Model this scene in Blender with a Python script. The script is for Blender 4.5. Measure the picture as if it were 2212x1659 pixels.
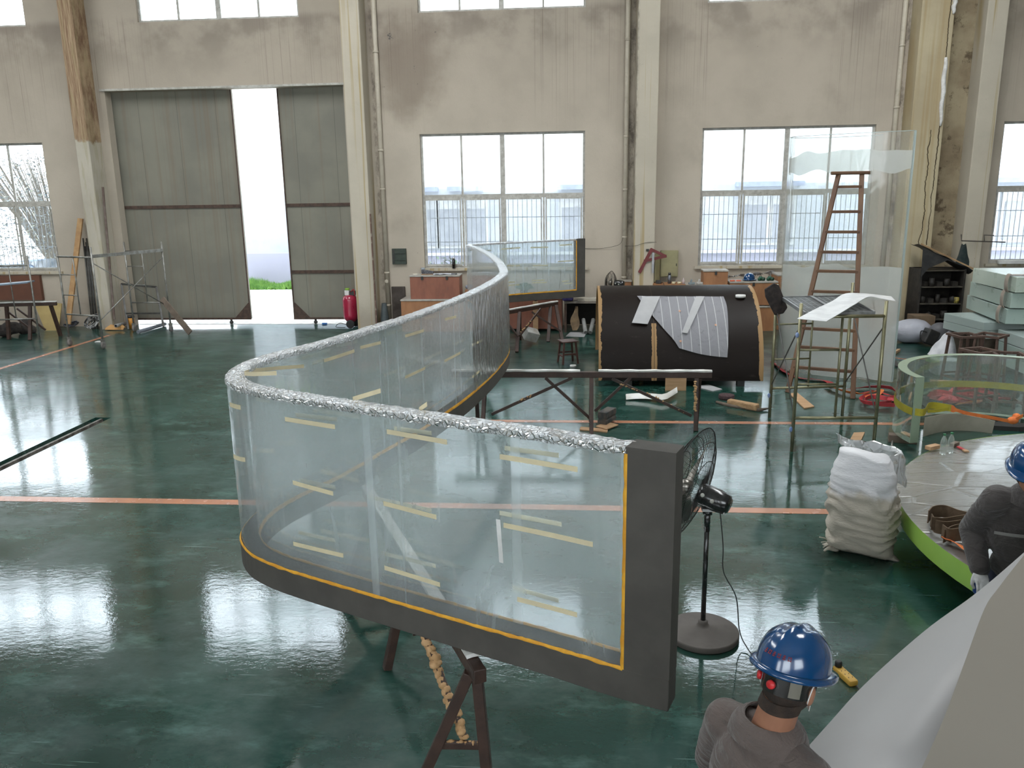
import bpy, bmesh, random
from math import *
from mathutils import Vector, Matrix, noise, Euler
random.seed(7)
for o in list(bpy.data.objects): bpy.data.objects.remove(o)
SC = bpy.context.scene
COL = SC.collection
# ---------------- camera ----------------
FPX = 1754.0; IW, IH = 2212, 1659
YAW, PITCH, ROLL = radians(4.79), radians(13.26), radians(-.908)
CAM = Vector((0, 0, 3.2))
RM = Matrix.Rotation(YAW, 3, 'Z') @ Matrix.Rotation(pi/2-PITCH, 3, 'X') @ Matrix.Rotation(ROLL, 3, 'Z')
cd = bpy.data.cameras.new('camera'); cam = bpy.data.objects.new('camera', cd); COL.objects.link(cam)
cam.matrix_world = Matrix.Translation(CAM) @ RM.to_4x4()
cd.sensor_fit = 'HORIZONTAL'; cd.sensor_width = 36; cd.lens = 36*FPX/IW; cd.clip_end = 300; cd.clip_start = .05
SC.camera = cam
# ---------------- world and light ----------------
SKY = 9.5
w = bpy.data.worlds.new('world'); SC.world = w; w.use_nodes = True
bg = w.node_tree.nodes['Background']; bg.inputs[0].default_value = (.86, .94, 1, 1); bg.inputs[1].default_value = SKY
SC.view_settings.view_transform = 'Standard'; SC.view_settings.look = 'None'
SC.view_settings.gamma = 1; SC.view_settings.exposure = -.3
def area(name, loc, rot, sx, sy, power, col=(1, 1, 1)):
    l = bpy.data.lights.new(name, 'AREA'); l.shape = 'RECTANGLE'; l.size = sx; l.size_y = sy; l.energy = power; l.color = col
    o = bpy.data.objects.new(name, l); COL.objects.link(o); o.location = loc; o.rotation_euler = rot; return o
for sx in (-15, -5, 5):      # roof lights, daylight through translucent roof strips
    area('roof_light', (sx, 11.3, 10.85), (0, 0, 0), 2.6, 9, 490, (1, .96, .90))
area('rear_window_light', (-4, -8.9, 5.6), (radians(90), 0, 0), 22, 4.6, 340, (1, .96, .90))
def FL(x, y, z=0.0):     # photograph pixel -> point on the horizontal plane z
    d = RM @ Vector(((x-IW/2)/FPX, -(y-IH/2)/FPX, -1)); return CAM + d*((z-CAM.z)/d.z)
def WL(x, y, Y):         # photograph pixel -> point on the vertical plane Y
    d = RM @ Vector(((x-IW/2)/FPX, -(y-IH/2)/FPX, -1)); return CAM + d*(Y/d.y)

# ---------------- mesh helpers ----------------
class MB:
    def __init__(s): s.v = []; s.f = []; s.sm = []
    def add(s, vs, fs, smooth=False):
        n = len(s.v); s.v += [Vector(v) for v in vs]; s.f += [[i+n for i in f] for f in fs]; s.sm += [smooth]*len(fs); return s
    def box(s, c, d, rot=None):
        x, y, z = d[0]/2, d[1]/2, d[2]/2
        vs = [Vector((a*x, b*y, e*z)) for a in (-1, 1) for b in (-1, 1) for e in (-1, 1)]
        if rot is not None:
            m = rot if isinstance(rot, Matrix) else Euler(rot).to_matrix()
            vs = [m @ v for v in vs]
        vs = [v+Vector(c) for v in vs]
        return s.add(vs, [(0, 1, 3, 2), (4, 6, 7, 5), (0, 4, 5, 1), (2, 3, 7, 6), (0, 2, 6, 4), (1, 5, 7, 3)])
    def b2(s, x0, x1, y0, y1, z0, z1): return s.box(((x0+x1)/2, (y0+y1)/2, (z0+z1)/2), (x1-x0, y1-y0, z1-z0))
    def bar(s, p, q, w, h, up=(0, 0, 1)):    # rectangular bar p->q, w sideways, h along up
        p, q = Vector(p), Vector(q); d = (q-p).normalized(); u = Vector(up)
        if abs(d.dot(u)) > .98: u = Vector((0, 1, 0))
        a = d.cross(u).normalized(); b = a.cross(d)
        m = Matrix((a, d, b)).transposed()
        return s.box((p+q)/2, (w, (q-p).length, h), m)
    def tube(s, pts, r, n=8, cap=True):
        pts = [Vector(p) for p in pts]; N = len(pts); rs = r if isinstance(r, (list, tuple)) else [r]*N
        vs = []; a = None
        for i, p in enumerate(pts):
            t = (pts[min(i+1, N-1)]-pts[max(i-1, 0)])
            if t.length < 1e-9: t = Vector((0, 0, 1))
            t.normalize()
            if a is None:
                a = t.cross(Vector((0, 0, 1)) if abs(t.z) < .9 else Vector((1, 0, 0))).normalized()
            else:
                a = (a-t*a.dot(t)); a = a.normalized() if a.length > 1e-6 else t.orthogonal().normalized()
            b = t.cross(a)
            vs += [p+(a*cos(2*pi*k/n)+b*sin(2*pi*k/n))*rs[i] for k in range(n)]
        fs = [(i*n+k, i*n+(k+1) % n, (i+1)*n+(k+1) % n, (i+1)*n+k) for i in range(N-1) for k in range(n)]
        s.add(vs, fs, True)
        if cap:
            s.f += [[len(s.v)-len(vs)+k for k in range(n)][::-1], [len(s.v)-n+k for k in range(n)]]; s.sm += [False, False]
        return s
    def lathe(s, prof, c=(0, 0, 0), n=24, m=None):
        vs = []; fs = []
        for (r, z) in prof:
            for k in range(n):
                v = Vector((r*cos(2*pi*k/n), r*sin(2*pi*k/n), z))
                vs.append((m @ v if m is not None else v)+Vector(c))
        L = len(prof)
        for i in range(L-1):
            for k in range(n): fs.append((i*n+k, i*n+(k+1) % n, (i+1)*n+(k+1) % n, (i+1)*n+k))
        s.add(vs, fs, True)
        b = len(s.v)-len(vs)
        if prof[0][0] > 1e-5: s.f.append([b+k for k in range(n)][::-1]); s.sm.append(False)
        if prof[-1][0] > 1e-5: s.f.append([b+(L-1)*n+k for k in range(n)]); s.sm.append(False)
        return s
    def ball(s, c, r, m=None, n=14, k=9):
        r = r if isinstance(r, (list, tuple)) else (r, r, r); vs = []; fs = []
        for i in range(k+1):
            t = pi*i/k
            for j in range(n):
                v = Vector((r[0]*sin(t)*cos(2*pi*j/n), r[1]*sin(t)*sin(2*pi*j/n), -r[2]*cos(t)))
                vs.append((m @ v if m is not None else v)+Vector(c))
        for i in range(k):
            for j in range(n): fs.append((i*n+j, i*n+(j+1) % n, (i+1)*n+(j+1) % n, (i+1)*n+j))
        return s.add(vs, fs, True)
    def prism(s, poly, h, m=None, o=(0, 0, 0)):   # poly in local xy, extruded by h along local z
        n = len(poly); vs = [Vector((p[0], p[1], 0)) for p in poly]+[Vector((p[0], p[1], h)) for p in poly]
        vs = [(m @ v if m is not None else v)+Vector(o) for v in vs]
        return s.add(vs, [list(range(n))[::-1], [n+i for i in range(n)]]+[(i, (i+1) % n, n+(i+1) % n, n+i) for i in range(n)])
    def grid(s, rows, thick=0.0, smooth=True, closed=False):     # rows of points -> sheet; thick: offset along normals
        R, Cn = len(rows), len(rows[0]); P = [[Vector(p) for p in r] for r in rows]
        if thick == 0:
            return s.add([p for r in P for p in r], [(i*Cn+j, i*Cn+j+1, (i+1)*Cn+j+1, (i+1)*Cn+j) for i in range(R-1) for j in range(Cn-1)], smooth)
        Q = []
        for i in range(R):
            q = []
            for j in range(Cn):
                du = P[i][min(j+1, Cn-1)]-P[i][max(j-1, 0)]; dv = P[min(i+1, R-1)][j]-P[max(i-1, 0)][j]
                nn = du.cross(dv); nn = nn.normalized() if nn.length > 1e-9 else Vector((0, 0, 1)); q.append(P[i][j]-nn*thick)
            Q.append(q)
        n = R*Cn; vs = [p for r in P for p in r]+[p for r in Q for p in r]; fs = []
        for i in range(R-1):
            for j in range(Cn-1):
                a, b, c, d = i*Cn+j, i*Cn+j+1, (i+1)*Cn+j+1, (i+1)*Cn+j
                fs += [(a, b, c, d), (n+d, n+c, n+b, n+a)]
        e = []
        for j in range(Cn-1): e += [(j, j+1), ((R-1)*Cn+j+1, (R-1)*Cn+j)]
        for i in range(R-1): e += [((i+1)*Cn, i*Cn), (i*Cn+Cn-1, (i+1)*Cn+Cn-1)]
        s.add(vs, fs, smooth)
        for a, b in e: s.add([vs[b], vs[a], vs[n+a], vs[n+b]], [(0, 1, 2, 3)])
        return s
    def build(s, name, m, parent=None, world=True):
        v = s.v
        if parent is None:      # own origin: middle of the base
            lo = Vector([min(p[i] for p in v) for i in range(3)]); hi = Vector([max(p[i] for p in v) for i in range(3)])
            org = Vector(((lo.x+hi.x)/2, (lo.y+hi.y)/2, lo.z))
        else:
            org = Vector((0, 0, 0))
            if world:
                p = parent
                while p is not None: org = org+p.location; p = p.parent
        me = bpy.data.meshes.new(name); me.from_pydata([tuple(p-org) for p in v], [], s.f)
        me.polygons.foreach_set('use_smooth', s.sm); me.materials.append(m); me.validate(); me.update()
        o = bpy.data.objects.new(name, me); COL.objects.link(o)
        if parent is None: o.location = org
        else: o.parent = parent
        return o
def tag(o, label=None, cat=None, group=None, kind=None):
    if label: o['label'] = label
    if cat: o['category'] = cat
    if group: o['group'] = group
    if kind: o['kind'] = kind
    return o
def thing(name, label=None, cat=None, loc=(0, 0, 0), group=None, kind=None):
    o = bpy.data.objects.new(name, None); COL.objects.link(o); o.location = loc; o.empty_display_size = .1
    return tag(o, label, cat, group, kind)
def copy_tree(o, parent=None):
    c = o.copy(); COL.objects.link(c)
    if parent is not None: c.parent = parent
    for ch in list(o.children): copy_tree(ch, c)
    return c
def struct(o): o['kind'] = 'structure'; return o
def bevel(o, wd=.004, seg=2):
    m = o.modifiers.new('bevel', 'BEVEL'); m.width = wd; m.segments = seg; m.limit_method = 'ANGLE'; return o
def subsurf(o, l=1):
    m = o.modifiers.new('subdivision', 'SUBSURF'); m.levels = l; m.render_levels = l; return o
def catmull(pts, n=6):
    P = [Vector(p) for p in pts]; out = []
    for i in range(len(P)-1):
        a = P[i-1] if i else P[0]*2-P[1]; b = P[i]; c = P[i+1]; d = P[i+2] if i+2 < len(P) else P[-1]*2-P[-2]
        for k in range(n):
            t = k/n; out.append(.5*((2*b)+(c-a)*t+(2*a-5*b+4*c-d)*t*t+(3*b-a-3*c+d)*t**3))
    out.append(P[-1]); return out

# ---------------- materials ----------------
class NT:
    def __init__(s, name):
        s.m = bpy.data.materials.new(name); s.m.use_nodes = True; s.t = s.m.node_tree; s.t.nodes.clear()
        s.out = s.t.nodes.new('ShaderNodeOutputMaterial'); s.tc = s.t.nodes.new('ShaderNodeTexCoord'); s.ge = None
    def n(s, typ, ins=None, **kw):
        nd = s.t.nodes.new('ShaderNode'+typ)
        for k, v in kw.items(): setattr(nd, k, v)
        for k, v in (ins or {}).items(): s.set(nd.inputs[k], v)
        return nd
    def set(s, inp, v):
        if isinstance(v, bpy.types.NodeSocket): s.t.links.new(v, inp)
        elif isinstance(v, tuple) and len(v) == 3 and inp.type == 'RGBA': inp.default_value = (*v, 1)
        else: inp.default_value = v
    def M(s, op, a, b=0.0, c=None, clamp=False):
        nd = s.t.nodes.new('ShaderNodeMath'); nd.operation = op; nd.use_clamp = clamp; s.set(nd.inputs[0], a); s.set(nd.inputs[1], b)
        if c is not None: s.set(nd.inputs[2], c)
        return nd.outputs[0]
    def step(s, v, lo, hi):      # smooth 0..1 ramp of v between lo and hi
        nd = s.n('MapRange', interpolation_type='SMOOTHSTEP'); s.set(nd.inputs[0], v); nd.inputs[1].default_value = lo; nd.inputs[2].default_value = hi
        return nd.outputs[0]
    def mix(s, f, a, b):
        nd = s.t.nodes.new('ShaderNodeMix'); nd.data_type = 'RGBA'; s.set(nd.inputs[0], f); s.set(nd.inputs[6], a); s.set(nd.inputs[7], b); return nd.outputs[2]
    def co(s, sc=(1, 1, 1), rot=(0, 0, 0), loc=(0, 0, 0)):
        mp = s.n('Mapping'); s.t.links.new(s.tc.outputs['Object'], mp.inputs[0]); mp.inputs['Scale'].default_value = sc; mp.inputs['Rotation'].default_value = rot; mp.inputs['Location'].default_value = loc
        return mp.outputs[0]
    def noise(s, scale, sc=(1, 1, 1), det=4, rough=.55, rot=(0, 0, 0), dist=0, loc=(0, 0, 0)):
        nd = s.n('TexNoise', {'Scale': scale, 'Detail': det, 'Roughness': rough, 'Distortion': dist}); s.t.links.new(s.co(sc, rot, loc), nd.inputs['Vector']); return nd.outputs[0]
    def voro(s, scale, sc=(1, 1, 1), feat='F1', out=0, rot=(0, 0, 0)):
        nd = s.n('TexVoronoi', {'Scale': scale}, feature=feat); s.t.links.new(s.co(sc, rot), nd.inputs['Vector']); return nd.outputs[out]
    def xyz(s):
        nd = s.n('SeparateXYZ'); s.t.links.new(s.tc.outputs['Object'], nd.inputs[0]); return nd.outputs
    def bump(s, h, st=.3, d=.02):
        nd = s.n('Bump', {'Height': h, 'Strength': st, 'Distance': d}); return nd.outputs[0]
    def pr(s, **kw):
        nd = s.n('BsdfPrincipled'); mp = dict(col='Base Color', rough='Roughness', metal='Metallic', ior='IOR', alpha='Alpha', normal='Normal', coat='Coat Weight', cr='Coat Roughness', spec='Specular IOR Level', trans='Transmission Weight', sheen='Sheen Weight', sss='Subsurface Weight', emi='Emission Color', es='Emission Strength')
        for k, v in kw.items(): s.set(nd.inputs[mp[k]], v)
        return nd.outputs[0]
    def done(s, sh): s.t.links.new(sh, s.out.inputs[0]); return s.m
def mat(name, col, rough=.6, col2=None, sc=6, metal=0, bump=0, bs=60, lo=.35, hi=.65, stretch=(1, 1, 1), coat=0, spec=.5, dirt=0, dcol=(.08, .07, .06)):
    t = NT(name); c = col
    if col2 is None: col2 = tuple(x*.8 for x in col)
    c = t.mix(t.step(t.noise(sc, stretch), lo, hi), col, col2)
    if dirt: c = t.mix(t.M('MULTIPLY', t.step(t.noise(sc*2.3, (1, 1, 1), 8, .7), .52, .72), dirt), c, dcol)
    kw = dict(col=c, rough=t.M('ADD', t.M('MULTIPLY', t.noise(sc*3), .2), rough-.1), metal=metal, spec=spec)
    if bump: kw['normal'] = t.bump(t.noise(bs, stretch, 6, .6), bump, .01)
    if coat: kw['coat'] = coat; kw['cr'] = .12
    return t.done(t.pr(**kw))
def WNT(name):     # material laid out in metres of the building
    t = NT(name); g = t.n('NewGeometry')
    class F: outputs = {'Object': g.outputs['Position']}
    t.tc = F; return t
YW = 19.86
# ---- plaster wall ----
def wall_mat(name, base, drips=True, peel=False, mould=False):
    t = WNT(name); X, Y, Z = t.xyz()
    c = t.mix(t.step(t.noise(.9, det=5), .35, .7), base, tuple(k*.88 for k in base))
    c = t.mix(t.M('MULTIPLY', t.step(t.noise(.55, (1, 1, .8), 6, .65, loc=(3, 0, 1)), .54, .78), .3), c, (.24, .20, .16))
    if drips:
        band = t.M('MULTIPLY', t.step(Z, 4.2, 6.6), t.M('SUBTRACT', 1, t.step(Z, 7.2, 7.5)))
        wn = t.M('SUBTRACT', 1, t.step(t.M('ABSOLUTE', t.M('SUBTRACT', t.M('PINGPONG', t.M('ADD', X, 5.14), 3.325), 1.57-1.57)), 1.9, 2.1)) if False else 1.0
        # rain streaks below the upper windows
        px = t.M('ABSOLUTE', t.M('SUBTRACT', t.M('MODULO', t.M('ADD', X, 101.58), 6.62), 3.31))
        under = t.M('SUBTRACT', 1, t.step(px, 1.95, 2.15))
        st = t.step(t.noise(1.0, (24, 1, .14), 3, .6), .54, .72)
        fine = t.step(t.noise(1.0, (46, 1, .10), 2, .5), .60, .70)
        lf = t.step(t.noise(1.0, (9, 1, .35), 3, .6, loc=(4, 0, 2)), .42, .62)
        f = t.M('MULTIPLY', t.M('MULTIPLY', t.M('ADD', t.M('MULTIPLY', st, .36), t.M('MULTIPLY', t.M('MULTIPLY', fine, lf), .62)), band), under)
        c = t.mix(f, c, (.13, .10, .08))
        soot = t.M('MULTIPLY', t.M('MULTIPLY', t.step(Z, 5.9, 7.2), t.M('SUBTRACT', 1, t.step(Z, 7.2, 7.4))), t.step(t.noise(1.2, det=5), .38, .62))
        c = t.mix(t.M('MULTIPLY', soot, .6), c, (.17, .14, .12))  # soot stains, strengthened in the colour to make the upper wall look dimmer
        c = t.mix(t.M('MULTIPLY', t.step(t.M('ADD', Z, t.M('MULTIPLY', t.noise(.7, det=4), 2.5)), 4.6, 8.2), .30), c, (.25, .205, .165))  # upper wall graded darker in colour: some dirt, plus weaker light up there
    # stain fields beside the windows with crackle
    d = t.M('POWER', t.M('ADD', t.M('POWER', t.M('DIVIDE', t.M('ADD', X, 3.95), .75), 2), t.M('POWER', t.M('DIVIDE', t.M('SUBTRACT', Z, 6.1), 1.1), 2)), .5)
    c = t.mix(t.M('MULTIPLY', t.M('SUBTRACT', 1, t.step(t.M('ADD', d, t.noise(2.0)), 1.0, 1.9)), .62), c, (.20, .155, .12))
    flaky = t.M('MULTIPLY', t.step(t.noise(2.6, det=8, rough=.75, loc=(1, 2, 3)), .655, .675), t.M('SUBTRACT', 1, t.step(t.M('ADD', d, t.noise(3.0)), 1.3, 2.2)))
    c = t.mix(flaky, c, (.12, .11, .10))
    chips = t.M('MULTIPLY', t.step(t.noise(8.0, det=6, rough=.8), .685, .70), t.step(t.noise(.8), .40, .55))
    c = t.mix(chips, c, (.07, .055, .045))
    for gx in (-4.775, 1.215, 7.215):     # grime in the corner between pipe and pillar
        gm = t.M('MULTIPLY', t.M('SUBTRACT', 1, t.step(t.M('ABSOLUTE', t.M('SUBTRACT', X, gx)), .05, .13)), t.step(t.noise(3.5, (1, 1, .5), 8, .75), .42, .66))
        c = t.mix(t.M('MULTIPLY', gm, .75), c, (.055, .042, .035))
    # damp foot of the wall
    c = t.mix(t.M('MULTIPLY', t.M('SUBTRACT', 1, t.step(t.M('ADD', Z, t.M('MULTIPLY', t.noise(1.6), .9)), .55, 1.35)), .45), c, (.20, .16, .13))
    if peel:     # bare timber-coloured patch high on the pillar
        pm = t.M('MULTIPLY', t.step(t.M('ADD', Z, t.M('MULTIPLY', t.noise(5.0), .5)), 4.75, 4.85), t.step(t.M('ADD', X, t.M('MULTIPLY', t.noise(4, (1, 1, .6)), .10)), -12.02, -12.0))
        gr = t.mix(t.step(t.noise(3, (16, 1, .45), 6, .7), .35, .65), (.44, .32, .20), (.17, .09, .05))
        c = t.mix(t.M('MULTIPLY', pm, .95), c, gr)
        c = t.mix(t.M('MULTIPLY', t.step(t.noise(2, (5, 5, .6)), .52, .62), .35), c, (.33, .28, .15))
    if mould:
        yl = t.step(t.noise(1, (10, 1, .12), 3), .54, .66)
        c = t.mix(t.M('MULTIPLY', yl, .75), c, (.36, .26, .10))
    n = t.bump(t.noise(14, det=7, rough=.7), .25, .02)
    return t.done(t.pr(col=c, rough=.85, normal=n, spec=.25))
WALLC = (.50, .44, .36)
M = {}
M['wall'] = wall_mat('wall_plaster', WALLC)
M['pillar'] = wall_mat('pillar_plaster', (.52, .47, .38), drips=False, mould=True)
M['pillar_peel'] = wall_mat('pillar_peeled', (.50, .46, .38), drips=False, peel=True)
def crack_mat():
    t = WNT('pillar_cracked'); X, Y, Z = t.xyz()
    c = t.mix(t.step(t.noise(.9, det=5), .35, .7), (.50, .43, .29), (.42, .35, .235))
    c = t.mix(t.M('MULTIPLY', t.step(t.noise(1, (9, 1, .15), 3), .5, .66), .4), c, (.34, .23, .09))
    for x0, amp, wd, z0, z1, k in ((7.70, .30, .009, 1.9, 4.4, 0), (7.86, .22, .010, 1.9, 7.6, 5)):
        off = t.M('MULTIPLY', t.M('SUBTRACT', t.noise(1.3, (.01, .01, 1), 6, .62, loc=(k, 0, k)), .5), amp)
        dd = t.M('ABSOLUTE', t.M('SUBTRACT', X, t.M('ADD', off, x0)))
        wv = t.M('MULTIPLY', t.noise(3, (.01, .01, 1), 3, .6, loc=(9, 0, k)), wd*2)
        cr = t.M('MULTIPLY', t.M('LESS_THAN', dd, wv), t.M('MULTIPLY', t.M('GREATER_THAN', Z, z0), t.M('LESS_THAN', Z, z1)))
        c = t.mix(cr, c, (.05, .035, .02))
    return t.done(t.pr(col=c, rough=.85, normal=t.bump(t.noise(14, det=7), .25, .02), spec=.2))
M['pillar_crack'] = crack_mat()
def joint_mat():
    t = WNT('joint_plaster'); X, Y, Z = t.xyz()
    c = t.mix(t.step(t.noise(1.5, det=6), .35, .7), (.36, .30, .20), (.22, .17, .11))
    c = t.mix(t.M('MULTIPLY', t.step(t.noise(2.2, det=8, rough=.75), .52, .62), .8), c, (.07, .05, .03))
    return t.done(t.pr(col=c, rough=.9, normal=t.bump(t.noise(20, det=8), .5, .03), spec=.2))
M['joint'] = joint_mat()
# ---- epoxy floor ----
def floor_mat():
    t = WNT('green_epoxy_floor'); X, Y, Z = t.xyz()
    c = t.mix(t.step(t.noise(.7, det=6, rough=.6), .35, .65), (.002, .026, .018), (.006, .046, .034))
    c = t.mix(t.M('MULTIPLY', t.step(t.noise(1.6, (1, 2.2, 1), 8, .7, rot=(0, 0, .5)), .5, .72), .55), c, (.10, .20, .17))
    sc = None
    for k, (rz, s) in enumerate(((.4, 1.0), (-.6, .8), (1.3, 1.3))):     # long pale scratches
        v = t.step(t.noise(s, (1.2, 38, 1), 2, .5, rot=(0, 0, rz), dist=.4, loc=(k*3, k, 0)), .70, .735)
        v = t.M('MULTIPLY', v, t.step(t.noise(.9, loc=(k, 4, 0)), .48, .62)); sc = v if sc is None else t.M('MAXIMUM', sc, v)
    c = t.mix(t.M('MULTIPLY', sc, .6), c, (.30, .42, .40))
    spots = t.M('MULTIPLY', t.step(t.noise(16, det=5, rough=.8), .73, .75), .8); c = t.mix(spots, c, (.45, .5, .5))
    dust = t.M('MULTIPLY', t.step(t.noise(.35, det=5), .47, .68), .35); c = t.mix(dust, c, (.06, .10, .095))
    # seams between the coats
    def seam(co, at, wv, wd):
        off = t.M('MULTIPLY', t.M('SUBTRACT', t.noise(1.5), .5), wv)
        return t.M('LESS_THAN', t.M('ABSOLUTE', t.M('SUBTRACT', t.M('ADD', co, off), at)), wd)
    sm = t.M('MAXIMUM', seam(Y, 5.95, .12, .009), seam(Y, 9.75, .1, .006))
    sm = t.M('MAXIMUM', sm, t.M('MAXIMUM', seam(X, -4.9, .12, .007), seam(X, 1.22, .14, .008)))
    c = t.mix(t.M('MULTIPLY', sm, .7), c, (.02, .03, .025))
    r = t.M('ADD', .02, t.M('MULTIPLY', t.step(t.noise(1.1, det=6, rough=.65), .45, .75), .09))
    r = t.M('ADD', r, t.M('MULTIPLY', t.step(Y, 10, 19), .03))
    h = t.M('ADD', t.M('MULTIPLY', t.noise(2.6, det=2), .35), t.M('ADD', t.M('MULTIPLY', t.noise(15, (1, 1.6, 1), 4, .62), .17), t.M('MULTIPLY', sm, -1.2)))
    h = t.M('ADD', h, t.M('MULTIPLY', spots, .8))
    n = t.bump(h, .13, .03)
    gloss = t.pr(col=c, rough=r, ior=2.15, normal=n)
    dc = t.mix(t.step(t.noise(1.3, det=7, rough=.7), .35, .7), (.007, .045, .034), (.032, .088, .074))
    dull = t.pr(col=t.mix(.5, dc, c), rough=.34, ior=1.75, normal=t.bump(h, .2, .03))
    f = t.M('ADD', .08, t.M('MULTIPLY', t.step(t.noise(.55, (1, 1.5, 1), 7, .7, loc=(2, 5, 0)), .36, .70), .40))
    f = t.M('ADD', f, t.M('MULTIPLY', t.step(Y, 9, 17), .24), clamp=True)
    return t.done(t.n('MixShader', {0: f, 1: gloss, 2: dull}).outputs[0])
M['floor'] = floor_mat()
M['orange_line'] = mat('orange_floor_paint', (.46, .20, .11), .25, (.38, .18, .11), 3, spec=.7, dirt=.4, dcol=(.3, .22, .18))
M['ceil'] = mat('roof_panel', (.50, .50, .48), .8)
M['side'] = mat('side_wall', (.50, .45, .37), .9)
M['white_frame'] = mat('window_frame_paint', (.50, .49, .45), .5, (.38, .36, .32), 9, dirt=.5)
M['grille'] = mat('window_bar_paint', (.30, .31, .32), .5, (.2, .21, .22), 8)
M['concrete'] = mat('concrete', (.34, .33, .31), .9, (.22, .21, .2), 5, bump=.3)
M['dark'] = mat('dark_gap', (.03, .028, .026), .9)
def glass_mat(name, tint=(.97, .985, 1), haze=.06, dirt=.12):
    t = NT(name); tr = t.n('BsdfTransparent', {'Color': tint}).outputs[0]
    gl = t.n('BsdfGlossy', {'Color': (1, 1, 1), 'Roughness': .03}).outputs[0]
    df = t.n('BsdfDiffuse', {'Color': (.75, .78, .8)}).outputs[0]; tl = t.n('BsdfTranslucent', {'Color': (.75, .78, .8)}).outputs[0]
    d2 = t.n('MixShader', {0: .5, 1: df, 2: tl}).outputs[0]
    hz = t.M('ADD', haze, t.M('MULTIPLY', t.step(t.noise(3, (1, 1, .5), 7, .7), .5, .75), dirt))
    a = t.n('MixShader', {0: hz, 1: tr, 2: d2}).outputs[0]
    fr = t.n('Fresnel', {'IOR': 1.35}).outputs[0]
    return t.done(t.n('MixShader', {0: fr, 1: a, 2: gl}).outputs[0])
M['glass'] = glass_mat('window_glass')
def door_mat():
    t = WNT('door_sheet'); X, Y, Z = t.xyz()
    c = t.mix(t.step(t.noise(.8), .35, .65), (.225, .215, .172), (.185, .178, .145))
    st = t.step(t.noise(1, (9, 1, .12), 4, .6), .46, .70)
    c = t.mix(t.M('MULTIPLY', st, .45), c, (.19, .14, .095))
    c = t.mix(t.M('MULTIPLY', t.M('SUBTRACT', 1, t.step(t.M('ADD', Z, t.M('MULTIPLY', t.noise(4), .3)), .2, .6)), .5), c, (.12, .11, .09))
    pj = t.M('LESS_THAN', t.M('MODULO', t.M('ADD', X, 50.0), .98), .012)
    c = t.mix(t.M('MULTIPLY', pj, .6), c, (.07, .07, .06))
    return t.done(t.pr(col=c, rough=.6, normal=t.bump(t.M('MULTIPLY', pj, -1), .3, .01), spec=.4))
M['door'] = door_mat()
M['rust'] = mat('rusty_dark_steel', (.050, .030, .022), .7, (.085, .05, .035), 12, bump=.3)
M['blacksteel'] = mat('black_steel', (.02, .02, .02), .5, (.035, .033, .03), 12)

# ---------------- setting ----------------
XL, XR, YB, ZC = -25.0, 17.5, -9.0, 11.0
m = MB()      # floor with the rail groove cut in
for (x0, x1, y0, y1) in ((XL, -7.25, YB, 20.6), (-7.0, XR, YB, 20.6), (-7.25, -7.0, YB, .5), (-7.25, -7.0, 11.25, 20.6)):
    m.add([(x0, y0, 0), (x1, y0, 0), (x1, y1, 0), (x0, y1, 0)], [(0, 1, 2, 3)])
for x in (-7.25, -7.0):
    m.add([(x, .5, 0), (x, 11.25, 0), (x, 11.25, -.08), (x, .5, -.08)], [(0, 1, 2, 3)])
m.add([(-7.25, .5, 0), (-7.0, .5, 0), (-7.0, .5, -.08), (-7.25, .5, -.08)], [(0, 1, 2, 3)])
m.add([(-7.25, 11.25, 0), (-7.0, 11.25, 0), (-7.0, 11.25, -.08), (-7.25, 11.25, -.08)], [(0, 1, 2, 3)])
struct(m.build('floor', M['floor']))
m = MB(); m.b2(-7.25, -7.0, .5, 11.25, -.12, -.075); m.b2(-7.145, -7.105, .5, 11.2, -.075, -.004); m.b2(-7.175, -7.075, .5, 11.2, -.075, -.062)
struct(m.build('trim_rail', mat('worn_rail_steel', (.22, .20, .18), .45, (.07, .06, .05), 9, metal=.3, bump=.4)))
for i, (x0, x1, y0, y1) in enumerate(((XL, XR, 7.88, 8.02), (-1.9, XR, 11.15, 11.27), (-11.34, -11.22, 8.02, 18.5))):
    struct(MB().b2(x0, x1, y0, y1, .0005, .0025).build('trim_%d' % (i+1), M['orange_line']))
WIN = [(-17.1, -13.2), (-3.77, .14), (2.84, 6.72), (9.49, 13.38)]
UP = [(-17.1, -13.19), (-10.4, -6.5), (-3.7, .14), (2.85, 6.72), (9.49, 13.38)]
Z0, Z1, ZM, U0, U1 = 1.42, 4.58, 3.13, 7.25, 9.2
DX0, DX1, DZ = -11.43, -5.55, 5.73
def holed_wall(x0, x1, z0, z1, holes, y0, y1, name, mt):
    xs = sorted({x0, x1, *[h[0] for h in holes], *[h[1] for h in holes]}); zs = sorted({z0, z1, *[h[2] for h in holes], *[h[3] for h in holes]})
    m = MB()
    inside = lambda x, z: any(h[0] < x < h[1] and h[2] < z < h[3] for h in holes)
    for i in range(len(xs)-1):
        for j in range(len(zs)-1):
            if inside((xs[i]+xs[i+1])/2, (zs[j]+zs[j+1])/2): continue
            for y in (y0, y1): m.add([(xs[i], y, zs[j]), (xs[i+1], y, zs[j]), (xs[i+1], y, zs[j+1]), (xs[i], y, zs[j+1])], [(0, 1, 2, 3) if y == y0 else (3, 2, 1, 0)])
    for (a, b, c, d) in holes:
        m.add([(a, y0, c), (a, y1, c), (a, y1, d), (a, y0, d)], [(0, 1, 2, 3)]); m.add([(b, y0, c), (b, y1, c), (b, y1, d), (b, y0, d)], [(3, 2, 1, 0)])
        m.add([(a, y0, d), (b, y0, d), (b, y1, d), (a, y1, d)], [(3, 2, 1, 0)])
        if c > z0: m.add([(a, y0, c), (b, y0, c), (b, y1, c), (a, y1, c)], [(0, 1, 2, 3)])
    o = m.build(name, mt); struct(o); return o
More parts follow.
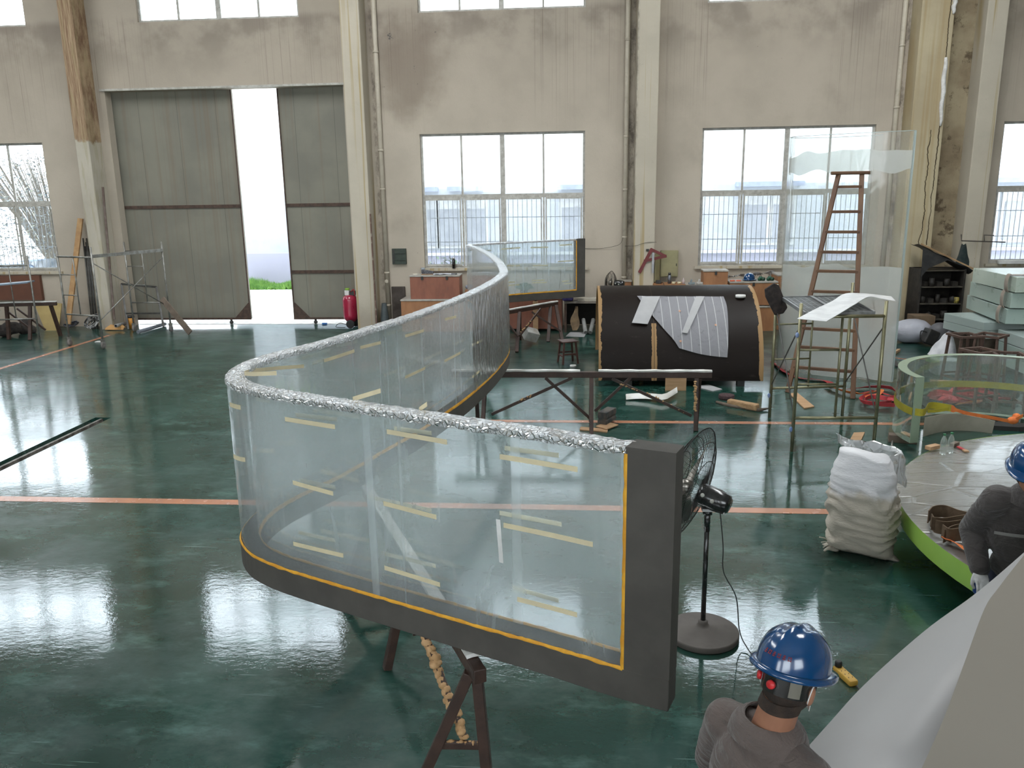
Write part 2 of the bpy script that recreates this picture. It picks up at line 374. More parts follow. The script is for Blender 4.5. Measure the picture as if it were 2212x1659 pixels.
holes = [(a, b, Z0, Z1) for a, b in WIN]+[(a, b, U0, U1) for a, b in UP]+[(DX0, DX1, 0, DZ)]
holed_wall(XL, XR, 0, ZC, holes, YW, YW+.26, 'wall_back', M['wall'])
struct(MB().b2(XL-.25, XL, YB, 20.12, 0, ZC).build('wall_left', M['side']))
struct(MB().b2(XR, XR+.25, YB, 20.12, 0, ZC).build('wall_right', M['side']))
holed_wall(XL, XR, 0, ZC, [(-16, -10, 3.2, 8), (-7, -1, 3.2, 8), (2, 8, 3.2, 8)], YB-.25, YB, 'wall_front', M['side'])
sky = [(sx-1.3, sx+1.3) for sx in (-15, -5, 5)]
m = MB(); e = [XL]+[v for s_ in sky for v in s_]+[XR]
for i in range(0, len(e), 2): m.b2(e[i], e[i+1], YB, 20.12, ZC, ZC+.15)
for a, b in sky: m.b2(a, b, YB, 6.6, ZC, ZC+.15); m.b2(a, b, 16, 20.12, ZC, ZC+.15)
struct(m.build('ceiling', M['ceil']))
# windows
def window(n, x0, x1, z0, z1, zm=None, grille=True):
    y = YW+.10; root = thing('window_%d' % n, loc=((x0+x1)/2, y, z0), kind='structure')
    f = MB(); w = .05
    f.b2(x0, x0+w, y-.03, y+.03, z0, z1); f.b2(x1-w, x1, y-.03, y+.03, z0, z1); f.b2(x0+w, x1-w, y-.03, y+.03, z0, z0+w); f.b2(x0+w, x1-w, y-.03, y+.03, z1-w, z1)
    for k in range(1, 4):
        xx = x0+(x1-x0)*k/4; ww = .055 if k == 2 else .022; f.b2(xx-ww, xx+ww, y-.028, y+.028, z0+w, z1-w)
    if zm: f.b2(x0+w, x1-w, y-.032, y+.032, zm-.05, zm+.045)
    if zm:     # sliding sashes in the lower half
        for k in range(4):
            a = x0+(x1-x0)*k/4+.045; b = x0+(x1-x0)*(k+1)/4-.045
            if k % 2: b -= .02
            f.b2(a, a+.03, y-.05, y-.032, z0+w, zm-.05); f.b2(b-.03, b, y-.05, y-.032, z0+w, zm-.05); f.b2(a+.03, b-.03, y-.05, y-.032, z0+w, z0+w+.04); f.b2(a+.03, b-.03, y-.05, y-.032, zm-.09, zm-.05)
    f.build('window_frame', M['white_frame'], root)
    g = MB()
    for k in range(4):
        a = x0+(x1-x0)*k/4+.03; b = x0+(x1-x0)*(k+1)/4-.03
        if zm: g.b2(a, b, y-.003, y+.003, z0+w, zm-.05); g.b2(a, b, y-.003, y+.003, zm+.045, z1-w)
        else: g.b2(a, b, y-.003, y+.003, z0+w, z1-w)
    g.build('pane', M['glass'], root)
    if zm:
        b = MB(); nb = int((x1-x0)/.112)
        for k in range(nb+1):
            xx = x0+.03+(x1-x0-.06)*k/nb; b.tube([(xx, YW+.22, z0), (xx, YW+.22, zm)], .008, 5)
        for zz in (z0+.08, z0+.62, z0+1.2): b.b2(x0, x1, YW+.212, YW+.226, zz-.008, zz+.008)
        b.build('window_bars', M['grille'], root)
        s = MB().b2(x0-.08, x1+.08, YW-.07, YW-.001, z0-.06, z0); s.build('window_sill', M['pillar'], root)
    return root
n = 0
for a, b in WIN: n += 1; window(n, a, b, Z0, Z1, ZM)
for a, b in UP: n += 1; window(n, a, b, U0, U1)
for a, b in ((-16, -10), (-7, -1), (2, 8)):
    n += 1; y = YB-.12; root = thing('window_%d' % n, loc=((a+b)/2, y, 3.2), kind='structure')
    f = MB()
    for k in range(7): xx = a+(b-a)*k/6; f.b2(xx-.03, xx+.03, y-.03, y+.03, 3.2, 8)
    for zz in (3.2, 4.8, 6.4, 7.95): f.b2(a, b, y-.02, y+.02, zz, zz+.05)
    f.build('window_frame', M['white_frame'], root)
for i, (a, b) in enumerate(sky):
    n += 1; root = thing('window_%d' % n, loc=((a+b)/2, 11.3, ZC), kind='structure'); f = MB()
    for k in range(10): f.b2(a, b, 6.6+k-.02, 6.6+k+.02, ZC, ZC+.08)
    f.build('roof_light_frame', M['white_frame'], root)
# pillars
def pillar(i, x0, x1, mt, y0=19.30):
    o = MB().b2(x0, x1, y0, YW, 0, ZC).build('trim_pillar', mt); struct(bevel(o, .015))
pillar(4, -12.0, -11.66, M['pillar_peel']); pillar(5, -5.38, -4.93, M['pillar']); pillar(6, 1.28, 1.76, M['pillar']); pillar(7, 7.27, 7.95, M['pillar_crack']); pillar(8, 8.62, 9.05, M['pillar'])
struct(MB().b2(7.95, 8.62, 19.80, YW, 0, ZC).build('trim_joint', M['joint']))
struct(MB().b2(-18.6, -18.0, 19.3, YW, 0, ZC).build('trim_pillar', M['pillar']))
# door head rail and door leaves (hung outside the opening)
struct(MB().b2(DX0-.1, DX1+.1, YW-.05, YW-.0, DZ, DZ+.05).build('trim_door_head', M['white_frame']))
for k, (a, b, zs) in enumerate(((DX0-.3, -8.40, (2.98,)), (-7.27, DX1+.3, (2.98, 1.33)))):
    y = YW+.30; root = thing('door_%d' % (k+1), loc=((a+b)/2, y, .14), kind='structure')
    MB().b2(a, b, y, y+.06, .14, DZ+.15).build('door_panel', M['door'], root)
    f = MB(); inner = b if k == 0 else a; s = 1 if k == 0 else -1
    for z in zs: f.b2(a, b, y-.025, y, z-.04, z+.04)
    f.b2(min(inner, inner-s*.03), max(inner, inner-s*.03), y-.025, y-.001, .14, DZ)
    f.b2(a, b, y-.03, y, .12, .17)
    f.prism([(inner, .17), (inner-s*.42, .17), (inner-s*.05, .55), (inner, .55)], .02, Matrix(((1, 0, 0), (0, 0, -1), (0, 1, 0))), (0, y-.002, 0))
    f.build('door_frame', M['rust'], root)
    w_ = MB()
    for xx in (inner-s*.55,): w_.tube([(xx, y+.02, .13), (xx, y+.02, .02)], .03, 8); w_.ball((xx, y+.02, .05), .05)
    w_.build('floor_guide', M['blacksteel'], root)
MB_thr = MB().b2(DX0, DX1, 20.12, 20.6, -.02, .004).build('trim_threshold', M['concrete']); struct(MB_thr)
# ---------------- outside ----------------
M['yard'] = mat('yard_concrete', (.62, .62, .60), .9, (.5, .5, .48), 2)
def fac_mat():
    t = WNT('facade_paint_sunlit_top'); X, Y, Z = t.xyz()
    c = t.mix(t.step(t.noise(1.2, det=6), .4, .7), (.46, .49, .54), (.41, .44, .49))
    c = t.mix(t.step(Z, 3.36, 3.40), c, (.82, .85, .86))  # upper wall coloured lighter in place of sunlight falling on it
    low = t.M('SUBTRACT', 1, t.step(Z, 1.17, 1.20)); c = t.mix(t.M('MULTIPLY', low, .8), c, (.36, .36, .47))
    j = t.M('LESS_THAN', t.M('MODULO', t.M('ADD', Z, .52), 1.67), .03); c = t.mix(t.M('MULTIPLY', j, .5), c, (.6, .66, .75))
    return t.done(t.pr(col=c, rough=.9, spec=.1))
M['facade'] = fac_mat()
M['facade_win'] = mat('facade_window_glass', (.28, .30, .34), .3, (.33, .35, .39), 3)
M['facade_white'] = mat('facade_white_trim', (.62, .64, .66), .8)
M['canopy'] = mat('blue_canopy', (.32, .37, .52), .6)
struct(MB().add([(-45, 20.12, -.03), (45, 20.12, -.03), (45, 60, -.03), (-45, 60, -.03)], [(0, 1, 2, 3)]).build('yard_ground', M['yard']))
root = thing('building', 'pale lilac factory building across the yard, seen through the windows and door gap', 'building', (0, 29.5, -.03))
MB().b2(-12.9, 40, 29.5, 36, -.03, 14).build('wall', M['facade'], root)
for (a, b) in ((-5.42, -5.12), (-4.98, -4.24), (-4.0, -3.34), (-.60, .1), (.3, .95), (5.62, 6.5), (6.73, 7.4), (13.0, 14.1), (14.4, 15.5)):
    wf = MB().b2(a-.1, b+.1, 29.42, 29.5, 1.28, 2.98).build('window_surround', M['facade_white'], root)
    g = MB().b2(a, b, 29.38, 29.42, 1.38, 2.66).build('window_pane', M['facade_win'], root)
for (a, b) in ((-6.2, -5.0), (-4.6, -3.4), (-.75, 1.1), (5.4, 7.6), (12.8, 15.8)):
    MB().b2(a, b, 28.9, 29.5, 3.28, 3.44).build('canopy', M['canopy'], root)
MB().b2(-6.4, 40, 29.36, 29.5, 1.02, 1.12).build('ledge', M['facade_white'], root)
# grass strip at the foot of the building
M['grass'] = mat('grass_blades', (.10, .24, .05), .8, (.18, .34, .07), 5)
g = MB(); rnd = random.Random(3)
for i in range(5200):
    x = rnd.uniform(-12.3, -8.6); y = 28.1+rnd.random()*1.3; h = rnd.uniform(.1, .26)*(1+.5*sin(x*3)); a = rnd.uniform(0, pi); l = rnd.uniform(-.1, .1)
    dx, dy = cos(a)*.018, sin(a)*.018
    g.add([(x-dx, y-dy, -.03), (x+dx, y+dy, -.03), (x+l, y+l*.5, h)], [(0, 1, 2)])
tag(g.build('grass', M['grass']), 'strip of green grass at the foot of the lilac building outside the door', 'grass', kind='stuff')
M['leaf'] = mat('shrub_leaf', (.10, .17, .09), .7, (.16, .22, .14), 6)
M['stem'] = mat('shrub_stem', (.12, .09, .05), .8)
def shrub(x, y, r, h, n, lab, lf=.16, col='leaf'):
    root = thing('shrub', lab, 'plant', (x, y, -.03)); s = MB(); l = MB(); rn = random.Random(int(x*100))
    for i in range(max(3, n//14)):
        a = rn.uniform(0, 2*pi); s.tube([(x, y, -.03), (x+cos(a)*r*.4, y+sin(a)*r*.4, h*.5), (x+cos(a)*r*.8, y+sin(a)*r*.8, h*.9)], [.02, .015, .006], 5)
    for i in range(n):
        a = rn.uniform(0, 2*pi); q = r*sqrt(rn.random()); z = h*(.25+.75*rn.random())*(1-.25*q/r); c = Vector((x+q*cos(a), y+q*sin(a), z))
        d = Vector((cos(a), sin(a), rn.uniform(-.2, 1))).normalized()*lf*rn.uniform(.6, 1.3); sd = d.cross(Vector((0, 0, 1)))*.22
        l.add([c, c+d*.5+sd, c+d-Vector((0, 0, lf*.25)), c+d*.5-sd], [(0, 1, 2, 3)])
    s.build('stem', M['stem'], root); l.build('foliage', M[col], root)
for i, (px, lab) in enumerate(((925, 'leafy shrub outside the centre window, left of the dark flask'), (950, 'leafy shrub outside the centre window, behind the papers'), (985, 'leafy shrub outside the centre window, right of the dark flask'))):
    p = WL(px, 580, 21.5); shrub(p.x, 21.5, .2, p.z+.33+.08*i, 70, lab, .24)
p = WL(30, 480, 26); M['leaf2'] = mat('tree_leaf', (.09, .12, .14), .7, (.5, .5, .36), 7, lo=.5, hi=.6)
shrub(p.x, 28.4, 3.2, 5.2, 4600, 'large leafy tree outside the leftmost window', .2, 'leaf2')
M['glass_car'] = mat('car_glass', (.03, .045, .06), .1, spec=.8)
M['tyre'] = mat('black_rubber', (.02, .02, .02), .85)
def car(x, y, ang, colr, lab):
    root = thing('car', lab, 'car', (x, y, -.03)); root.rotation_euler = (0, 0, ang)
    L, W_ = 4.4, 1.76
    prof = [(-2.2, .35), (-2.2, .8), (-2.05, .98), (-1.5, 1.05), (-.95, 1.42), (.55, 1.45), (1.25, 1.02), (2.0, .86), (2.2, .6), (2.2, .33)]
    rows = []
    for k, (yy, s) in enumerate(((-.88, .96), (-.84, 1), (-.6, 1.0), (0, 1.02), (.6, 1.0), (.84, 1), (.88, .96))):
        rows.append([(px*(.985 if abs(yy) > .8 else 1), yy*(1 if pz < 1.1 else .8), .3+(pz-.3)*s) for px, pz in prof+[(2.0, .28), (-2.0, .28), (-2.2, .35)]])
    b = MB().grid(rows, 0); n_ = len(prof)+3
    b.f.append([i for i in range(n_-1)]); b.sm.append(False); b.f.append([6*n_+i for i in range(n_-1)][::-1]); b.sm.append(False)
    b.build('body', mat('car_paint_'+cat_word(colr), colr, .2, coat=1), root, world=False)
    g = MB()
    for sd in (-1, 1):
        g.add([(-1.25, sd*.89, 1.02), (-.85, sd*.735, 1.37), (.45, sd*.735, 1.4), (1.0, sd*.89, 1.02)], [(0, 1, 2, 3)])
    g.add([(1.28, -.78, 1.03), (1.28, .78, 1.03), (.62, .66, 1.46), (.62, -.66, 1.46)], [(0, 1, 2, 3)]); g.add([(-1.54, -.78, 1.07), (-1.54, .78, 1.07), (-1.0, .66, 1.43), (-1.0, -.66, 1.43)], [(0, 1, 2, 3)])
    g.build('side_glass', M['glass_car'], root, world=False)
    for sx in (-1.4, 1.4):
        for sy in (-1, 1):
            MB().lathe([(0.001, -.11), (.2, -.11), (.32, -.09), (.33, 0), (.32, .09), (.2, .11), (.001, .11)], (sx, sy*.8, .33), 20, Matrix.Rotation(pi/2, 3, 'X')).build('wheel', M['tyre'], root, world=False)
    return root
def cat_word(c): return 'blue' if c[2] > c[0]*1.3 else 'silver'
p = WL(1508, 560, 22.6); car(p.x-1.0, 22.8, 0.0, (.30, .33, .37), 'silver car parked outside the window right of the red set square')
p = WL(60, 560, 23.5); car(p.x-.3, 23.6, 0.05, (.20, .34, .62), 'light blue car parked outside the leftmost window')
# ================= the S-shaped acrylic panel =================
def film_mat(name, alpha, col, crink, rough=.18, smudge=.1, glossf=1.0, bs=26, stretch=(1, 1, .3), tint=(.93, .965, .97), tlf=.45):
    t = NT(name); tr = t.n('BsdfTransparent', {'Color': tint}).outputs[0]
    v = t.voro(bs, stretch, 'DISTANCE_TO_EDGE'); h = t.M('ADD', t.M('MULTIPLY', t.step(v, 0, .16), .8), t.noise(bs*.6, stretch, 5, .65, dist=1.2))
    nb = t.bump(h, crink, .02)
    df = t.n('BsdfDiffuse', {'Color': col, 'Normal': nb}).outputs[0]; tl = t.n('BsdfTranslucent', {'Color': col}).outputs[0]
    d2 = t.n('MixShader', {0: tlf, 1: df, 2: tl}).outputs[0]
    sm = t.M('MULTIPLY', t.step(t.noise(2.2, (1, 1, .45), 8, .68, dist=.6), .45, .75), smudge)
    line = t.M('MULTIPLY', t.step(t.noise(1, (11, 11, .12), 2, .4), .62, .70), smudge)
    a = t.M('ADD', alpha, t.M('ADD', sm, line), clamp=True)
    s1 = t.n('MixShader', {0: a, 1: tr, 2: d2}).outputs[0]
    gl = t.n('BsdfGlossy', {'Color': (1, 1, 1), 'Roughness': rough, 'Normal': nb}).outputs[0]
    fr = t.M('MULTIPLY', t.n('Fresnel', {'IOR': 1.45, 'Normal': nb}).outputs[0], glossf, clamp=True)
    return t.done(t.n('MixShader', {0: fr, 1: s1, 2: gl}).outputs[0])
M['acrylic_wrap'] = film_mat('acrylic_under_film', .18, (.88, .97, 1.0), .03, .08, .13, .6, 9, tint=(.975, .985, .985), tlf=.72)
M['film_edge'] = film_mat('crumpled_film', .58, (.86, .88, .92), 1.0, .14, .2, 7.0, 34, (1, 1, 1))
M['film_over'] = film_mat('loose_film_folds', .15, (.86, .96, 1.0), .30, .20, .14, .8, 11, (1, 1, .22))
M['foam'] = mat('grey_foam_wrap', (.082, .076, .067), .8, (.068, .063, .056), 4, bump=.08, bs=90, dirt=.15, dcol=(.09, .088, .08), spec=.3)
M['putty'] = mat('yellow_putty', (.78, .40, .03), .6, (.62, .28, .02), 12, bump=.4)
M['tape'] = mat('masking_tape', (.66, .58, .38), .75, (.58, .51, .34), 6)
M['tape_white'] = mat('white_tape', (.72, .72, .70), .7)
PC = [(.46, 3.545), (.23, 3.64), (-.13, 3.82), (-.50, 3.99), (-.86, 4.165), (-1.31, 4.38), (-1.70, 4.57), (-1.95, 4.71), (-2.14, 4.87), (-2.27, 5.09), (-2.32, 5.37), (-2.29, 5.65), (-2.19, 5.95), (-2.06, 6.26), (-1.93, 6.68), (-1.84, 7.0), (-1.65, 7.64), (-1.48, 8.4), (-1.34, 9.12), (-1.20, 10.15), (-1.13, 10.95), (-1.10, 11.7), (-1.13, 12.3), (-1.26, 13.3), (-1.46, 14.5), (-1.75, 15.9), (-2.02, 17.0), (-2.30, 18.0), (-2.46, 18.45), (-2.50, 18.72), (-2.36, 18.95), (-1.95, 19.27), (-1.15, 19.82), (.17, 20.60)]
def ztop(y): return 2.085+.06*(y-3.4)/15.3
PC2 = []
for x, y in PC:
    yy = y
    for _ in range(4): k = (3.2-ztop(yy))/1.15; yy = y*k
    PC2.append(Vector((x*k, y*k, 0)))
raw = catmull(PC2, 8); PATH = [raw[0]]; acc = 0     # resample evenly
STEP = .06; last = raw[0]
for p in raw[1:]:
    while (p-last).length >= STEP: last = last+(p-last).normalized()*STEP; PATH.append(last.copy())
NP = len(PATH); LEN = (NP-1)*STEP
def pp(s, off=0, z=0):      # point at arc length s, offset sideways (positive = towards the camera side at the near end)
    i = max(0, min(NP-1.001, s/STEP)); k = int(i); f = i-k; p = PATH[k].lerp(PATH[k+1], f)
    a = PATH[max(0, k-2)]; b = PATH[min(NP-1, k+3)]; t = (b-a).normalized(); n = Vector((-t.y, t.x, 0))
    return Vector((p.x, p.y, 0))+n*off+Vector((0, 0, z))
TH, ZB, ZS = .058, .83, .995
def sweep(m, s0, s1, z0, z1, half, ds=STEP, jz=0, top=True):   # closed strip along the path; z1 may be a function
    n = max(2, int((s1-s0)/ds)+1); rows = []
    rn = random.Random(5)
    for i in range(n):
        s = s0+(s1-s0)*i/(n-1); zz = z1(s) if callable(z1) else z1; j = rn.uniform(-jz, jz)
        rows.append([pp(s, half, z0), pp(s, half, zz+j), pp(s, -half, zz+j), pp(s, -half, z0)])
    vs = [p for r in rows for p in r]; fs = []
    for i in range(n-1):
        for k in range(4): fs.append((i*4+k, i*4+(k+1) % 4, (i+1)*4+(k+1) % 4, (i+1)*4+k))
    fs += [(0, 3, 2, 1), ((n-1)*4, (n-1)*4+1, (n-1)*4+2, (n-1)*4+3)]
    return m.add(vs, fs)
zt = lambda s: ztop(pp(s).y)
S = thing('acrylic_screen', 'long S-curved clear acrylic panel wrapped in film, standing across trestles', 'acrylic panel', (PATH[0].x, PATH[0].y, ZB))
EW = .225
sweep(MB(), EW, LEN-EW, ZB+.05, lambda s: zt(s)-.012, TH-.004).build('acrylic_sheet', M['acrylic_wrap'], S)
# crumpled film over the top edge
m = MB(); n = int((LEN-EW*1.5)/.035); rows = []; rn = random.Random(11)
for i in range(n+1):
    s = EW*.75+(LEN-EW*1.5)*i/n; zz = zt(s); r = []
    for k, (o, dz) in enumerate(((1.05, -.030), (1.07, -.014), (1.03, .004), (.55, .012), (0, .010), (-.55, .012), (-1.03, .004), (-1.07, -.014), (-1.05, -.030))):
        j = rn.uniform(-1, 1)*.004; r.append(pp(s, TH*o+rn.uniform(-.003, .003), zz+dz+j))
    rows.append(r)
m.grid(rows, 0, smooth=True).build('film_edge', M['film_edge'], S)
# loose film on the convex face around the second bend
m = MB(); rows = []
for i in range(0, 150):
    s = 7.2+i*.075; r = []
    for k in range(16):
        z = ZS+.02+(zt(s)-.05-ZS)*k/15; o = TH+.006+.010*noise.noise(Vector((s*6, z*1.2+s*1.5, 3)))+.006*abs(noise.noise(Vector((s*14, z*2, 9))))
        r.append(pp(s, -o, z))
    rows.append(r)
m.grid(rows, 0).build('loose_film', M['film_over'], S)
sweep(MB(), EW, LEN-EW, ZS, ZS+.006, TH-.001).build('skirt_top_shade', M['dark'], S)  # dark strip added to put shade on the foam top inside the sheet
# grey foam: bottom skirt and end caps
sk = MB(); sweep(sk, .0, LEN, ZB, ZS, TH+.006); bevel(sk.build('foam_skirt', M['foam'], S), .006)
for a, b in ((0, EW), (LEN-EW, LEN)):
    c = MB(); sweep(c, a, b, ZS, lambda s: zt(s)+.012, TH+.006, .05); c.build('foam_end', M['foam'], S)
# yellow putty lines (both faces and the end caps)
rn = random.Random(2)
for sd in (1, -1):
    m = MB(); n = int((LEN-2*EW)/.022)
    A = []
    for i in range(n+1):
        s = EW+(LEN-2*EW)*i/n; u = (.010 if sd > 0 else .022)+.005*noise.noise(Vector((s*9, 1, sd)))+.0035*noise.noise(Vector((s*42, 4, sd))); d = .007+.006*noise.noise(Vector((s*16, 7, sd)))
        A.append([pp(s, sd*(TH+.0065), ZS-max(.001, d)), pp(s, sd*(TH+.010), ZS), pp(s, sd*(TH+.0005), ZS+u)])
    m.grid(A if sd > 0 else [r[::-1] for r in A], .0015).build('putty_line', M['putty'], S)
    for e0 in (EW, LEN-EW):
        m = MB(); A = []; dd = 1 if e0 < 1 else -1
        for i in range(61):
            z = ZS+(zt(e0)-.02-ZS)*i/60; u = .009+.005*noise.noise(Vector((z*18, 1, e0)))+.003*noise.noise(Vector((z*60, 1, e0)))
            A.append([pp(e0-dd*.008, sd*(TH+.007), z), pp(e0+dd*.002, sd*(TH+.010), z), pp(e0+dd*max(.002, u), sd*(TH+.0005), z)])
        m.grid(A, .0015).build('putty_line', M['putty'], S)
# masking tape strips: arc length, height fraction, length, face
def near_s(px, py, sd=1):   # arc length and height on the face nearest a photograph direction
    best = None; d = RM @ Vector(((px-IW/2)/FPX, -(py-IH/2)/FPX, -1))
    for i in range(NP-1):
        a = pp(i*STEP, sd*TH); b = pp((i+1)*STEP, sd*TH); e = b-a
        det = d.x*(-e.y)+e.x*d.y
        if abs(det) < 1e-9: continue
        t = (a.x*(-e.y)+e.x*a.y)/det; u = (d.x*a.y-d.y*a.x)/det
        if 0 <= u <= 1 and t > 0:
            z = CAM.z+d.z*t
            if ZB < z < 2.25: best = best or []; best.append((i*STEP+u*STEP, z, t))
    return best or []
def tape(s0, z0, s1, z1, sd, wd=.026, mt='tape'):
    rows = []; n = max(2, int(abs(s1-s0)/.04)+2)
    for i in range(n):
        f = i/(n-1); s = s0+(s1-s0)*f; z = z0+(z1-z0)*f
        rows.append([pp(s, sd*(TH+.0015), z-wd/2), pp(s, sd*(TH+.0015), z+wd/2)])
    MB().grid(rows, .001).build('tape_strip', M[mt], S)
def tape_px(a, b, which, sd=1, wd=.026, mt='tape'):   # which: 0 nearest crossing, -1 farthest
    A, B = near_s(*a, sd), near_s(*b, sd)
    if not A or not B: return
    A.sort(key=lambda v: v[2]); B.sort(key=lambda v: v[2]); A, B = A[min(which, len(A)-1)] if which >= 0 else A[-1], B[min(which, len(B)-1)] if which >= 0 else B[-1]
    if abs(A[0]-B[0]) > 2.2: return
    tape(A[0], A[1], B[0], B[1], sd, wd, mt)
NEARF = [((616, 905), (724, 922)), ((836, 932), (966, 955)), ((633, 1042), (720, 1066)), ((829, 1087), (943, 1117)), ((634, 1174), (742, 1200)), ((831, 1226), (951, 1263)), ((1080, 986), (1248, 1014)), ((1088, 1134), (1281, 1176)), ((1118, 1294), (1247, 1328))]
for a, b in NEARF: tape_px(a, b, 0, 1)
for a, b in (((638, 896), (728, 906)), ((851, 925), (932, 936)), ((648, 1037), (724, 1053)), ((795, 1073), (932, 1103)), ((645, 1150), (726, 1168)), ((825, 1195), (941, 1223)), ((1090, 968), (1207, 984)), ((1079, 1108), (1213, 1133)), ((1108, 1270), (1207, 1298))): tape_px(a, b, 0, -1, .024)
tape_px((1077, 1108), (1084, 1190), 0, 1, .03, 'tape_white') if False else None
L_ = near_s(1077, 1150, 1)
if L_:
    s_ = sorted(L_, key=lambda v: v[2])[0][0]; rows = [[pp(s_-.012-.004*k, TH+.003+.002*k, 1.62-.045*k), pp(s_+.012-.004*k, TH+.003+.002*k, 1.62-.045*k)] for k in range(6)]
    MB().grid(rows, .001).build('tape_strip', M['tape_white'], S)
for a, b in (((597, 806), (656, 791)), ((700, 779), (765, 758)), ((778, 751), (822, 740)), ((875, 726), (915, 714)), ((961, 690), (985, 684)), ((762, 862), (822, 844)), ((875, 815), (918, 795)), ((960, 780), (994, 762)), ((1020, 745), (1042, 735)), ((905, 885), (922, 873)), ((965, 842), (991, 824)), ((1020, 815), (1040, 798))): tape_px(a, b, 0, -1, .026)
for a, b in (((812, 837), (872, 813)), ((675, 785), (700, 777)), ((918, 793), (945, 780)), ((994, 762), (1003, 756))): tape_px(a, b, 0, 1, .024)
for a, b in (((1083, 538), (1124, 535)), ((1146, 535), (1184, 534)), ((1208, 530), (1236, 528)), ((1095, 574), (1123, 574)), ((1151, 574), (1183, 573)), ((1205, 565), (1240, 563)), ((1096, 610), (1114, 609)), ((1149, 606), (1176, 605)), ((1214, 608), (1229, 606)), ((1093, 617), (1122, 615)), ((1150, 611), (1181, 610)), ((1218, 613), (1236, 612)), ((1036, 541), (1062, 541)), ((497, 873), (520, 880)), ((505, 985), (530, 993)), ((1015, 540), (1030, 541))):
    sq = -1 if a[0] > 1075 else 1; A = sorted(near_s(*a, sq), key=lambda v: v[0]); B = sorted(near_s(*b, sq), key=lambda v: v[0])
    if A and B:
        A, B = (A[-1], B[-1]) if a[0] > 900 else (A[0], B[0])
        if abs(A[0]-B[0]) < 2: tape(A[0], A[1], B[0], B[1], -1 if a[0] > 1075 else 1, .028)

# ================= trestles =================
M['red_oxide'] = mat('red_oxide_steel', (.034, .018, .013), .5, (.052, .027, .019), 8, bump=.25, dirt=.35, dcol=(.02, .013, .01))
M['foam_spray'] = mat('dried_expanding_foam', (.52, .33, .17), .9, (.40, .24, .11), 16, bump=.5, bs=60)
M['white_foam'] = mat('white_foam_strip', (.70, .70, .68), .8, (.55, .54, .50), 5, dirt=.3, dcol=(.3, .28, .24))
def gobs(m, p, q, r, n, seed):
    rn = random.Random(seed); p, q = Vector(p), Vector(q)
    for i in range(n):
        c = p.lerp(q, (i+rn.random()*.6)/n)+Vector([rn.uniform(-1, 1)*r*.35 for _ in range(3)]); m.ball(c, (r*rn.uniform(.7, 1.2), r*rn.uniform(.7, 1.2), r*rn.uniform(.5, .9)), None, 8, 5)
def trestle(p, q, feet, braces, label, zt=.80, lw=.055, pads=((0, 1),), gob=(), group='steel trestles'):
    p, q = Vector((*p, 0)), Vector((*q, 0)); c = (p+q)/2
    root = thing('trestle', label, 'trestle', (c.x, c.y, 0), group)
    bevel(MB().bar((p.x, p.y, zt-.04), (q.x, q.y, zt-.04), .07, .08).build('beam', M['red_oxide'], root), .006)
    for a, b in pads:
        P, Q = p.lerp(q, a), p.lerp(q, b); mm = MB(); n = 14; rows = []; dirn = (q-p).normalized(); sd = Vector((-dirn.y, dirn.x, 0))
        for i in range(n+1):
            k = P.lerp(Q, i/n); rows.append([k+sd*.037+Vector((0, 0, zt+.024+.004*sin(i*2.1))), k+Vector((0, 0, zt+.029+.003*sin(i*1.3))), k-sd*.037+Vector((0, 0, zt+.024+.004*cos(i*1.7)))])
        mm.grid(rows, .022).build('foam_pad', M['white_foam'], root)
    for top, foot in feet: bevel(MB().bar((*top, zt-.08), (*foot, 0), lw, lw).build('leg', M['red_oxide'], root), .005)
    for a, b in braces: bevel(MB().bar(a, b, .032, .04).build('brace', M['red_oxide'], root), .003)
    for i, (a, b, r, n) in enumerate(gob):
        g = MB(); gobs(g, a, b, r, n, i*7+3); g.build('dried_foam', M['foam_spray'], root)
    return root
# middle trestle (its beam runs in front of the dark mould)
Yt = 10.9
def W2(px, py, Y=Yt): v = WL(px, py, Y); return (v.x, v.y, v.z)
trestle((-1.75, Yt), (1.80, Yt), [((-1.42, Yt), (-1.44, Yt+.30)), ((-1.28, Yt), (-1.31, Yt-.28)), ((.18, Yt), (.18, Yt-.33)), ((.18, Yt), (.18, Yt+.33)), ((1.60, Yt), (1.60, Yt-.10)), ((1.64, Yt), (1.66, Yt+.28))],
        [(W2(1062, 895), W2(1236, 816)), (W2(1178, 816), W2(1276, 905)), (W2(1285, 888), W2(1362, 816)), (W2(1322, 818), W2(1494, 898))],
        'long red-brown steel trestle with four crossed braces in front of the dark mould', pads=((0, .50), (.57, 1)),
        gob=[(W2(1120, 868), W2(1150, 853), .022, 7), (W2(1340, 828), W2(1380, 845), .022, 8), (W2(1395, 848), W2(1480, 892), .018, 10), (W2(1502, 890, Yt-.09), W2(1502, 822, Yt-.05), .022, 18)])
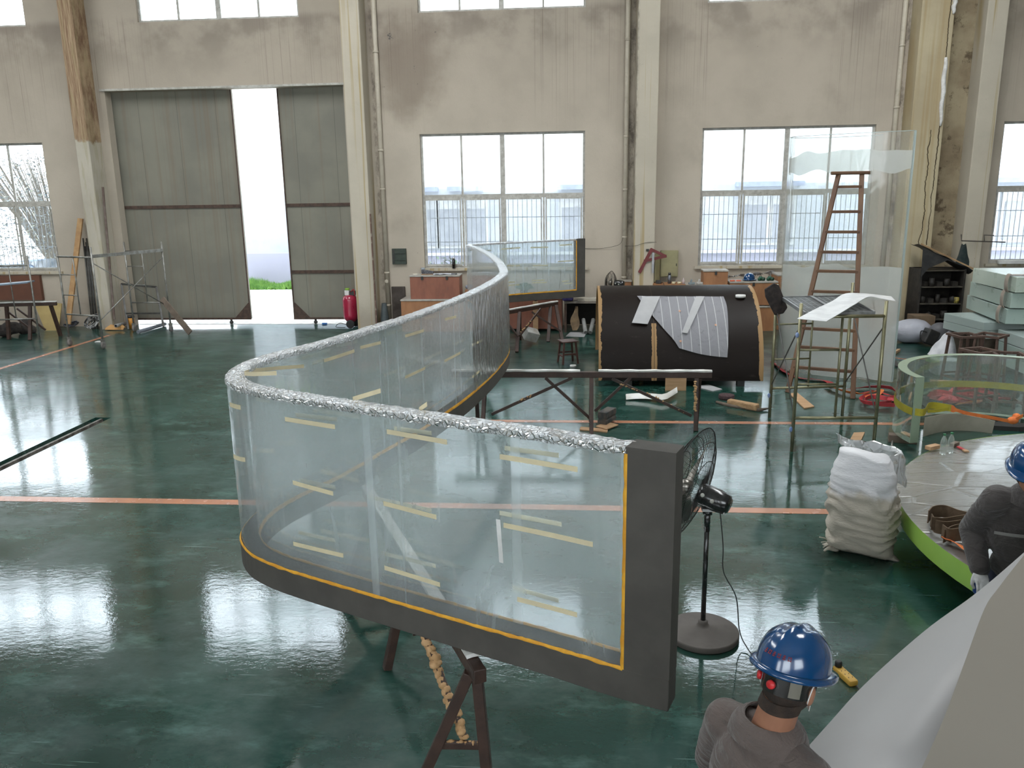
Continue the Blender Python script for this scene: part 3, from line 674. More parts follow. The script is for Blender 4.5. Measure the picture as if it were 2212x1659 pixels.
# near trestle under the front of the panel
pn, qn = (-.50, 3.72), (-1.78, 6.35)
dn = (Vector((*qn, 0))-Vector((*pn, 0))).normalized(); sn = Vector((-dn.y, dn.x, 0))
def NP_(t, s, z): v = Vector((*pn, 0))+dn*t+sn*s; return (v.x, v.y, z)
zl = .8
A1 = FL(912, 1659, .18); A2 = FL(1047, 1659, .18)
f1 = FL(905, 1700); f2 = FL(1055, 1705); g1 = NP_(2.55, .34, 0); g2 = NP_(2.55, -.34, 0)
C1 = f1.lerp(Vector(NP_(.12, .02, .72)), .40); C2 = f2.lerp(Vector(NP_(.12, -.02, .72)), .40); BM = C1.lerp(C2, .55)+Vector((0, .02, .02)); BT = FL(915, 1365, .68)
trestle(pn, qn, [(NP_(.12, .02, 0)[:2], f1[:2]), (NP_(.12, -.02, 0)[:2], f2[:2]), (NP_(2.6, .02, 0)[:2], g1[:2]), (NP_(2.6, -.02, 0)[:2], g2[:2]), (NP_(1.45, .02, 0)[:2], NP_(1.45, .20, 0)[:2])],
        [(tuple(f1.lerp(Vector(NP_(.12,.02,.72)),.38)), tuple(f2.lerp(Vector(NP_(.12,-.02,.72)),.38))), (BM, BT), (NP_(2.55, .22, .30), NP_(2.55, -.22, .30)), (NP_(1.4, 0, .25), NP_(2.5, 0, .72))],
        'red-brown steel trestle under the near end of the panel, crusted with dried foam', lw=.058, pads=((.04, 1),),
        gob=[(BM, BT, .030, 40), (C1, C2, .015, 12), (Vector(NP_(.12, .02, .72)).lerp(f1, .30), Vector(NP_(.12, .02, .72)).lerp(f1, .48), .018, 9)])
# far trestle
trestle((-1.95, 16.2), (-.48, 18.2), [((-1.25, 17.1), (-1.26, 16.36)), ((-1.25, 17.2), (-1.30, 17.8)), ((-.62, 18.0), (-.66, 17.55)), ((-.5, 18.1), (-.34, 17.35))],
        [((-1.22, 16.6, .3), (-.82, 17.5, .74)), ((-1.0, 17.3, .7), (-.38, 17.45, .25)), ((-1.24, 16.5, .3), (-1.6, 16.7, .72))],
        'red-brown steel trestle under the far end of the panel, behind the small stool', lw=.07, pads=((0, 1),), gob=[((-1.2, 16.7, .36), (-1.0, 17.0, .55), .02, 8)])
# ================= pedestal fans =================
M['cage'] = mat('dark_wire', (.05, .048, .045), .35, (.03, .028, .026), 20, metal=.5)
M['blackplastic'] = mat('glossy_black_plastic', (.012, .012, .012), .25, (.018, .018, .018), 9, coat=.5)
M['fanbase'] = mat('dusty_grey_plastic', (.105, .092, .082), .7, (.085, .074, .066), 5)
M['knob'] = mat('pale_knob', (.5, .5, .45), .4)
M['cable'] = mat('black_cable', (.012, .012, .012), .6)
def fan(x, y, hz, R, ax, label, base=True):
    root = thing('pedestal_fan', label, 'fan', (x, y, 0), 'pedestal fans')
    if base:
        MB().lathe([(.001, 0), (.256, 0), (.262, .004), (.263, .034), (.262, .042), (.254, .047), (.246, .048), (.242, .052), (.17, .060), (.166, .064), (.11, .070), (.106, .075), (.05, .078), (.036, .10), (.036, .12), (.02, .125), (.001, .125)], (x, y, 0), 40).build('base', M['fanbase'], root)
    MB().tube([(x, y, .09), (x, y, hz-.12)], .018, 12).build('pole', M['blackplastic'], root)
    c = MB().tube([(x, y, hz-.26), (x, y, hz-.10)], [.022, .022], 12); c.tube([(x, y, hz-.13), (x, y, hz-.10)], .034, 12); c.build('collar', M['blackplastic'], root)
    ax = Vector(ax).normalized(); q = ax.to_track_quat('Z', 'Y').to_matrix(); mc = Vector((x, y, hz))-ax*.02
    b = MB().box((x, y, hz-.085), (.09, .10, .02)); b.build('bracket', mat('steel_bracket', (.45, .45, .44), .35, metal=.8) if 'steel_bracket' not in bpy.data.materials else bpy.data.materials['steel_bracket'], root)
    m = MB(); prof = [(-.145, .01), (-.142, .05), (-.125, .072), (-.05, .082), (.06, .082), (.088, .070), (.09, .01)]
    m.lathe([(r, z) for z, r in prof], mc, 24, q); m.build('motor_housing', M['blackplastic'], root)
    for k, (u, v) in enumerate(((-.028, .02), (.02, -.02))):
        rad = (CAM-mc); rad = (rad-ax*rad.dot(ax)).normalized(); t = ax.cross(rad); p = mc+rad*.078+ax*(-u*1.6)+t*v*.3-Vector((0, 0, .015))
        mm = rad.to_track_quat('Z', 'Y').to_matrix(); MB().lathe([(.001, 0), (.016, 0), (.014, .014), (.001, .015)], p, 14, mm).build('knob', M['knob'], root)
    cc = mc+ax*.19
    bl = MB()
    for k in range(3):
        rows = []
        for i in range(8):
            r = .05+(R*.86-.05)*i/7; wd = (.35+.5*sin(pi*i/7*.8))*.62; row = []
            for j in range(7):
                a = k*2*pi/3+wd*(j/6-.5)+.15*i/7; row.append(cc+q @ Vector((r*cos(a), r*sin(a), .05*(j/6-.5))))
            rows.append(row)
        bl.grid(rows, .003)
    bl.lathe([(.001, -.03), (.055, -.03), (.055, .03), (.04, .045), (.001, .05)], cc, 18, q)
    bl.build('blades', mat('aluminium_blade', (.30, .28, .25), .35, metal=.9) if 'aluminium_blade' not in bpy.data.materials else bpy.data.materials['aluminium_blade'], root)
    for nm, sg in (('rear_guard', -1), ('front_guard', 1)):
        g = MB(); n = 66 if R > .35 else 48; wr = .0017
        for k in range(n):
            a0 = 2*pi*k/n; pts = []
            for i in range(8):
                f = i/7; r = .06+(R-.06)*f; z = sg*(.105*(1-f**2.6)); a = a0+.25*f*sg
                pts.append(cc+q @ Vector((r*cos(a), r*sin(a), z)))
            g.tube(pts, wr, 3, False)
        for rr in (.06, .06+(R-.06)*.45, .06+(R-.06)*.78, R):
            f = (rr-.06)/(R-.06); z = sg*(.105*(1-f**2.6)); g.tube([cc+q @ Vector((rr*cos(2*pi*k/40), rr*sin(2*pi*k/40), z)) for k in range(41)], .003 if rr < R else .0045, 5, False)
        if sg > 0: g.lathe([(.001, .106), (.06, .106), (.06, .112), (.001, .114)], cc, 20, q)
        g.build(nm, M['cage'], root)
    return root, mc
f1r, mc = fan(.92, 5.50, 1.085, .455, (-.86, .50, .24), 'black pedestal fan with round base standing just behind the near end of the panel')
p2 = WL(1334, 612, 18.9)
fan(p2.x, p2.y, p2.z, .27, (-.9, .35, .05), 'far pedestal fan by the wall, left of the pillar with the set square')
# fan cable to the power strip
pts = [mc+Vector((.05, -.03, -.06))]+[WL(1556, 1110, 5.45), WL(1562, 1180, 5.4), WL(1563, 1235, 5.35), FL(1590, 1290, .45), FL(1597, 1360, .12), FL(1612, 1396, .03), FL(1640, 1425, .012), FL(1720, 1452, .012), FL(1772, 1447, .012), FL(1805, 1442, .03)]
tag(MB().tube(catmull(pts, 6), .004, 6).build('power_cable', M['cable']), 'thin black cable hanging from the near fan down to the yellow power strip', 'cable')
ps = thing('power_strip', 'yellow power strip with a black plug on the floor beside the nearer worker', 'power strip', tuple(FL(1826, 1468)))
M['yellow_pl'] = mat('yellow_plastic', (.55, .33, .05), .5, (.48, .28, .04), 8)
a, b = FL(1806, 1448, 0), FL(1845, 1484, 0); a.z = b.z = .022; bevel(MB().bar(a, b, .065, .044).build('housing', M['yellow_pl'], ps), .012)
top = MB(); d = (b-a).normalized(); s_ = Vector((-d.y, d.x, 0))
for i in range(3):
    for o in (-.014, .014): top.box(a.lerp(b, .38+.2*i)+s_*o+Vector((0, 0, .0225)), (.004, .010, .002))
top.build('socket_slots', M['dark'], ps)
bevel(MB().lathe([(.001, 0), (.024, 0), (.024, .03), (.016, .04), (.001, .04)], a.lerp(b, .1)+Vector((0, 0, .022)), 16).build('plug', M['cable'], ps), .003)
e = FL(1856, 1492, .012)
tag(MB().tube(catmull([b+d*.02, b+d*.1+Vector((0, 0, -.01)), FL(1900, 1525, .006), FL(1990, 1560, .006)], 6), .005, 6).build('strip_cord', M['cable']), 'black cord leaving the yellow power strip towards the white sheet', 'cable')

# ================= dark half-cylinder mould =================
XA, XB, YC, ZC0, RC = .34, 3.05, 14.78, .13, 1.40
def CY(px, py, off=0.0):      # where a photograph direction meets the mould: x, angle
    d = RM @ Vector(((px-IW/2)/FPX, -(py-IH/2)/FPX, -1)); R = RC+off
    A = d.y**2+d.z**2; B = 2*(d.y*(CAM.y-YC)+d.z*(CAM.z-ZC0)); Cc = (CAM.y-YC)**2+(CAM.z-ZC0)**2-R*R; D = B*B-4*A*Cc
    if D < 0: t = -B/(2*A)
    else: t = (-B-sqrt(D))/(2*A)
    p = CAM+d*t; return p.x, atan2(p.z-ZC0, YC-p.y)
def cyl(x, a, off=0.0): return Vector((x, YC-(RC+off)*cos(a), ZC0+(RC+off)*sin(a)))
def mould_mat():
    t = WNT('dark_phenolic_plywood'); X, Y, Z = t.xyz()
    c = t.mix(t.noise(3, det=6), (.007, .004, .003), (.012, .008, .006)); c = t.mix(t.M('MULTIPLY', t.step(t.noise(5, (1, 1, 2.5), 6, .7), .58, .75), .25), c, (.09, .075, .065))
    wood = t.mix(t.noise(3, (30, 1, 1), 4), (.38, .25, .12), (.22, .12, .05))
    def worn(x0, wd, k): 
        return t.M('LESS_THAN', t.M('ABSOLUTE', t.M('SUBTRACT', X, x0)), t.M('MULTIPLY', t.M('ADD', .25, t.M('MULTIPLY', t.step(t.noise(1.8, (.01, 1, 1), 5, .7, loc=(0, k, 0)), .3, .62), 1.0)), wd))
    c = t.mix(worn(XA, .055, 0), c, wood); c = t.mix(worn(XB, .06, 4), c, wood)
    c = t.mix(t.M('MULTIPLY', worn(1.265, .04, 8), t.M('LESS_THAN', Z, 1.02)), c, wood)
    c = t.mix(t.M('LESS_THAN', t.M('ABSOLUTE', t.M('SUBTRACT', X, 1.265)), .004), c, (.05, .03, .02))
    return t.done(t.pr(col=c, rough=t.M('ADD', .42, t.M('MULTIPLY', t.noise(3), .2)), spec=.18))
md = thing('curved_mould', 'dark brown half-cylinder plywood mould with worn tan edges, in the middle of the hall', 'mould', ((XA+XB)/2, YC, 0))
rows = [[cyl(XA+(XB-XA)*j/24, pi*i/48) for j in range(25)] for i in range(49)]
MB().grid(rows, .035).build('shell', mould_mat(), md)
for x in (XA+.05, XB-.05, 1.265):
    m = MB(); m.prism([(-(RC-.04)*cos(pi*i/24), (RC-.04)*sin(pi*i/24)) for i in range(25)]+[((RC-.16)*cos(pi*i/24), (RC-.16)*sin(pi*i/24)) for i in range(25)], .03, Matrix(((0, 0, 1), (1, 0, 0), (0, 1, 0))), (x-.015, YC, ZC0)); m.build('rib', mat('raw_ply_%d' % int(x*10), (.36, .24, .13), .8, (.28, .18, .09), 6), md)
for sy in (-1, 1): MB().b2(XA, XB, YC+sy*(RC-.03)-.03, YC+sy*(RC-.03)+.03, ZC0-.03, ZC0+.05).build('base_rail', bpy.data.materials['dark_phenolic_plywood'], md)
for x in (XA+.5, XB-.35):
    for sy in (-1, 1): MB().b2(x-.06, x+.06, YC+sy*(RC-.1)-.06, YC+sy*(RC-.1)+.06, 0, ZC0-.03).build('foot', M['blacksteel'], md)
# striped cloth
def cloth_mat():
    t = WNT('striped_grey_cloth'); X, Y, Z = t.xyz()
    c = t.mix(t.noise(3), (.20, .20, .22), (.25, .25, .265))
    sx = t.M('MODULO', t.M('ADD', t.M('ADD', X, t.M('MULTIPLY', Z, .05)), 20), .148)
    c = t.mix(t.M('LESS_THAN', sx, .011), c, (.45, .45, .46))
    sm = t.M('MULTIPLY', t.step(t.noise(9, (1, 1, 1), 5, .75), .60, .68), .5); c = t.mix(sm, c, (.12, .12, .13))
    return t.done(t.pr(col=c, rough=.85, normal=t.bump(t.noise(6, (1, 1, 1), 4, .5, dist=1), .3, .05)))
Lc = catmull([(1376, 641, 0), (1398, 668, 0), (1424, 700, 0), (1452, 731, 0), (1467, 752, 0)], 6); Rc = catmull([(1563, 641, 0), (1570, 662, 0), (1573, 700, 0), (1573, 740, 0), (1571, 772, 0)], 6)
rows = []
for i, (l, r) in enumerate(zip(Lc, Rc)):
    row = []
    for j in range(25):
        f = j/24; x, a = CY(l.x+(r.x-l.x)*f, l.y+(r.y-l.y)*f+7*sin(pi*f)*(i/len(Lc))*.6, .015)
        row.append(cyl(x, a, .014+.012*abs(noise.noise(Vector((x*3.2+a, a*2.2, 1))))+.010*abs(sin(x*9-a*7))*max(0, 1-f*1.3)))
    rows.append(row)
back = [[cyl(p[0], p[1], .016) for p in [(XA+.75+(1.26)*j/24, pi/2+.05+.35*k/4) for j in range(25)]] for k in range(4, 0, -1)]
cl = thing('draped_cloth', 'grey striped cloth with small orange stars draped over the dark mould', 'cloth', tuple(cyl(1.8, 1.0)))
MB().grid(rows, .004).build('cloth', cloth_mat(), cl)
M['star'] = mat('orange_print', (.62, .33, .20), .85)
for (sx, sy) in ((1546, 702), (1470, 737), (1468, 672)):
    x, a = CY(sx, sy, .035); o = cyl(x, a, .038); nrm = (o-Vector((x, YC, ZC0))).normalized(); q = nrm.to_track_quat('Z', 'Y').to_matrix()
    MB().prism([((.028 if k % 2 == 0 else .011)*cos(pi/5*k+.3), (.028 if k % 2 == 0 else .011)*sin(pi/5*k+.3)) for k in range(10)], .002, q, o).build('printed_star', M['star'], cl)
M['strip'] = mat('white_foam_board', (.38, .38, .385), .6, (.34, .34, .345), 3)
def strip(q, label):
    (l0, r0), (l1, r1) = q; rows = []
    for i in range(15):
        f = i/14; A_ = (l0[0]+(l1[0]-l0[0])*f, l0[1]+(l1[1]-l0[1])*f); B_ = (r0[0]+(r1[0]-r0[0])*f, r0[1]+(r1[1]-r0[1])*f)
        xa, aa = CY(*A_, .05); xb, ab = CY(*B_, .05); rows.append([cyl(xa, aa, .05), cyl((xa+xb)/2, (aa+ab)/2, .052), cyl(xb, ab, .05)])
    tag(MB().grid(rows, -.010).build('board_strip', M['strip']), label, 'board', 'white boards on the mould')
strip((((1388, 640), (1426, 640)), ((1365, 697), (1399, 700))), 'wide white board lying over the mould, left end of the striped cloth')
strip((((1503, 640), (1522, 640)), ((1473, 718), (1485, 720))), 'narrow white board lying over the striped cloth')
x, a = CY(1600, 640, .03); o = cyl(x, min(a, pi/2-.02), .0)
tag(MB().lathe([(.055, 0), (.085, 0), (.085, .045), (.055, .045), (.055, 0)], o+Vector((0, 0, .004)), 24).build('tape_roll', M['tape_white']), 'roll of white tape lying on top of the dark mould', 'tape roll')
# things on the floor around the mould
M['ply'] = mat('plywood', (.46, .29, .16), .75, (.38, .23, .12), 3, stretch=(1, 8, 8))
M['wood'] = mat('raw_timber', (.42, .27, .14), .8, (.30, .18, .09), 4, stretch=(1, 6, 6), bump=.2, dirt=.3)
M['woodgrey'] = mat('weathered_timber', (.17, .13, .10), .9, (.11, .085, .065), 5, bump=.3, dirt=.4)
p = FL(1437, 844); q = FL(1482, 844)
tag(bevel(MB().b2(p.x, q.x, p.y, p.y+.03, 0, .27).build('plywood_square', M['ply']), .003), 'square piece of light plywood propped under the front of the dark mould', 'board')
def slab(pts, h, name, mt, lab, cat, z0=0.0, grp=None):
    o = MB().prism([(p[0], p[1]) for p in pts], h, None, (0, 0, z0)).build(name, mt); return tag(bevel(o, min(.004, h*.3)), lab, cat, grp)
slab([FL(1705, 852), FL(1722, 850), FL(1759, 880), FL(1737, 884)], .02, 'wood_board', M['ply'], 'thin pale board lying flat on the floor inside the scaffold', 'board')
slab([FL(1832, 959), FL(1844, 937), FL(1868, 936), FL(1856, 962)], .02, 'wood_board', M['ply'], 'short brown board on the floor behind the big white sack', 'board')
slab([FL(1252, 930), FL(1254, 924), FL(1313, 929), FL(1312, 935)], .018, 'wood_board', M['ply'], 'pale board under the trestle post, beneath the dark iron block', 'board')
slab([FL(1287, 925), FL(1310, 932), FL(1336, 922), FL(1312, 916)], .016, 'wood_board', M['ply'], 'thin board directly under the dark iron block', 'board', .019)
ib = MB(); a, b = FL(1300, 922, .0), FL(1327, 906, .0); d = (b-a).normalized(); s_ = Vector((-d.y, d.x, 0))
prof = [(-.07, 0), (.07, 0), (.07, .05), (.055, .07), (.07, .09), (.07, .17), (-.07, .17), (-.07, .09), (-.055, .07), (-.07, .05)]
ib.prism(prof, .34, Matrix((s_, Vector((0, 0, 1)), d)).transposed(), a+Vector((0, 0, .037)))
tag(bevel(ib.build('iron_block', mat('chipped_iron', (.10, .085, .07), .8, (.03, .04, .045), 9, bump=.5, dirt=.6)), .008), 'dark chipped iron block resting on boards beneath the middle trestle', 'block')
p = FL(1605, 880); q = WL(1638, 882, p.y-.1)
tb = MB(); a, b = FL(1573, 876), FL(1637, 888); a.z = b.z = .055; tag(bevel(tb.bar(a, b, .11, .10).build('timber_block', M['wood']), .02), 'rounded pale timber block on the floor left of the scaffold', 'block')
tag(MB().tube([FL(1548, 868, .02), FL(1572, 875, .02), FL(1640, 886, .02), FL(1660, 882, .03)], [.02, .03, .03, .01], 8).build('scraper', M['woodgrey']), 'dark scraper tool lying under the pale timber block', 'tool')
p = FL(1569, 862); tag(bevel(MB().lathe([(.001, 0), (.11, 0), (.125, .03), (.12, .07), (.06, .085), (.001, .09)], p, 18).build('sanding_pad', mat('dark_bristle', (.09, .05, .055), .95, (.05, .03, .03), 40, bump=1, bs=140)), .003), 'round dark red-brown bristle pad on the floor by the mould', 'pad')
m = MB(); rows = []
for i in range(11):
    f = i/10; c = FL(1352+110*f, 855-2*sin(f*5)-28*max(0, f-.75)*2.5, .06+.05*f); rows.append([c+Vector((0, -.06, -.05)), c+Vector((0, 0, .02)), c+Vector((0, .08, -.03))])
tag(m.grid(rows, .01).build('foam_offcut', M['white_foam']), 'curved white foam offcut on the floor under the mould', 'foam')
slab([FL(1500, 836), FL(1530, 832), FL(1560, 842), FL(1540, 846)], .015, 'wood_board', M['strip'], 'pale board half under the right foot of the dark mould', 'board')
# ================= stool and cube =================
M['redwood'] = mat('red_brown_wood', (.085, .035, .026), .45, (.06, .025, .02), 6, stretch=(1, 5, 1))
def stool(x, y, z, ang, label, solid=True, h=.44, w=.27, cat='stool', grp=None, mt='redwood', lw=.034):
    root = thing('stool', label, cat, (x, y, z), grp); root.rotation_euler = (0, 0, ang); s = w/2
    L = [Vector((sx*s*1.12, sy*s*1.12, 0)) for sx in (-1, 1) for sy in (-1, 1)]; T = [Vector((sx*(s-.02), sy*(s-.02), h-.02)) for sx in (-1, 1) for sy in (-1, 1)]
    if solid: bevel(MB().box((0, 0, h-.011), (w+.05, w+.05, .022)).build('seat', M[mt], root, world=False), .004)
    else:
        f = MB()
        for sx in (-1, 1): f.box((sx*s, 0, h-.018), (.045, w+.045, .036)); f.box((0, sx*s, h-.018), (w-.045, .045, .036))
        bevel(f.build('seat_frame', M[mt], root, world=False), .003)
    for a, b in zip(L, T): bevel(MB().bar(a, b, lw, lw).build('leg', M[mt], root, world=False), .003)
    for (i, j, zz) in ((0, 1, .16), (2, 3, .16), (0, 2, .20), (1, 3, .20)):
        f = zz/h; MB().bar(L[i].lerp(T[i], f), L[j].lerp(T[j], f), .02, .03).build('rail', M[mt], root, world=False)
    return root
stool(-.20, 15.32, 0, .35, 'small red-brown wooden stool standing between the panel and the dark mould')
c = FL(1146, 745); fb = MB(); fb.box((0, 0, .155), (.30, .24, .22), (.45, .30, .5)); 
o = fb.build('foam_block', mat('foam_block_skin', (.42, .42, .41), .8, (.20, .18, .14), 2, bump=.2)); o.location = (c.x, c.y+.12, .02); tag(bevel(o, .01), 'pale foam block tipped on its edge beside the far trestle', 'block')
tag(MB().lathe([(.03, 0), (.06, 0), (.06, .03), (.03, .03), (.03, 0)], FL(1238, 792), 16).build('tape_roll', M['tape_white']), 'small roll of tape on the floor in front of the red-brown stool', 'tape roll')

# ================= along the back wall =================
M['boxwood'] = mat('orange_varnished_ply', (.36, .17, .075), .55, (.30, .135, .06), 2.5, stretch=(3, 1, 1), dirt=.15)
M['boxred'] = mat('red_brown_ply', (.27, .10, .06), .55, (.22, .08, .05), 2.5, stretch=(3, 1, 1), dirt=.2)
def chest(name, x0, x1, y0, y1, z0, z1, label, mt='boxwood', lid=True, cat='tool chest', hw=1, grp=None):
    c = ((x0+x1)/2, (y0+y1)/2, z0); root = thing(name, label, cat, c, grp); zl = z1-.035 if lid else z1
    bevel(MB().b2(x0, x1, y0, y1, z0, zl).build('body', M[mt], root), .004)
    if lid: bevel(MB().b2(x0-.012, x1+.012, y0-.015, y1, zl+.001, z1).build('lid', M.get(mt+'_lid', mat('pale_lid', (.42, .40, .36), .6, (.33, .30, .26), 6, dirt=.3) if 'pale_lid' not in bpy.data.materials else bpy.data.materials['pale_lid']), root), .004)
    for k in range(hw):
        xx = x0+(x1-x0)*(k+.5)/hw; MB().b2(xx-.025, xx+.025, y0-.022, y0-.001, zl-.07, zl+.01).build('clasp', M['blacksteel'], root)
    return root
chest('tool_chest', -4.20, -2.70, 18.92, 19.55, 0, .77, 'low orange-brown chest by the back wall, under the red-brown chest', hw=0)
chest('tool_chest', -3.98, -2.80, 19.02, 19.50, .77, 1.33, 'red-brown chest with papers and a shoe on top, stacked left of the panel', 'boxred', hw=2)
chest('storage_box', -2.67, -2.46, 19.0, 19.5, 0.0, .98, 'narrow orange box right of the red-brown chest, partly behind the panel', hw=0, lid=False, cat='box')
p = WL(1000, 618, 19.2); tag(MB().ball((-2.60, 19.2, 1.03), (.09, .08, .055)).build('work_glove', mat('blue_knit', (.10, .14, .22), .9, (.3, .33, .38), 30)), 'blue-grey knitted glove on the narrow orange box', 'glove')
# on the red-brown chest
sh = thing('shoe', 'dark sneaker on the red-brown chest by the centre window', 'shoe', (-3.58, 19.2, 1.33)); 
rows = []
for i in range(9):
    f = i/8; L_ = -.14+.28*f; wdt = .045*(1-.35*abs(f-.55)) ; hh = .10-.045*f; rows.append([(-3.58+L_, 19.2-wdt, 1.352), (-3.58+L_, 19.2-wdt*.9, 1.352+hh*.7), (-3.58+L_, 19.2, 1.352+hh), (-3.58+L_, 19.2+wdt*.9, 1.352+hh*.7), (-3.58+L_, 19.2+wdt, 1.352)])
MB().grid(rows, .006).build('upper', mat('dark_mesh_fabric', (.03, .03, .04), .9, (.12, .12, .13), 30), sh)
bevel(MB().prism([(-.15, -.045), (.14, -.04), (.16, 0), (.14, .045), (-.15, .045)], .022, None, (-3.58, 19.2, 1.331)).build('sole', mat('tan_sole', (.4, .25, .15), .8), sh), .005)
for i, (cx, cy, r_, lab) in enumerate(((-3.28, 19.15, .2, 'white paper sheet with dark writing hanging off the chest beside the sneaker'), (-3.05, 19.22, -.3, 'loose white paper sheet lying flat on the red-brown chest'))):
    rt = thing('paper_sheet', lab, 'paper', (cx, cy, 1.335)); rows = []
    for a in range(7):
        rows.append([Vector((cx, cy, 1.338+.002*i))+Matrix.Rotation(r_, 3, 'Z') @ Vector((-.16+.32*j/6, -.12+.24*a/6, .02*abs(sin(j+a*.7))*(1 if i == 0 else .2))) for j in range(7)])
    MB().grid(rows, .001).build('sheet', mat('paper_%d' % i, (.62, .63, .68), .8), rt)
    if i == 0:
        w_ = MB()
        for a in range(3):
            for j in range(6): w_.box((cx-.11+.042*j, cy-.06+.05*a, 1.366), (.028 if (a+j) % 3 else .014, .016, .001), (0, 0, r_))
        w_.build('writing', M['blackplastic'], rt)
fl = thing('vacuum_flask', 'black vacuum flask with steel cap on the window ledge above the chest', 'flask', tuple(WL(978, 586, 19.8)))
fp = WL(978, 587, 19.6); fp.z = 1.421; fp.y = 19.82-.02; MB().lathe([(.001, 0), (.042, 0), (.042, .20), (.030, .225), (.001, .225)], fp, 18).build('body', M['blackplastic'], fl)
MB().lathe([(.001, 0), (.033, 0), (.033, .035), (.001, .035)], fp+Vector((0, 0, .226)), 18).build('cap', mat('brushed_steel', (.6, .6, .6), .3, metal=1), fl)
tag(MB().lathe([(.001, 0), (.045, 0), (.048, .13), (.04, .13), (.036, .02), (.001, .02)], WL(914, 590, 19.3), 16).build('metal_cup', mat('grey_tin', (.28, .31, .34), .5, metal=.3)), 'grey metal cup at the left end of the red-brown chest', 'cup')
tag(MB().lathe([(.001, 0), (.05, 0), (.06, .05), (.05, .05), (.045, .012), (.001, .012)], WL(897, 596, 19.25), 16).build('bowl', mat('cream_plastic', (.6, .55, .45), .5)), 'small cream bowl beside the grey metal cup on the chest', 'bowl')
pos = WL(992, 590, 19.2)
tag(MB().box((pos.x-.12, pos.y-.02, 1.345), (.14, .05, .02), (0, 0, .2)).build('pliers', M['blacksteel']), 'small dark pliers lying on the chest right of the papers', 'tool')
# green louvre box on wall
lv = thing('wall_vent', 'dark green louvred metal box fixed on the wall beside the drain pipe', 'vent', (-4.385, 19.80, 1.53))
M['darkgreen'] = mat('dark_green_metal', (.045, .060, .045), .6, (.03, .042, .032), 9, dirt=.4)
bevel(MB().b2(-4.56, -4.21, 19.79, 19.86, 1.53, 1.91).build('housing', M['darkgreen'], lv), .006)
for k in range(2): MB().b2(-4.54, -4.23, 19.775, 19.789, 1.63+.16*k, 1.645+.16*k).build('slat', M['darkgreen'], lv)
MB().b2(-4.54, -4.50, 19.778, 19.789, 1.56, 1.88).build('hinge_strip', M['blacksteel'], lv)
# dark worn patch / opening in the wall foot
tag(bevel(MB().b2(-4.62, -4.28, 19.80, 19.86, 0, .98).build('wall_recess_board', mat('sooty_board', (.045, .035, .028), .9, (.09, .075, .065), 3)), .01), 'blackened board against the wall foot between the drain pipe and the chest', 'board')
# wood bench and chest seen through/under the far end of the panel
chest('tool_chest', -1.62, -.38, 18.95, 19.55, .06, .80, 'red-brown chest by the wall behind the far trestle, seen under the panel', 'boxred', hw=1)
chest('tool_chest', -2.44, -1.66, 19.0, 19.55, .06, .82, 'dull red chest behind the far end of the panel, left of the timber post', 'boxred', hw=1)
tag(bevel(MB().b2(-1.06, -.94, 18.78, 18.88, 0, .72).build('timber_post', M['ply']), .004), 'short pale timber post leaning against the red-brown chest under the panel', 'post')
for i in range(9):
    pass
shb = thing('shrub', 'potted leafy plant standing behind the far end of the panel', 'plant', (-1.3, 19.55, .85))
l = MB(); rn = random.Random(8)
for i in range(34):
    a = rn.uniform(0, 2*pi); c0 = Vector((-1.3, 19.4, .9)); d = Vector((cos(a), .35*sin(a), rn.uniform(.3, 1.3))).normalized()*.30; sd = d.cross(Vector((0, 1, 0))).normalized()*.03
    l.add([c0, c0+d*.6+sd, c0+d-Vector((0, 0, .08)), c0+d*.6-sd], [(0, 1, 2, 3)])
l.build('foliage', M['leaf'], shb); MB().lathe([(.001, 0), (.07, 0), (.09, .1), (.001, .1)], (-1.3, 19.4, .82), 14).build('pot', M['fanbase'], shb)
bn = thing('workbench', 'dark steel workbench with clutter between the far trestle and the mould', 'workbench', (.35, 19.1, 0))
bevel(MB().b2(-.33, 1.15, 18.75, 19.45, .68, .72).build('worktop', mat('grimy_worktop', (.20, .17, .14), .7, (.08, .07, .06), 4, dirt=.5), bn), .004)
for x in (-.30, 1.12):
    for y in (18.8, 19.4): MB().b2(x-.025, x+.025, y-.025, y+.025, 0, .68).build('leg', M['rust'], bn)
MB().b2(-.28, 1.1, 19.38, 19.42, .1, .66).build('back_panel', M['dark'], bn)
tag(bevel(MB().box((-.25, 18.95, .79), (.26, .2, .13)).build('purple_bag', mat('violet_plastic', (.06, .04, .22), .35, (.10, .08, .3), 14, bump=.6, bs=20)), .04), 'dark violet plastic bag on the left end of the workbench', 'bag')
tag(bevel(MB().b2(-.02, .45, 18.85, 19.2, .722, .78).build('document_tray', mat('pale_card', (.5, .46, .38), .8)), .004), 'flat stack of pale card on the workbench', 'tray')
tag(bevel(MB().box((.58, 18.95, .79), (.2, .16, .13)).build('power_tool', M['blacksteel']), .02), 'black power tool on the workbench behind the end of the panel', 'tool')
tag(MB().ball((.86, 18.9, .86), (.12, .10, .13)).ball((.80, 18.85, .93), (.05, .05, .05)).build('tool_bag', mat('black_blue_cloth', (.015, .03, .06), .8, (.01, .01, .012), 7)), 'black and blue cloth bag at the right end of the workbench', 'bag')
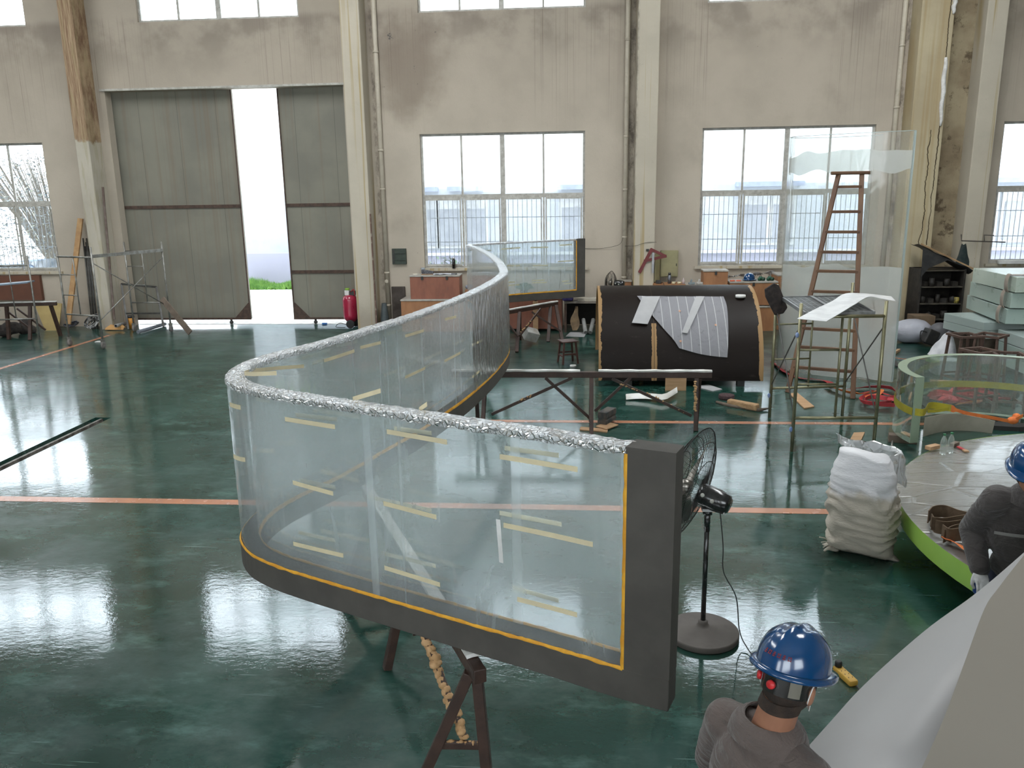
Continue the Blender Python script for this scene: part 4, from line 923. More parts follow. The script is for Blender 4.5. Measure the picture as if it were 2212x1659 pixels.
# under bench: sacks, tubes, sheets
ap = MB(); rows = []
for i in range(9):
    f = i/8; rows.append([(-.05-.04*f+.02*sin(j*2+i)+(.03+.16*sin(f*pi*.8))*(j/4-.5), 18.72+.02*cos(j*2.3), .62-.56*f) for j in range(5)])
tag(ap.grid(rows, .006).build('canvas_apron', mat('tan_canvas', (.26, .18, .10), .9, (.16, .11, .07), 6)), 'tan canvas apron hanging from the end of the workbench', 'apron')
for i, px in enumerate((1265, 1275)):
    a = FL(px, 718, .055); tag(MB().lathe([(.034, 0), (.048, 0), (.048, .5), (.034, .5), (.034, 0)], a, 18, Matrix.Rotation(-1.1, 3, 'X') @ Matrix.Rotation(.25*i-.1, 3, 'Y')).build('cardboard_tube', mat('grey_tube_%d' % i, (.30-.08*i, .30-.08*i, .29-.08*i), .8)), ('grey tube lying under the workbench, left of its twin', 'paler grey tube lying under the workbench, nearer the mould')[i], 'tube')
slab([FL(1222, 727), FL(1232, 718), FL(1268, 718), FL(1262, 728)], .01, 'white_sheet', M['strip'], 'white sheet lying on the floor in front of the workbench', 'sheet')
tag(bevel(MB().add([(.52, 19.2, .18), (1.0, 19.2, .12), (1.0, 19.24, .66), (.50, 19.24, .66), (.52, 19.23, .18), (1.0, 19.23, .12), (1.0, 19.27, .66), (.50, 19.27, .66)], [(0, 1, 2, 3), (7, 6, 5, 4), (0, 4, 5, 1), (1, 5, 6, 2), (2, 6, 7, 3), (3, 7, 4, 0)]).build('card_panel', mat('pale_grey_card', (.33, .31, .28), .8)), .003), 'pale grey card panel leaning under the workbench beside the mould', 'panel')
# grey-doored cabinet by fan 2 and items
chest('small_cabinet', .98, 1.25, 19.47, 19.72, 0, 1.13, 'narrow wooden cabinet beside the left face of the cream middle pillar', hw=0, cat='cabinet')
tag(MB().ball((1.02, 18.95, .93), (.11, .12, .10)).build('welding_mask', mat('black_white_shell', (.02, .02, .02), .2, (.5, .5, .48), 5, lo=.5, hi=.55)), 'black and white helmet-shaped mask on the bench by the far fan', 'mask')
tag(MB().lathe([(.001, 0), (.09, 0), (.10, .16), (.085, .17), (.001, .17)], (1.50, 18.95, .80), 18).build('plastic_jug', mat('milky_plastic', (.6, .57, .5), .4)), 'milky plastic jug at the foot of the cream pillar behind the mould', 'jug')
tag(bevel(MB().b2(1.3, 1.7, 18.75, 19.2, 0, .80).build('plinth_box', M['boxwood']), .004), 'plain wooden box under the milky jug behind the mould', 'box')
# set square on the pillar
ss = thing('set_square', 'large dark red set square with a long arm hanging on the cream pillar', 'set square', tuple(WL(1405, 560, 19.27)))
def wl(p, y): v = WL(p[0], p[1], y); return v
O = [(1407, 534), (1442, 553), (1437, 556), (1396, 567), (1384, 590), (1376, 590), (1378, 585), (1393, 561)]
H = [(1409, 544), (1401, 559), (1425, 553)]
outer = [wl((1393, 561), 19.27), wl((1407, 534), 19.27), wl((1442, 553), 19.27), wl((1394, 568), 19.27)]
def ringbars(m, pts, w, closed=True):
    n = len(pts)
    for i in range(n if closed else n-1): m.bar(pts[i], pts[(i+1) % n], .012, w, (0, 0, 1))
m = MB(); m.bar(wl((1381, 589), 19.27), wl((1408, 538), 19.27), .016, .075); m.bar(wl((1405, 538), 19.272), wl((1439, 554), 19.272), .014, .065); m.bar(wl((1391, 564), 19.268), wl((1440, 553), 19.268), .014, .065)
m.build('frame', mat('dark_red_paint', (.17, .030, .030), .5, (.13, .024, .024), 8), ss)
MB().b2(wl((1396, 540), 19.27).x, wl((1402, 540), 19.27).x, 19.27, 19.30, wl((1396, 541), 19.27).z-.015, wl((1396, 539), 19.27).z+.01).build('hook', M['blacksteel'], ss)
tag(bevel(MB().bar(wl((1411, 546), 19.25), wl((1410, 590), 19.25), .05, .006, (0, 1, 0)).build('steel_rule', mat('steel_rule_m', (.45, .45, .46), .35, metal=.7)), .001), 'steel rule hanging vertically behind the dark red set square', 'rule')
# olive wall cabinet with open door
M['olive'] = mat('olive_painted_metal', (.34, .31, .17), .6, (.29, .27, .15), 5)
wc = thing('wall_cabinet', 'pale olive metal wall cabinet with its left door open beside the cream pillar', 'cabinet', (2.16, 19.8, 1.18))
bevel(MB().b2(1.95, 2.36, 19.72, 19.86, 1.18, 1.80).build('body', M['olive'], wc), .004); bevel(MB().b2(1.97, 2.34, 19.70, 19.719, 1.20, 1.78).build('door', M['olive'], wc), .002)
MB().b2(2.31, 2.325, 19.685, 19.70, 1.44, 1.50).build('handle', M['blacksteel'], wc)
bevel(MB().bar((1.93, 19.72, 1.44), (1.78, 19.32, 1.44), .012, .66).build('door', M['olive'], wc), .002)
# open shelf with shoes
sf = thing('open_shelf', 'low open wooden shelf with shoes inside, right of the cream pillar', 'shelf', (2.08, 19.25, 0))
for a, b, z in ((1.74, 2.46, 1.05), (1.76, 2.44, .72), (1.76, 2.44, .05)): MB().b2(a, b, 18.98, 19.5, z, z+.03).build('shelf_board', M['boxwood'], sf)
for x in (1.74, 2.44): MB().b2(x, x+.025, 18.98, 19.5, 0, 1.05).build('side_panel', M['boxwood'], sf)
MB().b2(1.76, 2.44, 19.47, 19.5, .08, 1.05).build('back_panel', M['boxwood'], sf)
def shoe(x, y, z, ang, col, lab):
    root = thing('shoe', lab, 'shoe', (x, y, z), 'shoes on the open shelf'); root.rotation_euler = (0, 0, ang); rows = []
    for i in range(9):
        f = i/8; L_ = -.13+.26*f; wd = .042*(1-.4*abs(f-.6)); hh = .10-.05*f; rows.append([(L_, -wd, .015), (L_, -wd*.9, .015+hh*.7), (L_, 0, .015+hh), (L_, wd*.9, .015+hh*.7), (L_, wd, .015)])
    MB().grid(rows, .005).build('upper', col, root, world=False); MB().prism([(-.14, -.04), (.12, -.04), (.145, 0), (.12, .04), (-.14, .04)], .016).build('sole', M['tyre'], root, world=False)
cD, cB = mat('black_leather', (.02, .018, .018), .5), mat('tan_suede', (.20, .15, .10), .9)
shoe(1.84, 19.1, .752, 1.8, cD, 'black shoe at the left end of the open shelf'); shoe(1.97, 19.1, .752, 1.5, cD, 'black shoe second from the left on the open shelf'); shoe(2.28, 19.12, .752, .5, cB, 'tan shoe at the right end of the open shelf')
tag(MB().ball((2.10, 19.12, .775), (.09, .07, .022)).build('rag', cB), 'flat brown rag between the shoes on the open shelf', 'rag')
fk = thing('vacuum_flask', 'grey vacuum flask with black cap on the open shelf by the olive cabinet', 'flask', (2.11, 19.2, 1.08)); MB().lathe([(.001, 0), (.04, 0), (.04, .20), (.001, .20)], (2.11, 19.2, 1.081), 16).build('body', mat('grey_steel', (.15, .16, .18), .4, metal=.5), fk); MB().lathe([(.001, 0), (.032, 0), (.032, .05), (.001, .05)], (2.11, 19.2, 1.282), 16).build('cap', M['blackplastic'], fk)
for i, (x, r_) in enumerate(((2.20, .045), (2.33, .045))): tag(MB().lathe([(r_*.6, 0), (r_, 0), (r_, .045), (r_*.6, .045), (r_*.6, 0)], (x, 19.12, 1.081), 18).build('tape_roll', M['tape']), ('roll of tape on the open shelf next to the grey flask', 'roll of tape at the right end of the open shelf')[i], 'tape roll')
tag(MB().lathe([(.001, 0), (.03, 0), (.028, .08), (.008, .12), (.008, .14), (.001, .14)], (2.42, 19.1, 1.081), 12).build('glue_bottle', mat('pink_white_plastic', (.6, .5, .5), .5)), 'small white bottle at the right end of the open shelf', 'bottle')
tag(MB().tube(catmull([(1.90, 19.1, 1.10), (1.95, 18.96, 1.12), (1.98, 18.95, .95), (2.03, 18.95, .80), (2.05, 18.95, .6)], 5), .008, 6).build('power_cable', M['cable']), 'black cable hanging over the front of the open shelf', 'cable')
tag(bevel(MB().box((1.86, 19.2, 1.12), (.12, .1, .08)).build('battery_charger', M['blacksteel']), .01), 'small black charger on the left of the open shelf', 'charger')
# chests row
chest('tool_chest', 2.48, 3.42, 18.95, 19.55, .42, 1.07, 'orange-brown chest right of the open shelf, with the small chest on it', hw=1, grp=None)
chest('tool_chest', 3.45, 4.52, 18.95, 19.55, .60, 1.14, 'orange-brown chest carrying the blue helmet and green respirators', hw=1)
chest('tool_chest', 3.45, 4.52, 18.93, 19.5, .0, .58, 'orange-brown chest at floor level beneath the one with the blue helmet', hw=0)
chest('tool_chest', 2.48, 3.42, 18.93, 19.5, .0, .40, 'orange-brown chest at floor level behind the mould', hw=0)
chest('small_chest', 2.86, 3.41, 19.0, 19.4, 1.07, 1.40, 'small brown chest with white lid on the chest below the window', hw=1)
chest('tool_chest', 4.55, 4.92, 19.1, 19.75, 0, 1.28, 'tall orange-brown box with a white top at the right end of the chests', hw=0)
# clutter
def junk(cx, cy, cz, n, sp, seed, names):
    rn = random.Random(seed)
    for i in range(n):
        nm, cat, lab, mt = names[i % len(names)]; c = Vector((cx+rn.uniform(-sp, sp), cy+rn.uniform(-.08, .08), cz))
junk_items = [(2.60, 'hand_drill', 'tool', 'grey hand tool standing on the orange-brown chest beside the shelf', (.25, .3, .32)), (2.78, 'sanding_block', 'tool', 'white sanding block on the orange-brown chest, left of the small chest', (.55, .53, .5))]
for x, nm, ct, lab, c in junk_items:
    o = MB().box((x, 19.05, 1.10), (.14, .08, .05), (0, 0, .3)); o.tube([(x-.02, 19.05, 1.12), (x, 19.05, 1.19)], .022, 8); tag(bevel(o.build(nm, mat(nm+'_skin', c, .5)), .01), lab, ct)
M['bluehat'] = mat('blue_shell', (.001, .048, .155), .18, (.001, .042, .14), 3, coat=1)
def hat(root, c, m3, s=1.0, seed=1):
    c = Vector(c); prof = []; vs = []; n, k = 40, 14
    b = MB(); rows = []
    for i in range(k+1):
        t = (pi/2)*i/k; row = []
        for j in range(n+1):
            a = 2*pi*j/n; rx, ry = .118*s, .145*s; z = .135*s*sin(t)**.9; x = rx*cos(t)**.75*cos(a); y = ry*cos(t)**.75*sin(a)
            rid = exp(-(x/(.016*s))**2)*.010*s*min(1, sin(t)*1.5)+exp(-((abs(x)-.045*s)/(.010*s))**2)*.004*s*sin(t)
            row.append(m3 @ Vector((x, y, z+rid+.01*s))+c)
        rows.append(row)
    b.grid(rows, 0); b.build('shell', M['bluehat'], root)
    r2 = MB(); rows = []     # rim with front peak (+y)
    for (e, z) in ((0, .014), (.012, .012), (.020, .004), (.020, -.004), (.010, -.004), (-.006, .004)):
        row = []
        for j in range(n+1):
            a = 2*pi*j/n; pk = max(0, sin(a))**3*.045; ee = e+(pk*(e/.02) if e > 0 else 0); row.append(m3 @ Vector(((.118*s+ee*s)*cos(a), (.145*s+ee*s)*sin(a), (z-pk*.25*(e > .01))*s))+c)
        rows.append(row)
    r2.grid(rows, 0); r2.build('brim', M['bluehat'], root)
hh = thing('hard_hat', 'spare blue hard hat sitting on the orange-brown chest under the window', 'hard hat', (3.92, 19.15, 1.145)); hat(hh, (3.92, 19.15, 1.165), Matrix.Rotation(-.9, 3, 'Z'), 1.0)
MB().lathe([(.10, 0), (.11, 0), (.11, .02), (.10, .02), (.10, 0)], (3.92, 19.15, 1.146), 20).build('headband', M['blackplastic'], hh)
M['greenp'] = mat('dark_green_plastic', (.01, .09, .045), .4, (.012, .05, .03), 8); M['blackr'] = M['tyre']
for i, x in enumerate((4.18, 4.38)):
    rt = thing('respirator', ('green and black respirator beside the spare blue hard hat', 'green and black respirator at the right end of the chest top')[i], 'respirator', (x, 19.15, 1.14), 'green respirators on the chest')
    MB().ball((x, 19.15, 1.19), (.055, .05, .05)).build('face_piece', M['greenp'], rt)
    for s_ in (-1, 1): MB().lathe([(.001, 0), (.04, 0), (.045, .03), (.001, .035)], (x+s_*.045, 19.10, 1.18), 14, Matrix.Rotation(pi/2, 3, 'X')).build('filter', M['greenp'], rt)
    MB().tube([(x-.04, 19.17, 1.20), (x, 19.18, 1.28), (x+.04, 19.17, 1.20)], .008, 6).build('strap', M['blackr'], rt)
for i, x in enumerate((3.52, 3.66)): tag(bevel(MB().box((x, 19.03, 1.155), (.11, .06, .03), (0, 0, .3-.5*i)).build('spring_clamp', mat('orange_red_plastic_%d' % i, (.7, .14, .07), .5)), .01), ('orange-red clamp left of the spare blue hard hat', 'orange-red clamp touching the spare blue hard hat')[i], 'tool')
pl = MB(); rows = []
for i in range(14):
    f = i/13; rows.append([(3.45+1.15*f, 19.62+.05*j/3, 1.18+.13*f*(1-j/6)+.03*sin(i*1.7+j)) for j in range(4)])
tag(pl.grid(rows, .002).build('plastic_film', M['film_edge']), 'bundle of clear plastic film on the window ledge behind the spare helmet', 'plastic film')
# right of window 3
chest('storage_box', 6.62, 7.22, 18.9, 19.4, 0, .76, 'brown box with pale top behind the tall clear sheet', hw=0, cat='box')
tag(bevel(MB().b2(7.26, 7.70, 18.1, 18.5, .0, .46).build('cardboard_carton', mat('brown_carton', (.17, .115, .07), .85)), .004), 'brown carton on the floor beside the black rack', 'carton')
# black rack in the corner
rk = thing('tool_rack', 'soot-black open rack full of tools between the cracked pillar and the right window', 'rack', (7.95, 18.75, 0))
M['soot'] = mat('sooty_metal', (.014, .012, .010), .7, (.03, .025, .02), 8)
x0, x1, y0, y1 = 7.50, 8.42, 18.55, 19.2
for x in (x0, x1): MB().b2(x-.02, x+.02, y0, y1, 0, 1.42).build('side_panel', M['soot'], rk)
MB().b2(x0, x1, y1-.02, y1, 0, 1.42).build('back_panel', M['soot'], rk)
for z in (.30, .65, 1.02, 1.38): MB().b2(x0, x1, y0, y1-.02, z, z+.02).build('shelf_board', mat('greasy_board', (.09, .075, .055), .7, (.03, .026, .02), 6) if 'greasy_board' not in bpy.data.materials else bpy.data.materials['greasy_board'], rk)
cv = MB(); rows = []
for i in range(7):
    f = i/6; rows.append([(x0-.08+(x1-x0+.22)*j/8, y0-.04+.6*f, 1.95-.55*(j/8)-.10*sin(pi*f)*(j/8)+.02*sin(j*2+i)) for j in range(9)])
cv.grid(rows, .004).build('tarp_cover', mat('black_tarp', (.02, .02, .021), .5, (.04, .038, .036), 7, bump=.5, bs=15), rk)
MB().bar((x0-.1, y0-.06, 1.98), (x1+.14, y0-.06, 1.43), .03, .03).build('slanted_rod', M['wood'], rk)
cvf = MB(); cvf.add([(x0-.04, y0, 1.9), (x0+.35, y0, 1.72), (x1, y0, 1.46), (x0+.5, y0, 1.62), (x0+.12, y0, 1.45), (x0-.02, y0, 1.25)], [(0, 5, 4, 3, 2, 1)]); cvf.v = [v+Vector((0, -.03, 0)) for v in cvf.v]; cvf.build('tarp_flap', bpy.data.materials['black_tarp'], rk)
rn = random.Random(4)
for k, z in enumerate((.322, .672, 1.042)):
    for i in range(5):
        x = x0+.12+.16*i; r_ = rn.uniform(.04, .07); o = MB(); 
        if (i+k) % 2: o.lathe([(.001, 0), (r_, 0), (r_, rn.uniform(.1, .2)), (.001, .16)], (x, y0+.12, z), 12)
        else: o.box((x, y0+.15, z+.05), (.12, .14, .1), (0, 0, rn.uniform(0, 1)))
        tag(o.build(('oil_can', 'tool_box')[(i+k) % 2 == 0], M['soot']), 'blackened %s on the %s shelf of the sooty rack' % (('can', 'box')[(i+k) % 2 == 0], ('lowest', 'middle', 'upper')[k]), 'can' if (i+k) % 2 else 'box', 'blackened %s on the %s shelf of the sooty rack' % (('cans', 'boxes')[(i+k) % 2 == 0], ('lowest', 'middle', 'upper')[k]))
tag(MB().lathe([(.001, 0), (.05, 0), (.05, .13), (.001, .13)], (8.32, y0+.05, .672), 14).build('yellow_tin', mat('yellow_tin_m', (.42, .33, .06), .5, (.1, .09, .04), 20)), 'yellow tin at the right end of the sooty rack shelf', 'tin')
# rail and hanging jacket
rl = thing('wall_rail', 'thin steel rail with upturned ends fixed on the wall beside the right window', 'rail', tuple(WL(2122, 522, 19.2)))
A_, B_ = WL(2077, 520, 19.2), WL(2172, 523, 19.2)
r_ = MB(); r_.tube([A_+Vector((-.02, 0, .14)), A_, B_], .014, 6); r_.tube([A_+(B_-A_)*.52, A_+(B_-A_)*.5+Vector((0, 0, .14)), A_+(B_-A_)*.72+Vector((0, 0, .14))], .012, 6); r_.bar(A_+(B_-A_)*.35, A_+(B_-A_)*.35+Vector((0, .1, 0)), .02, .02); r_.build('bar', M['fanbase'], rl)
t0 = WL(2082, 528, 19.0); jb = MB(); rows = []
for i in range(10):
    f = i/9; wd = .045+.10*min(1, f*1.6); rows.append([t0+Vector((.02*f+wd*cos(a), .05*sin(a), -.60*f+.02*cos(a*2+i))) for a in [2*pi*j/10 for j in range(11)]])
jk = thing('hanging_cloth', 'dark green-black cloth hanging from the wall rail beside the sooty rack', 'cloth', tuple(t0)); jb.grid(rows, .0).build('cloth', mat('blackish_green_cloth', (.015, .028, .028), .9, (.03, .04, .04), 8, bump=.4, bs=20), jk)
# pipes
M['pvc'] = mat('cream_pipe', (.52, .47, .38), .5, (.46, .41, .33), 3, dirt=.3, dcol=(.2, .15, .1))
def pipe(x, y, zs, label, z0=0.0, z1=11, r=.055, extra=False):
    root = thing('drain_pipe', label, 'pipe', (x, y, z0), 'cream drain pipes on the back wall')
    MB().tube([(x, y, z0), (x, y, z1)], r, 14).build('pipe', M['pvc'], root)
    for z in zs: MB().tube([(x, y, z), (x, y, z+.05)], r+.008, 14).build('coupling', M['pvc'], root)
    if extra: MB().lathe([(.001, 0), (.05, 0), (.05, .03), (.04, .035), (.001, .035)], (x, y-r+.005, 1.12), 16, Matrix.Rotation(pi/2, 3, 'X')).build('inspection_cap', M['pvc'], root)
pipe(-4.71, 19.79, (.5, 1.3, 3.3, 4.2, 6.4), 'cream drain pipe beside the pillar right of the big door', r=.058, extra=True)
pipe(1.09, 19.79, (1.15, 2.1, 3.2, 4.4, 6.5), 'cream drain pipe on the wall left of the middle pillar')
pipe(7.10, 19.79, (4.9, 6.2), 'cream drain pipe on the wall left of the cracked pillar')
tag(MB().tube(catmull([(-.1, 19.84, 1.88), (.5, 19.84, 1.86), (.95, 19.75, 1.95), (1.05, 19.70, 2.12)], 5), .004, 5).tube(catmull([(1.1, 19.72, 1.92), (1.3, 19.29, 1.95), (1.55, 19.29, 2.02), (1.80, 19.29, 2.03)], 5), .004, 5).build('wall_wire', M['cable']), 'thin wire running along the wall and across the cream pillar', 'wire')
# ================= scaffolds =================
M['galv'] = mat('galvanised_tube', (.30, .30, .28), .4, (.20, .19, .17), 9, metal=.6, dirt=.3)
M['goldtube'] = mat('olive_gold_tube', (.30, .28, .17), .35, (.20, .19, .12), 6, metal=.7, dirt=.3)
M['brace'] = mat('dark_brace_tube', (.10, .10, .095), .45, (.07, .065, .06), 8, metal=.4)
M['rubber'] = mat('grey_caster', (.20, .18, .17), .8, (.13, .12, .11), 12)
M['bluetag'] = mat('blue_tape_knot', (.12, .20, .42), .6, (.3, .36, .5), 20)
def hframe(root, A, B, h, mt, name='end_frame', inner=.38, rungs=(.32, .95, 1.40), bottom=.30, r=.021):
    A, B = Vector((*A, 0)), Vector((*B, 0)); d = (B-A); u = d.normalized(); up = Vector((0, 0, 1))
    m = MB(); m.tube([A, A+up*h], r, 10); m.tube([B, B+up*h], r, 10); m.tube([A+up*(h-.16), B+up*(h-.16)], r, 10); m.tube([A+up*bottom, B+up*bottom], r*.95, 10)
    for (P, s) in ((A, 1),):
        I = P+u*s*inner; m.tube([I+up*bottom, I+up*(h-.16)], r*.7, 8)
        for z in rungs[1:]: m.tube([P+up*z, I+up*z], r*.65, 8)
    return m.build(name, mt, root)
sg = thing('scaffold', 'green-gold tube scaffold with mesh deck standing beside the tall ladder', 'scaffold', (3.2, 10.95, 0))
FLs, FRs, BLs, BRs = (2.66, 9.93), (3.66, 9.97), (2.74, 11.50), (3.80, 11.65)
def vh(pt, px, py): # height above plan point of a photograph row
    D = hypot(*pt); d = RM @ Vector(((px-IW/2)/FPX, -(py-IH/2)/FPX, -1)); return CAM.z+d.z/hypot(d.x, d.y)*D
hf = vh(FLs, 1725, 655); hb = vh(BLs, 1677, 614)
up = Vector((0, 0, 1))
A, B = Vector((*FLs, 0)), Vector((*FRs, 0)); zt0, zb0 = vh(FLs, 1722, 684), vh(FLs, 1713, 903)
zr = [vh(FLs, 1722, 756), vh(FLs, 1716, 830)]
m = MB(); m.tube([A, A+up*hf], .021, 10); m.tube([B, B+up*(hf+.02)], .021, 10); m.tube([A+up*zt0, B+up*zt0], .021, 10); m.tube([A+up*zb0, B+up*zb0], .020, 10)
I = A.lerp(B, .50); m.tube([I+up*zb0, I+up*zt0], .016, 8)
for z in zr: m.tube([A+up*z, I+up*z], .014, 8)
m.build('front_frame', M['goldtube'], sg)
A2, B2 = Vector((*BLs, 0)), Vector((*BRs, 0)); ztb = zt0
m = MB(); m.tube([A2, A2+up*hb], .021, 10); m.tube([B2, B2+up*hb], .021, 10); m.tube([A2+up*ztb, B2+up*ztb], .02, 10); m.tube([A2+up*zb0, B2+up*zb0], .018, 10)
I = A2.lerp(B2, .5); m.tube([I+up*zb0, I+up*ztb], .014, 8)
for z in (1.35, .85): m.tube([A2+up*z, I+up*z], .013, 8)
m.build('rear_frame', M['goldtube'], sg)
for (P, Q) in ((A, A2), (B, B2)):
    MB().tube([P+up*(zt0-.12), Q+up*(zb0+.05)], .009, 6).build('cross_brace', M['brace'], sg); MB().tube([P+up*(zb0+.02), Q+up*(zt0-.08)], .009, 6).build('cross_brace', M['brace'], sg)
for P, z in ((A, zb0-.14), (A, zt0-.22), (A2, zb0-.1)): MB().ball(P+up*z+Vector((-.03, -.02, 0)), (.022, .02, .035)).build('tape_knot', M['bluetag'], sg)
dk = MB(); dz = zt0+.03
def dp(u, v): return (A.lerp(B, u)).lerp(A2.lerp(B2, u), v)+up*dz
for (u0, u1) in ((.06, .44), (.46, .88)):
    for u in (u0, u1): dk.bar(dp(u, .02), dp(u, .98), .02, .045)
    for v in (.02, .98): dk.bar(dp(u0, v), dp(u1, v), .02, .04)
    for i in range(1, 27): dk.bar(dp(u0, i/27), dp(u1, i/27), .022, .006)
    for k in range(1, 5): dk.bar(dp(u0+(u1-u0)*k/5, .02), dp(u0+(u1-u0)*k/5, .98), .008, .008)
dk.build('mesh_deck', mat('steel_mesh', (.24, .25, .25), .45, (.16, .16, .16), 9, metal=.5), sg)
# white sheet bending over the deck
def P3(px, py, z): v = FL(px, py, z); return v
g = [[P3(1722, 688, dz+.05), P3(1785, 694, dz+.05)], [P3(1760, 668, dz+.06), P3(1812, 678, dz+.06)], [P3(1798, 650, dz+.10), P3(1845, 658, dz+.10)], [P3(1826, 634, dz+.12), P3(1876, 641, dz+.14)], [P3(1870, 634, dz+.13), P3(1905, 645, dz+.10)], [P3(1925, 640, dz+.10), P3(1935, 650, dz+.08)]]
a_, b_ = catmull([r[0] for r in g], 5), catmull([r[1] for r in g], 5)
tag(MB().grid([[p, p.lerp(q, .5), q] for p, q in zip(a_, b_)], .006).build('plastic_sheet', mat('white_plastic_sheet', (.60, .60, .60), .35, spec=.5)), 'white plastic sheet drooping across the mesh deck of the green-gold scaffold', 'sheet')
c = WL(1675, 646, 11.4); wp = MB(); wp.prism([(-.10, -.20), (.02, -.23), (.10, -.18), (.11, .16), (.06, .22), (-.09, .20), (-.12, .1)], .035, Euler((pi/2, -.45, .15)).to_matrix(), c)
tag(bevel(wp.build('worn_pad', mat('dark_worn_rubber', (.045, .033, .03), .9, (.02, .016, .015), 14, bump=.6)), .012), 'dark worn pad hung on the rear left post of the green-gold scaffold', 'pad')
# ================= tall clear sheet and step ladder =================
M['clear'] = film_mat('clear_acrylic', .06, (.88, .89, .87), .03, .04, .08, .40, 5, tint=(.97, .98, .975))
M['clear_white'] = film_mat('protective_paper', .42, (.90, .90, .87), .03, .3, .06, .2, 5, tint=(.97, .98, .97))
M['clear_edge'] = film_mat('acrylic_edge', .55, (.62, .72, .70), .05, .15, .1, 1, 5)
ap = [(5.24, 13.72), (4.80, 13.93), (4.36, 14.18), (3.95, 14.45), (3.70, 14.66), (3.62, 14.86), (3.72, 15.05), (4.0, 15.15), (4.4, 15.12), (4.8, 14.95), (5.1, 14.7)]
ap = catmull([(x, y, 0) for x, y in ap], 6); H3 = 4.05
tall = thing('clear_sheet', 'tall curved clear acrylic sheet standing on edge behind the step ladder', 'acrylic sheet', (4.4, 14.4, .02))
def band(z0, z1, off, mt, name, j=0, a=0, b=None):
    rn = random.Random(int(z0*9)); P = ap[a:b]; n = max(2, int((z1-z0)/.25)+1); rows = []
    for i in range(n+1):
        z = z0+(z1-z0)*i/n; rows.append([Vector((p.x, p.y, z+(j*noise.noise(Vector((p.x*3, p.y*3, z0+i)) ) if i in (0, n) else 0)))+Vector((0, off, 0)) for p in P])
    MB().grid(rows, .02 if off == 0 else .002).build(name, mt, tall)
band(.02, H3, 0, M['clear'], 'acrylic_body'); band(3.45, 3.76, -.012, M['clear_white'], 'film_band', .12, 0, 36); band(.02, 1.9, -.014, M['clear_white'], 'protective_film', .1, 0, 32)
MB().tube([p+Vector((0, 0, H3)) for p in ap], .006, 5).build('top_edge', M['clear_edge'], tall)
MB().bar((ap[0].x, ap[0].y, .02), (ap[0].x, ap[0].y, H3), .03, .03).build('side_edge', M['clear_edge'], tall)
for x in (3.75, 5.05): tag(MB().b2(x-.08, x+.08, 14.02 if x > 4.5 else 14.5, 14.1 if x > 4.5 else 14.6, 0, .018).build('shim_block', M['woodgrey']), 'thin timber shim under the %s end of the tall clear sheet' % ('right' if x > 4 else 'left'), 'shim')
M['ladderwood'] = mat('brown_ladder_wood', (.13, .064, .028), .55, (.09, .042, .02), 5, stretch=(1, 1, .3))
lad = thing('wooden_ladder', 'tall brown wooden ladder leaning against the tall clear sheet', 'ladder', (3.75, 12.7, 0))
f0, f1 = FL(1701, 848), FL(1842, 862); tp0, tp1 = WL(1812, 374, 13.93), WL(1862, 373, 13.93)
zt1 = (tp0.z+tp1.z)/2; tp0.z = tp1.z = zt1
bevel(MB().bar(f0, tp0, .075, .04).build('side_rail', M['ladderwood'], lad), .008); bevel(MB().bar(f1, tp1, .075, .04).build('side_rail', M['ladderwood'], lad), .008)
d = (tp1-tp0).normalized(); bevel(MB().bar(tp0-d*.12, tp1+d*.12, .10, .055).build('top_cap', M['ladderwood'], lad), .015)
for py in (403, 457, 501, 545, 587, 632, 715, 757, 803):
    # rung heights follow the photograph rows, measured along the right rail
    lo, hi = 0.0, 1.0
    for _ in range(30):
        mid = (lo+hi)/2; v = RM.transposed() @ (f1.lerp(tp1, mid)-CAM); yy = IH/2-FPX*v.y/-v.z
        if yy > py: lo = mid
        else: hi = mid
    bevel(MB().bar(f0.lerp(tp0, lo), f1.lerp(tp1, lo), .065, .045).build('rung', M['ladderwood'], lad), .004)
# ================= slings on the floor =================
M['redsling'] = mat('red_webbing', (.42, .035, .040), .75, (.32, .03, .04), 12, bump=.3)
M['orangesling'] = mat('orange_webbing', (.75, .20, .04), .7, (.65, .16, .04), 12, bump=.3)
def ribbon(m, pts, w, th=.006, tw=.6, seed=1):
    rn = random.Random(seed); P = catmull(pts, 7); rows = []; a = rn.uniform(-.5, .5)
    for i, p in enumerate(P):
        t = (P[min(i+1, len(P)-1)]-P[max(i-1, 0)]).normalized(); s = t.cross(Vector((0, 0, 1))); s = s.normalized() if s.length > 1e-4 else Vector((1, 0, 0)); a += rn.uniform(-tw, tw)*.35; u = s*cos(a)+Vector((0, 0, 1))*abs(sin(a)); q = p+Vector((0, 0, abs(sin(a))*w/2+.004)); rows.append([q-u*w/2, q, q+u*w/2])
    m.grid(rows, th); return m
def heap(cx, cy, rx, ry, n, w, seed, z=.0):
    rn = random.Random(seed); m = MB()
    for k in range(n):
        pts = []
        for i in range(6): pts.append((cx+rn.uniform(-rx, rx), cy+rn.uniform(-ry, ry), z+rn.uniform(.005, .08)+.03*k/n))
        ribbon(m, pts, w, .005, .9, seed*9+k)
    return m
def flp(l, z=.01): return [tuple(FL(x, y, z)) for x, y in l]
tag(ribbon(MB(), flp([(1670, 785), (1683, 795), (1700, 808), (1730, 818), (1785, 824), (1800, 834)]), .11, .006, .3, 3).build('lifting_sling', M['redsling']), 'red lifting sling snaking across the floor under the ladder', 'sling')
tag(ribbon(MB(), flp([(1668, 738), (1672, 752), (1678, 764), (1690, 785)], .015), .08, .006, .3, 8).build('lifting_sling', M['orangesling']), 'short orange sling end by the left scaffold post', 'sling') if False else None
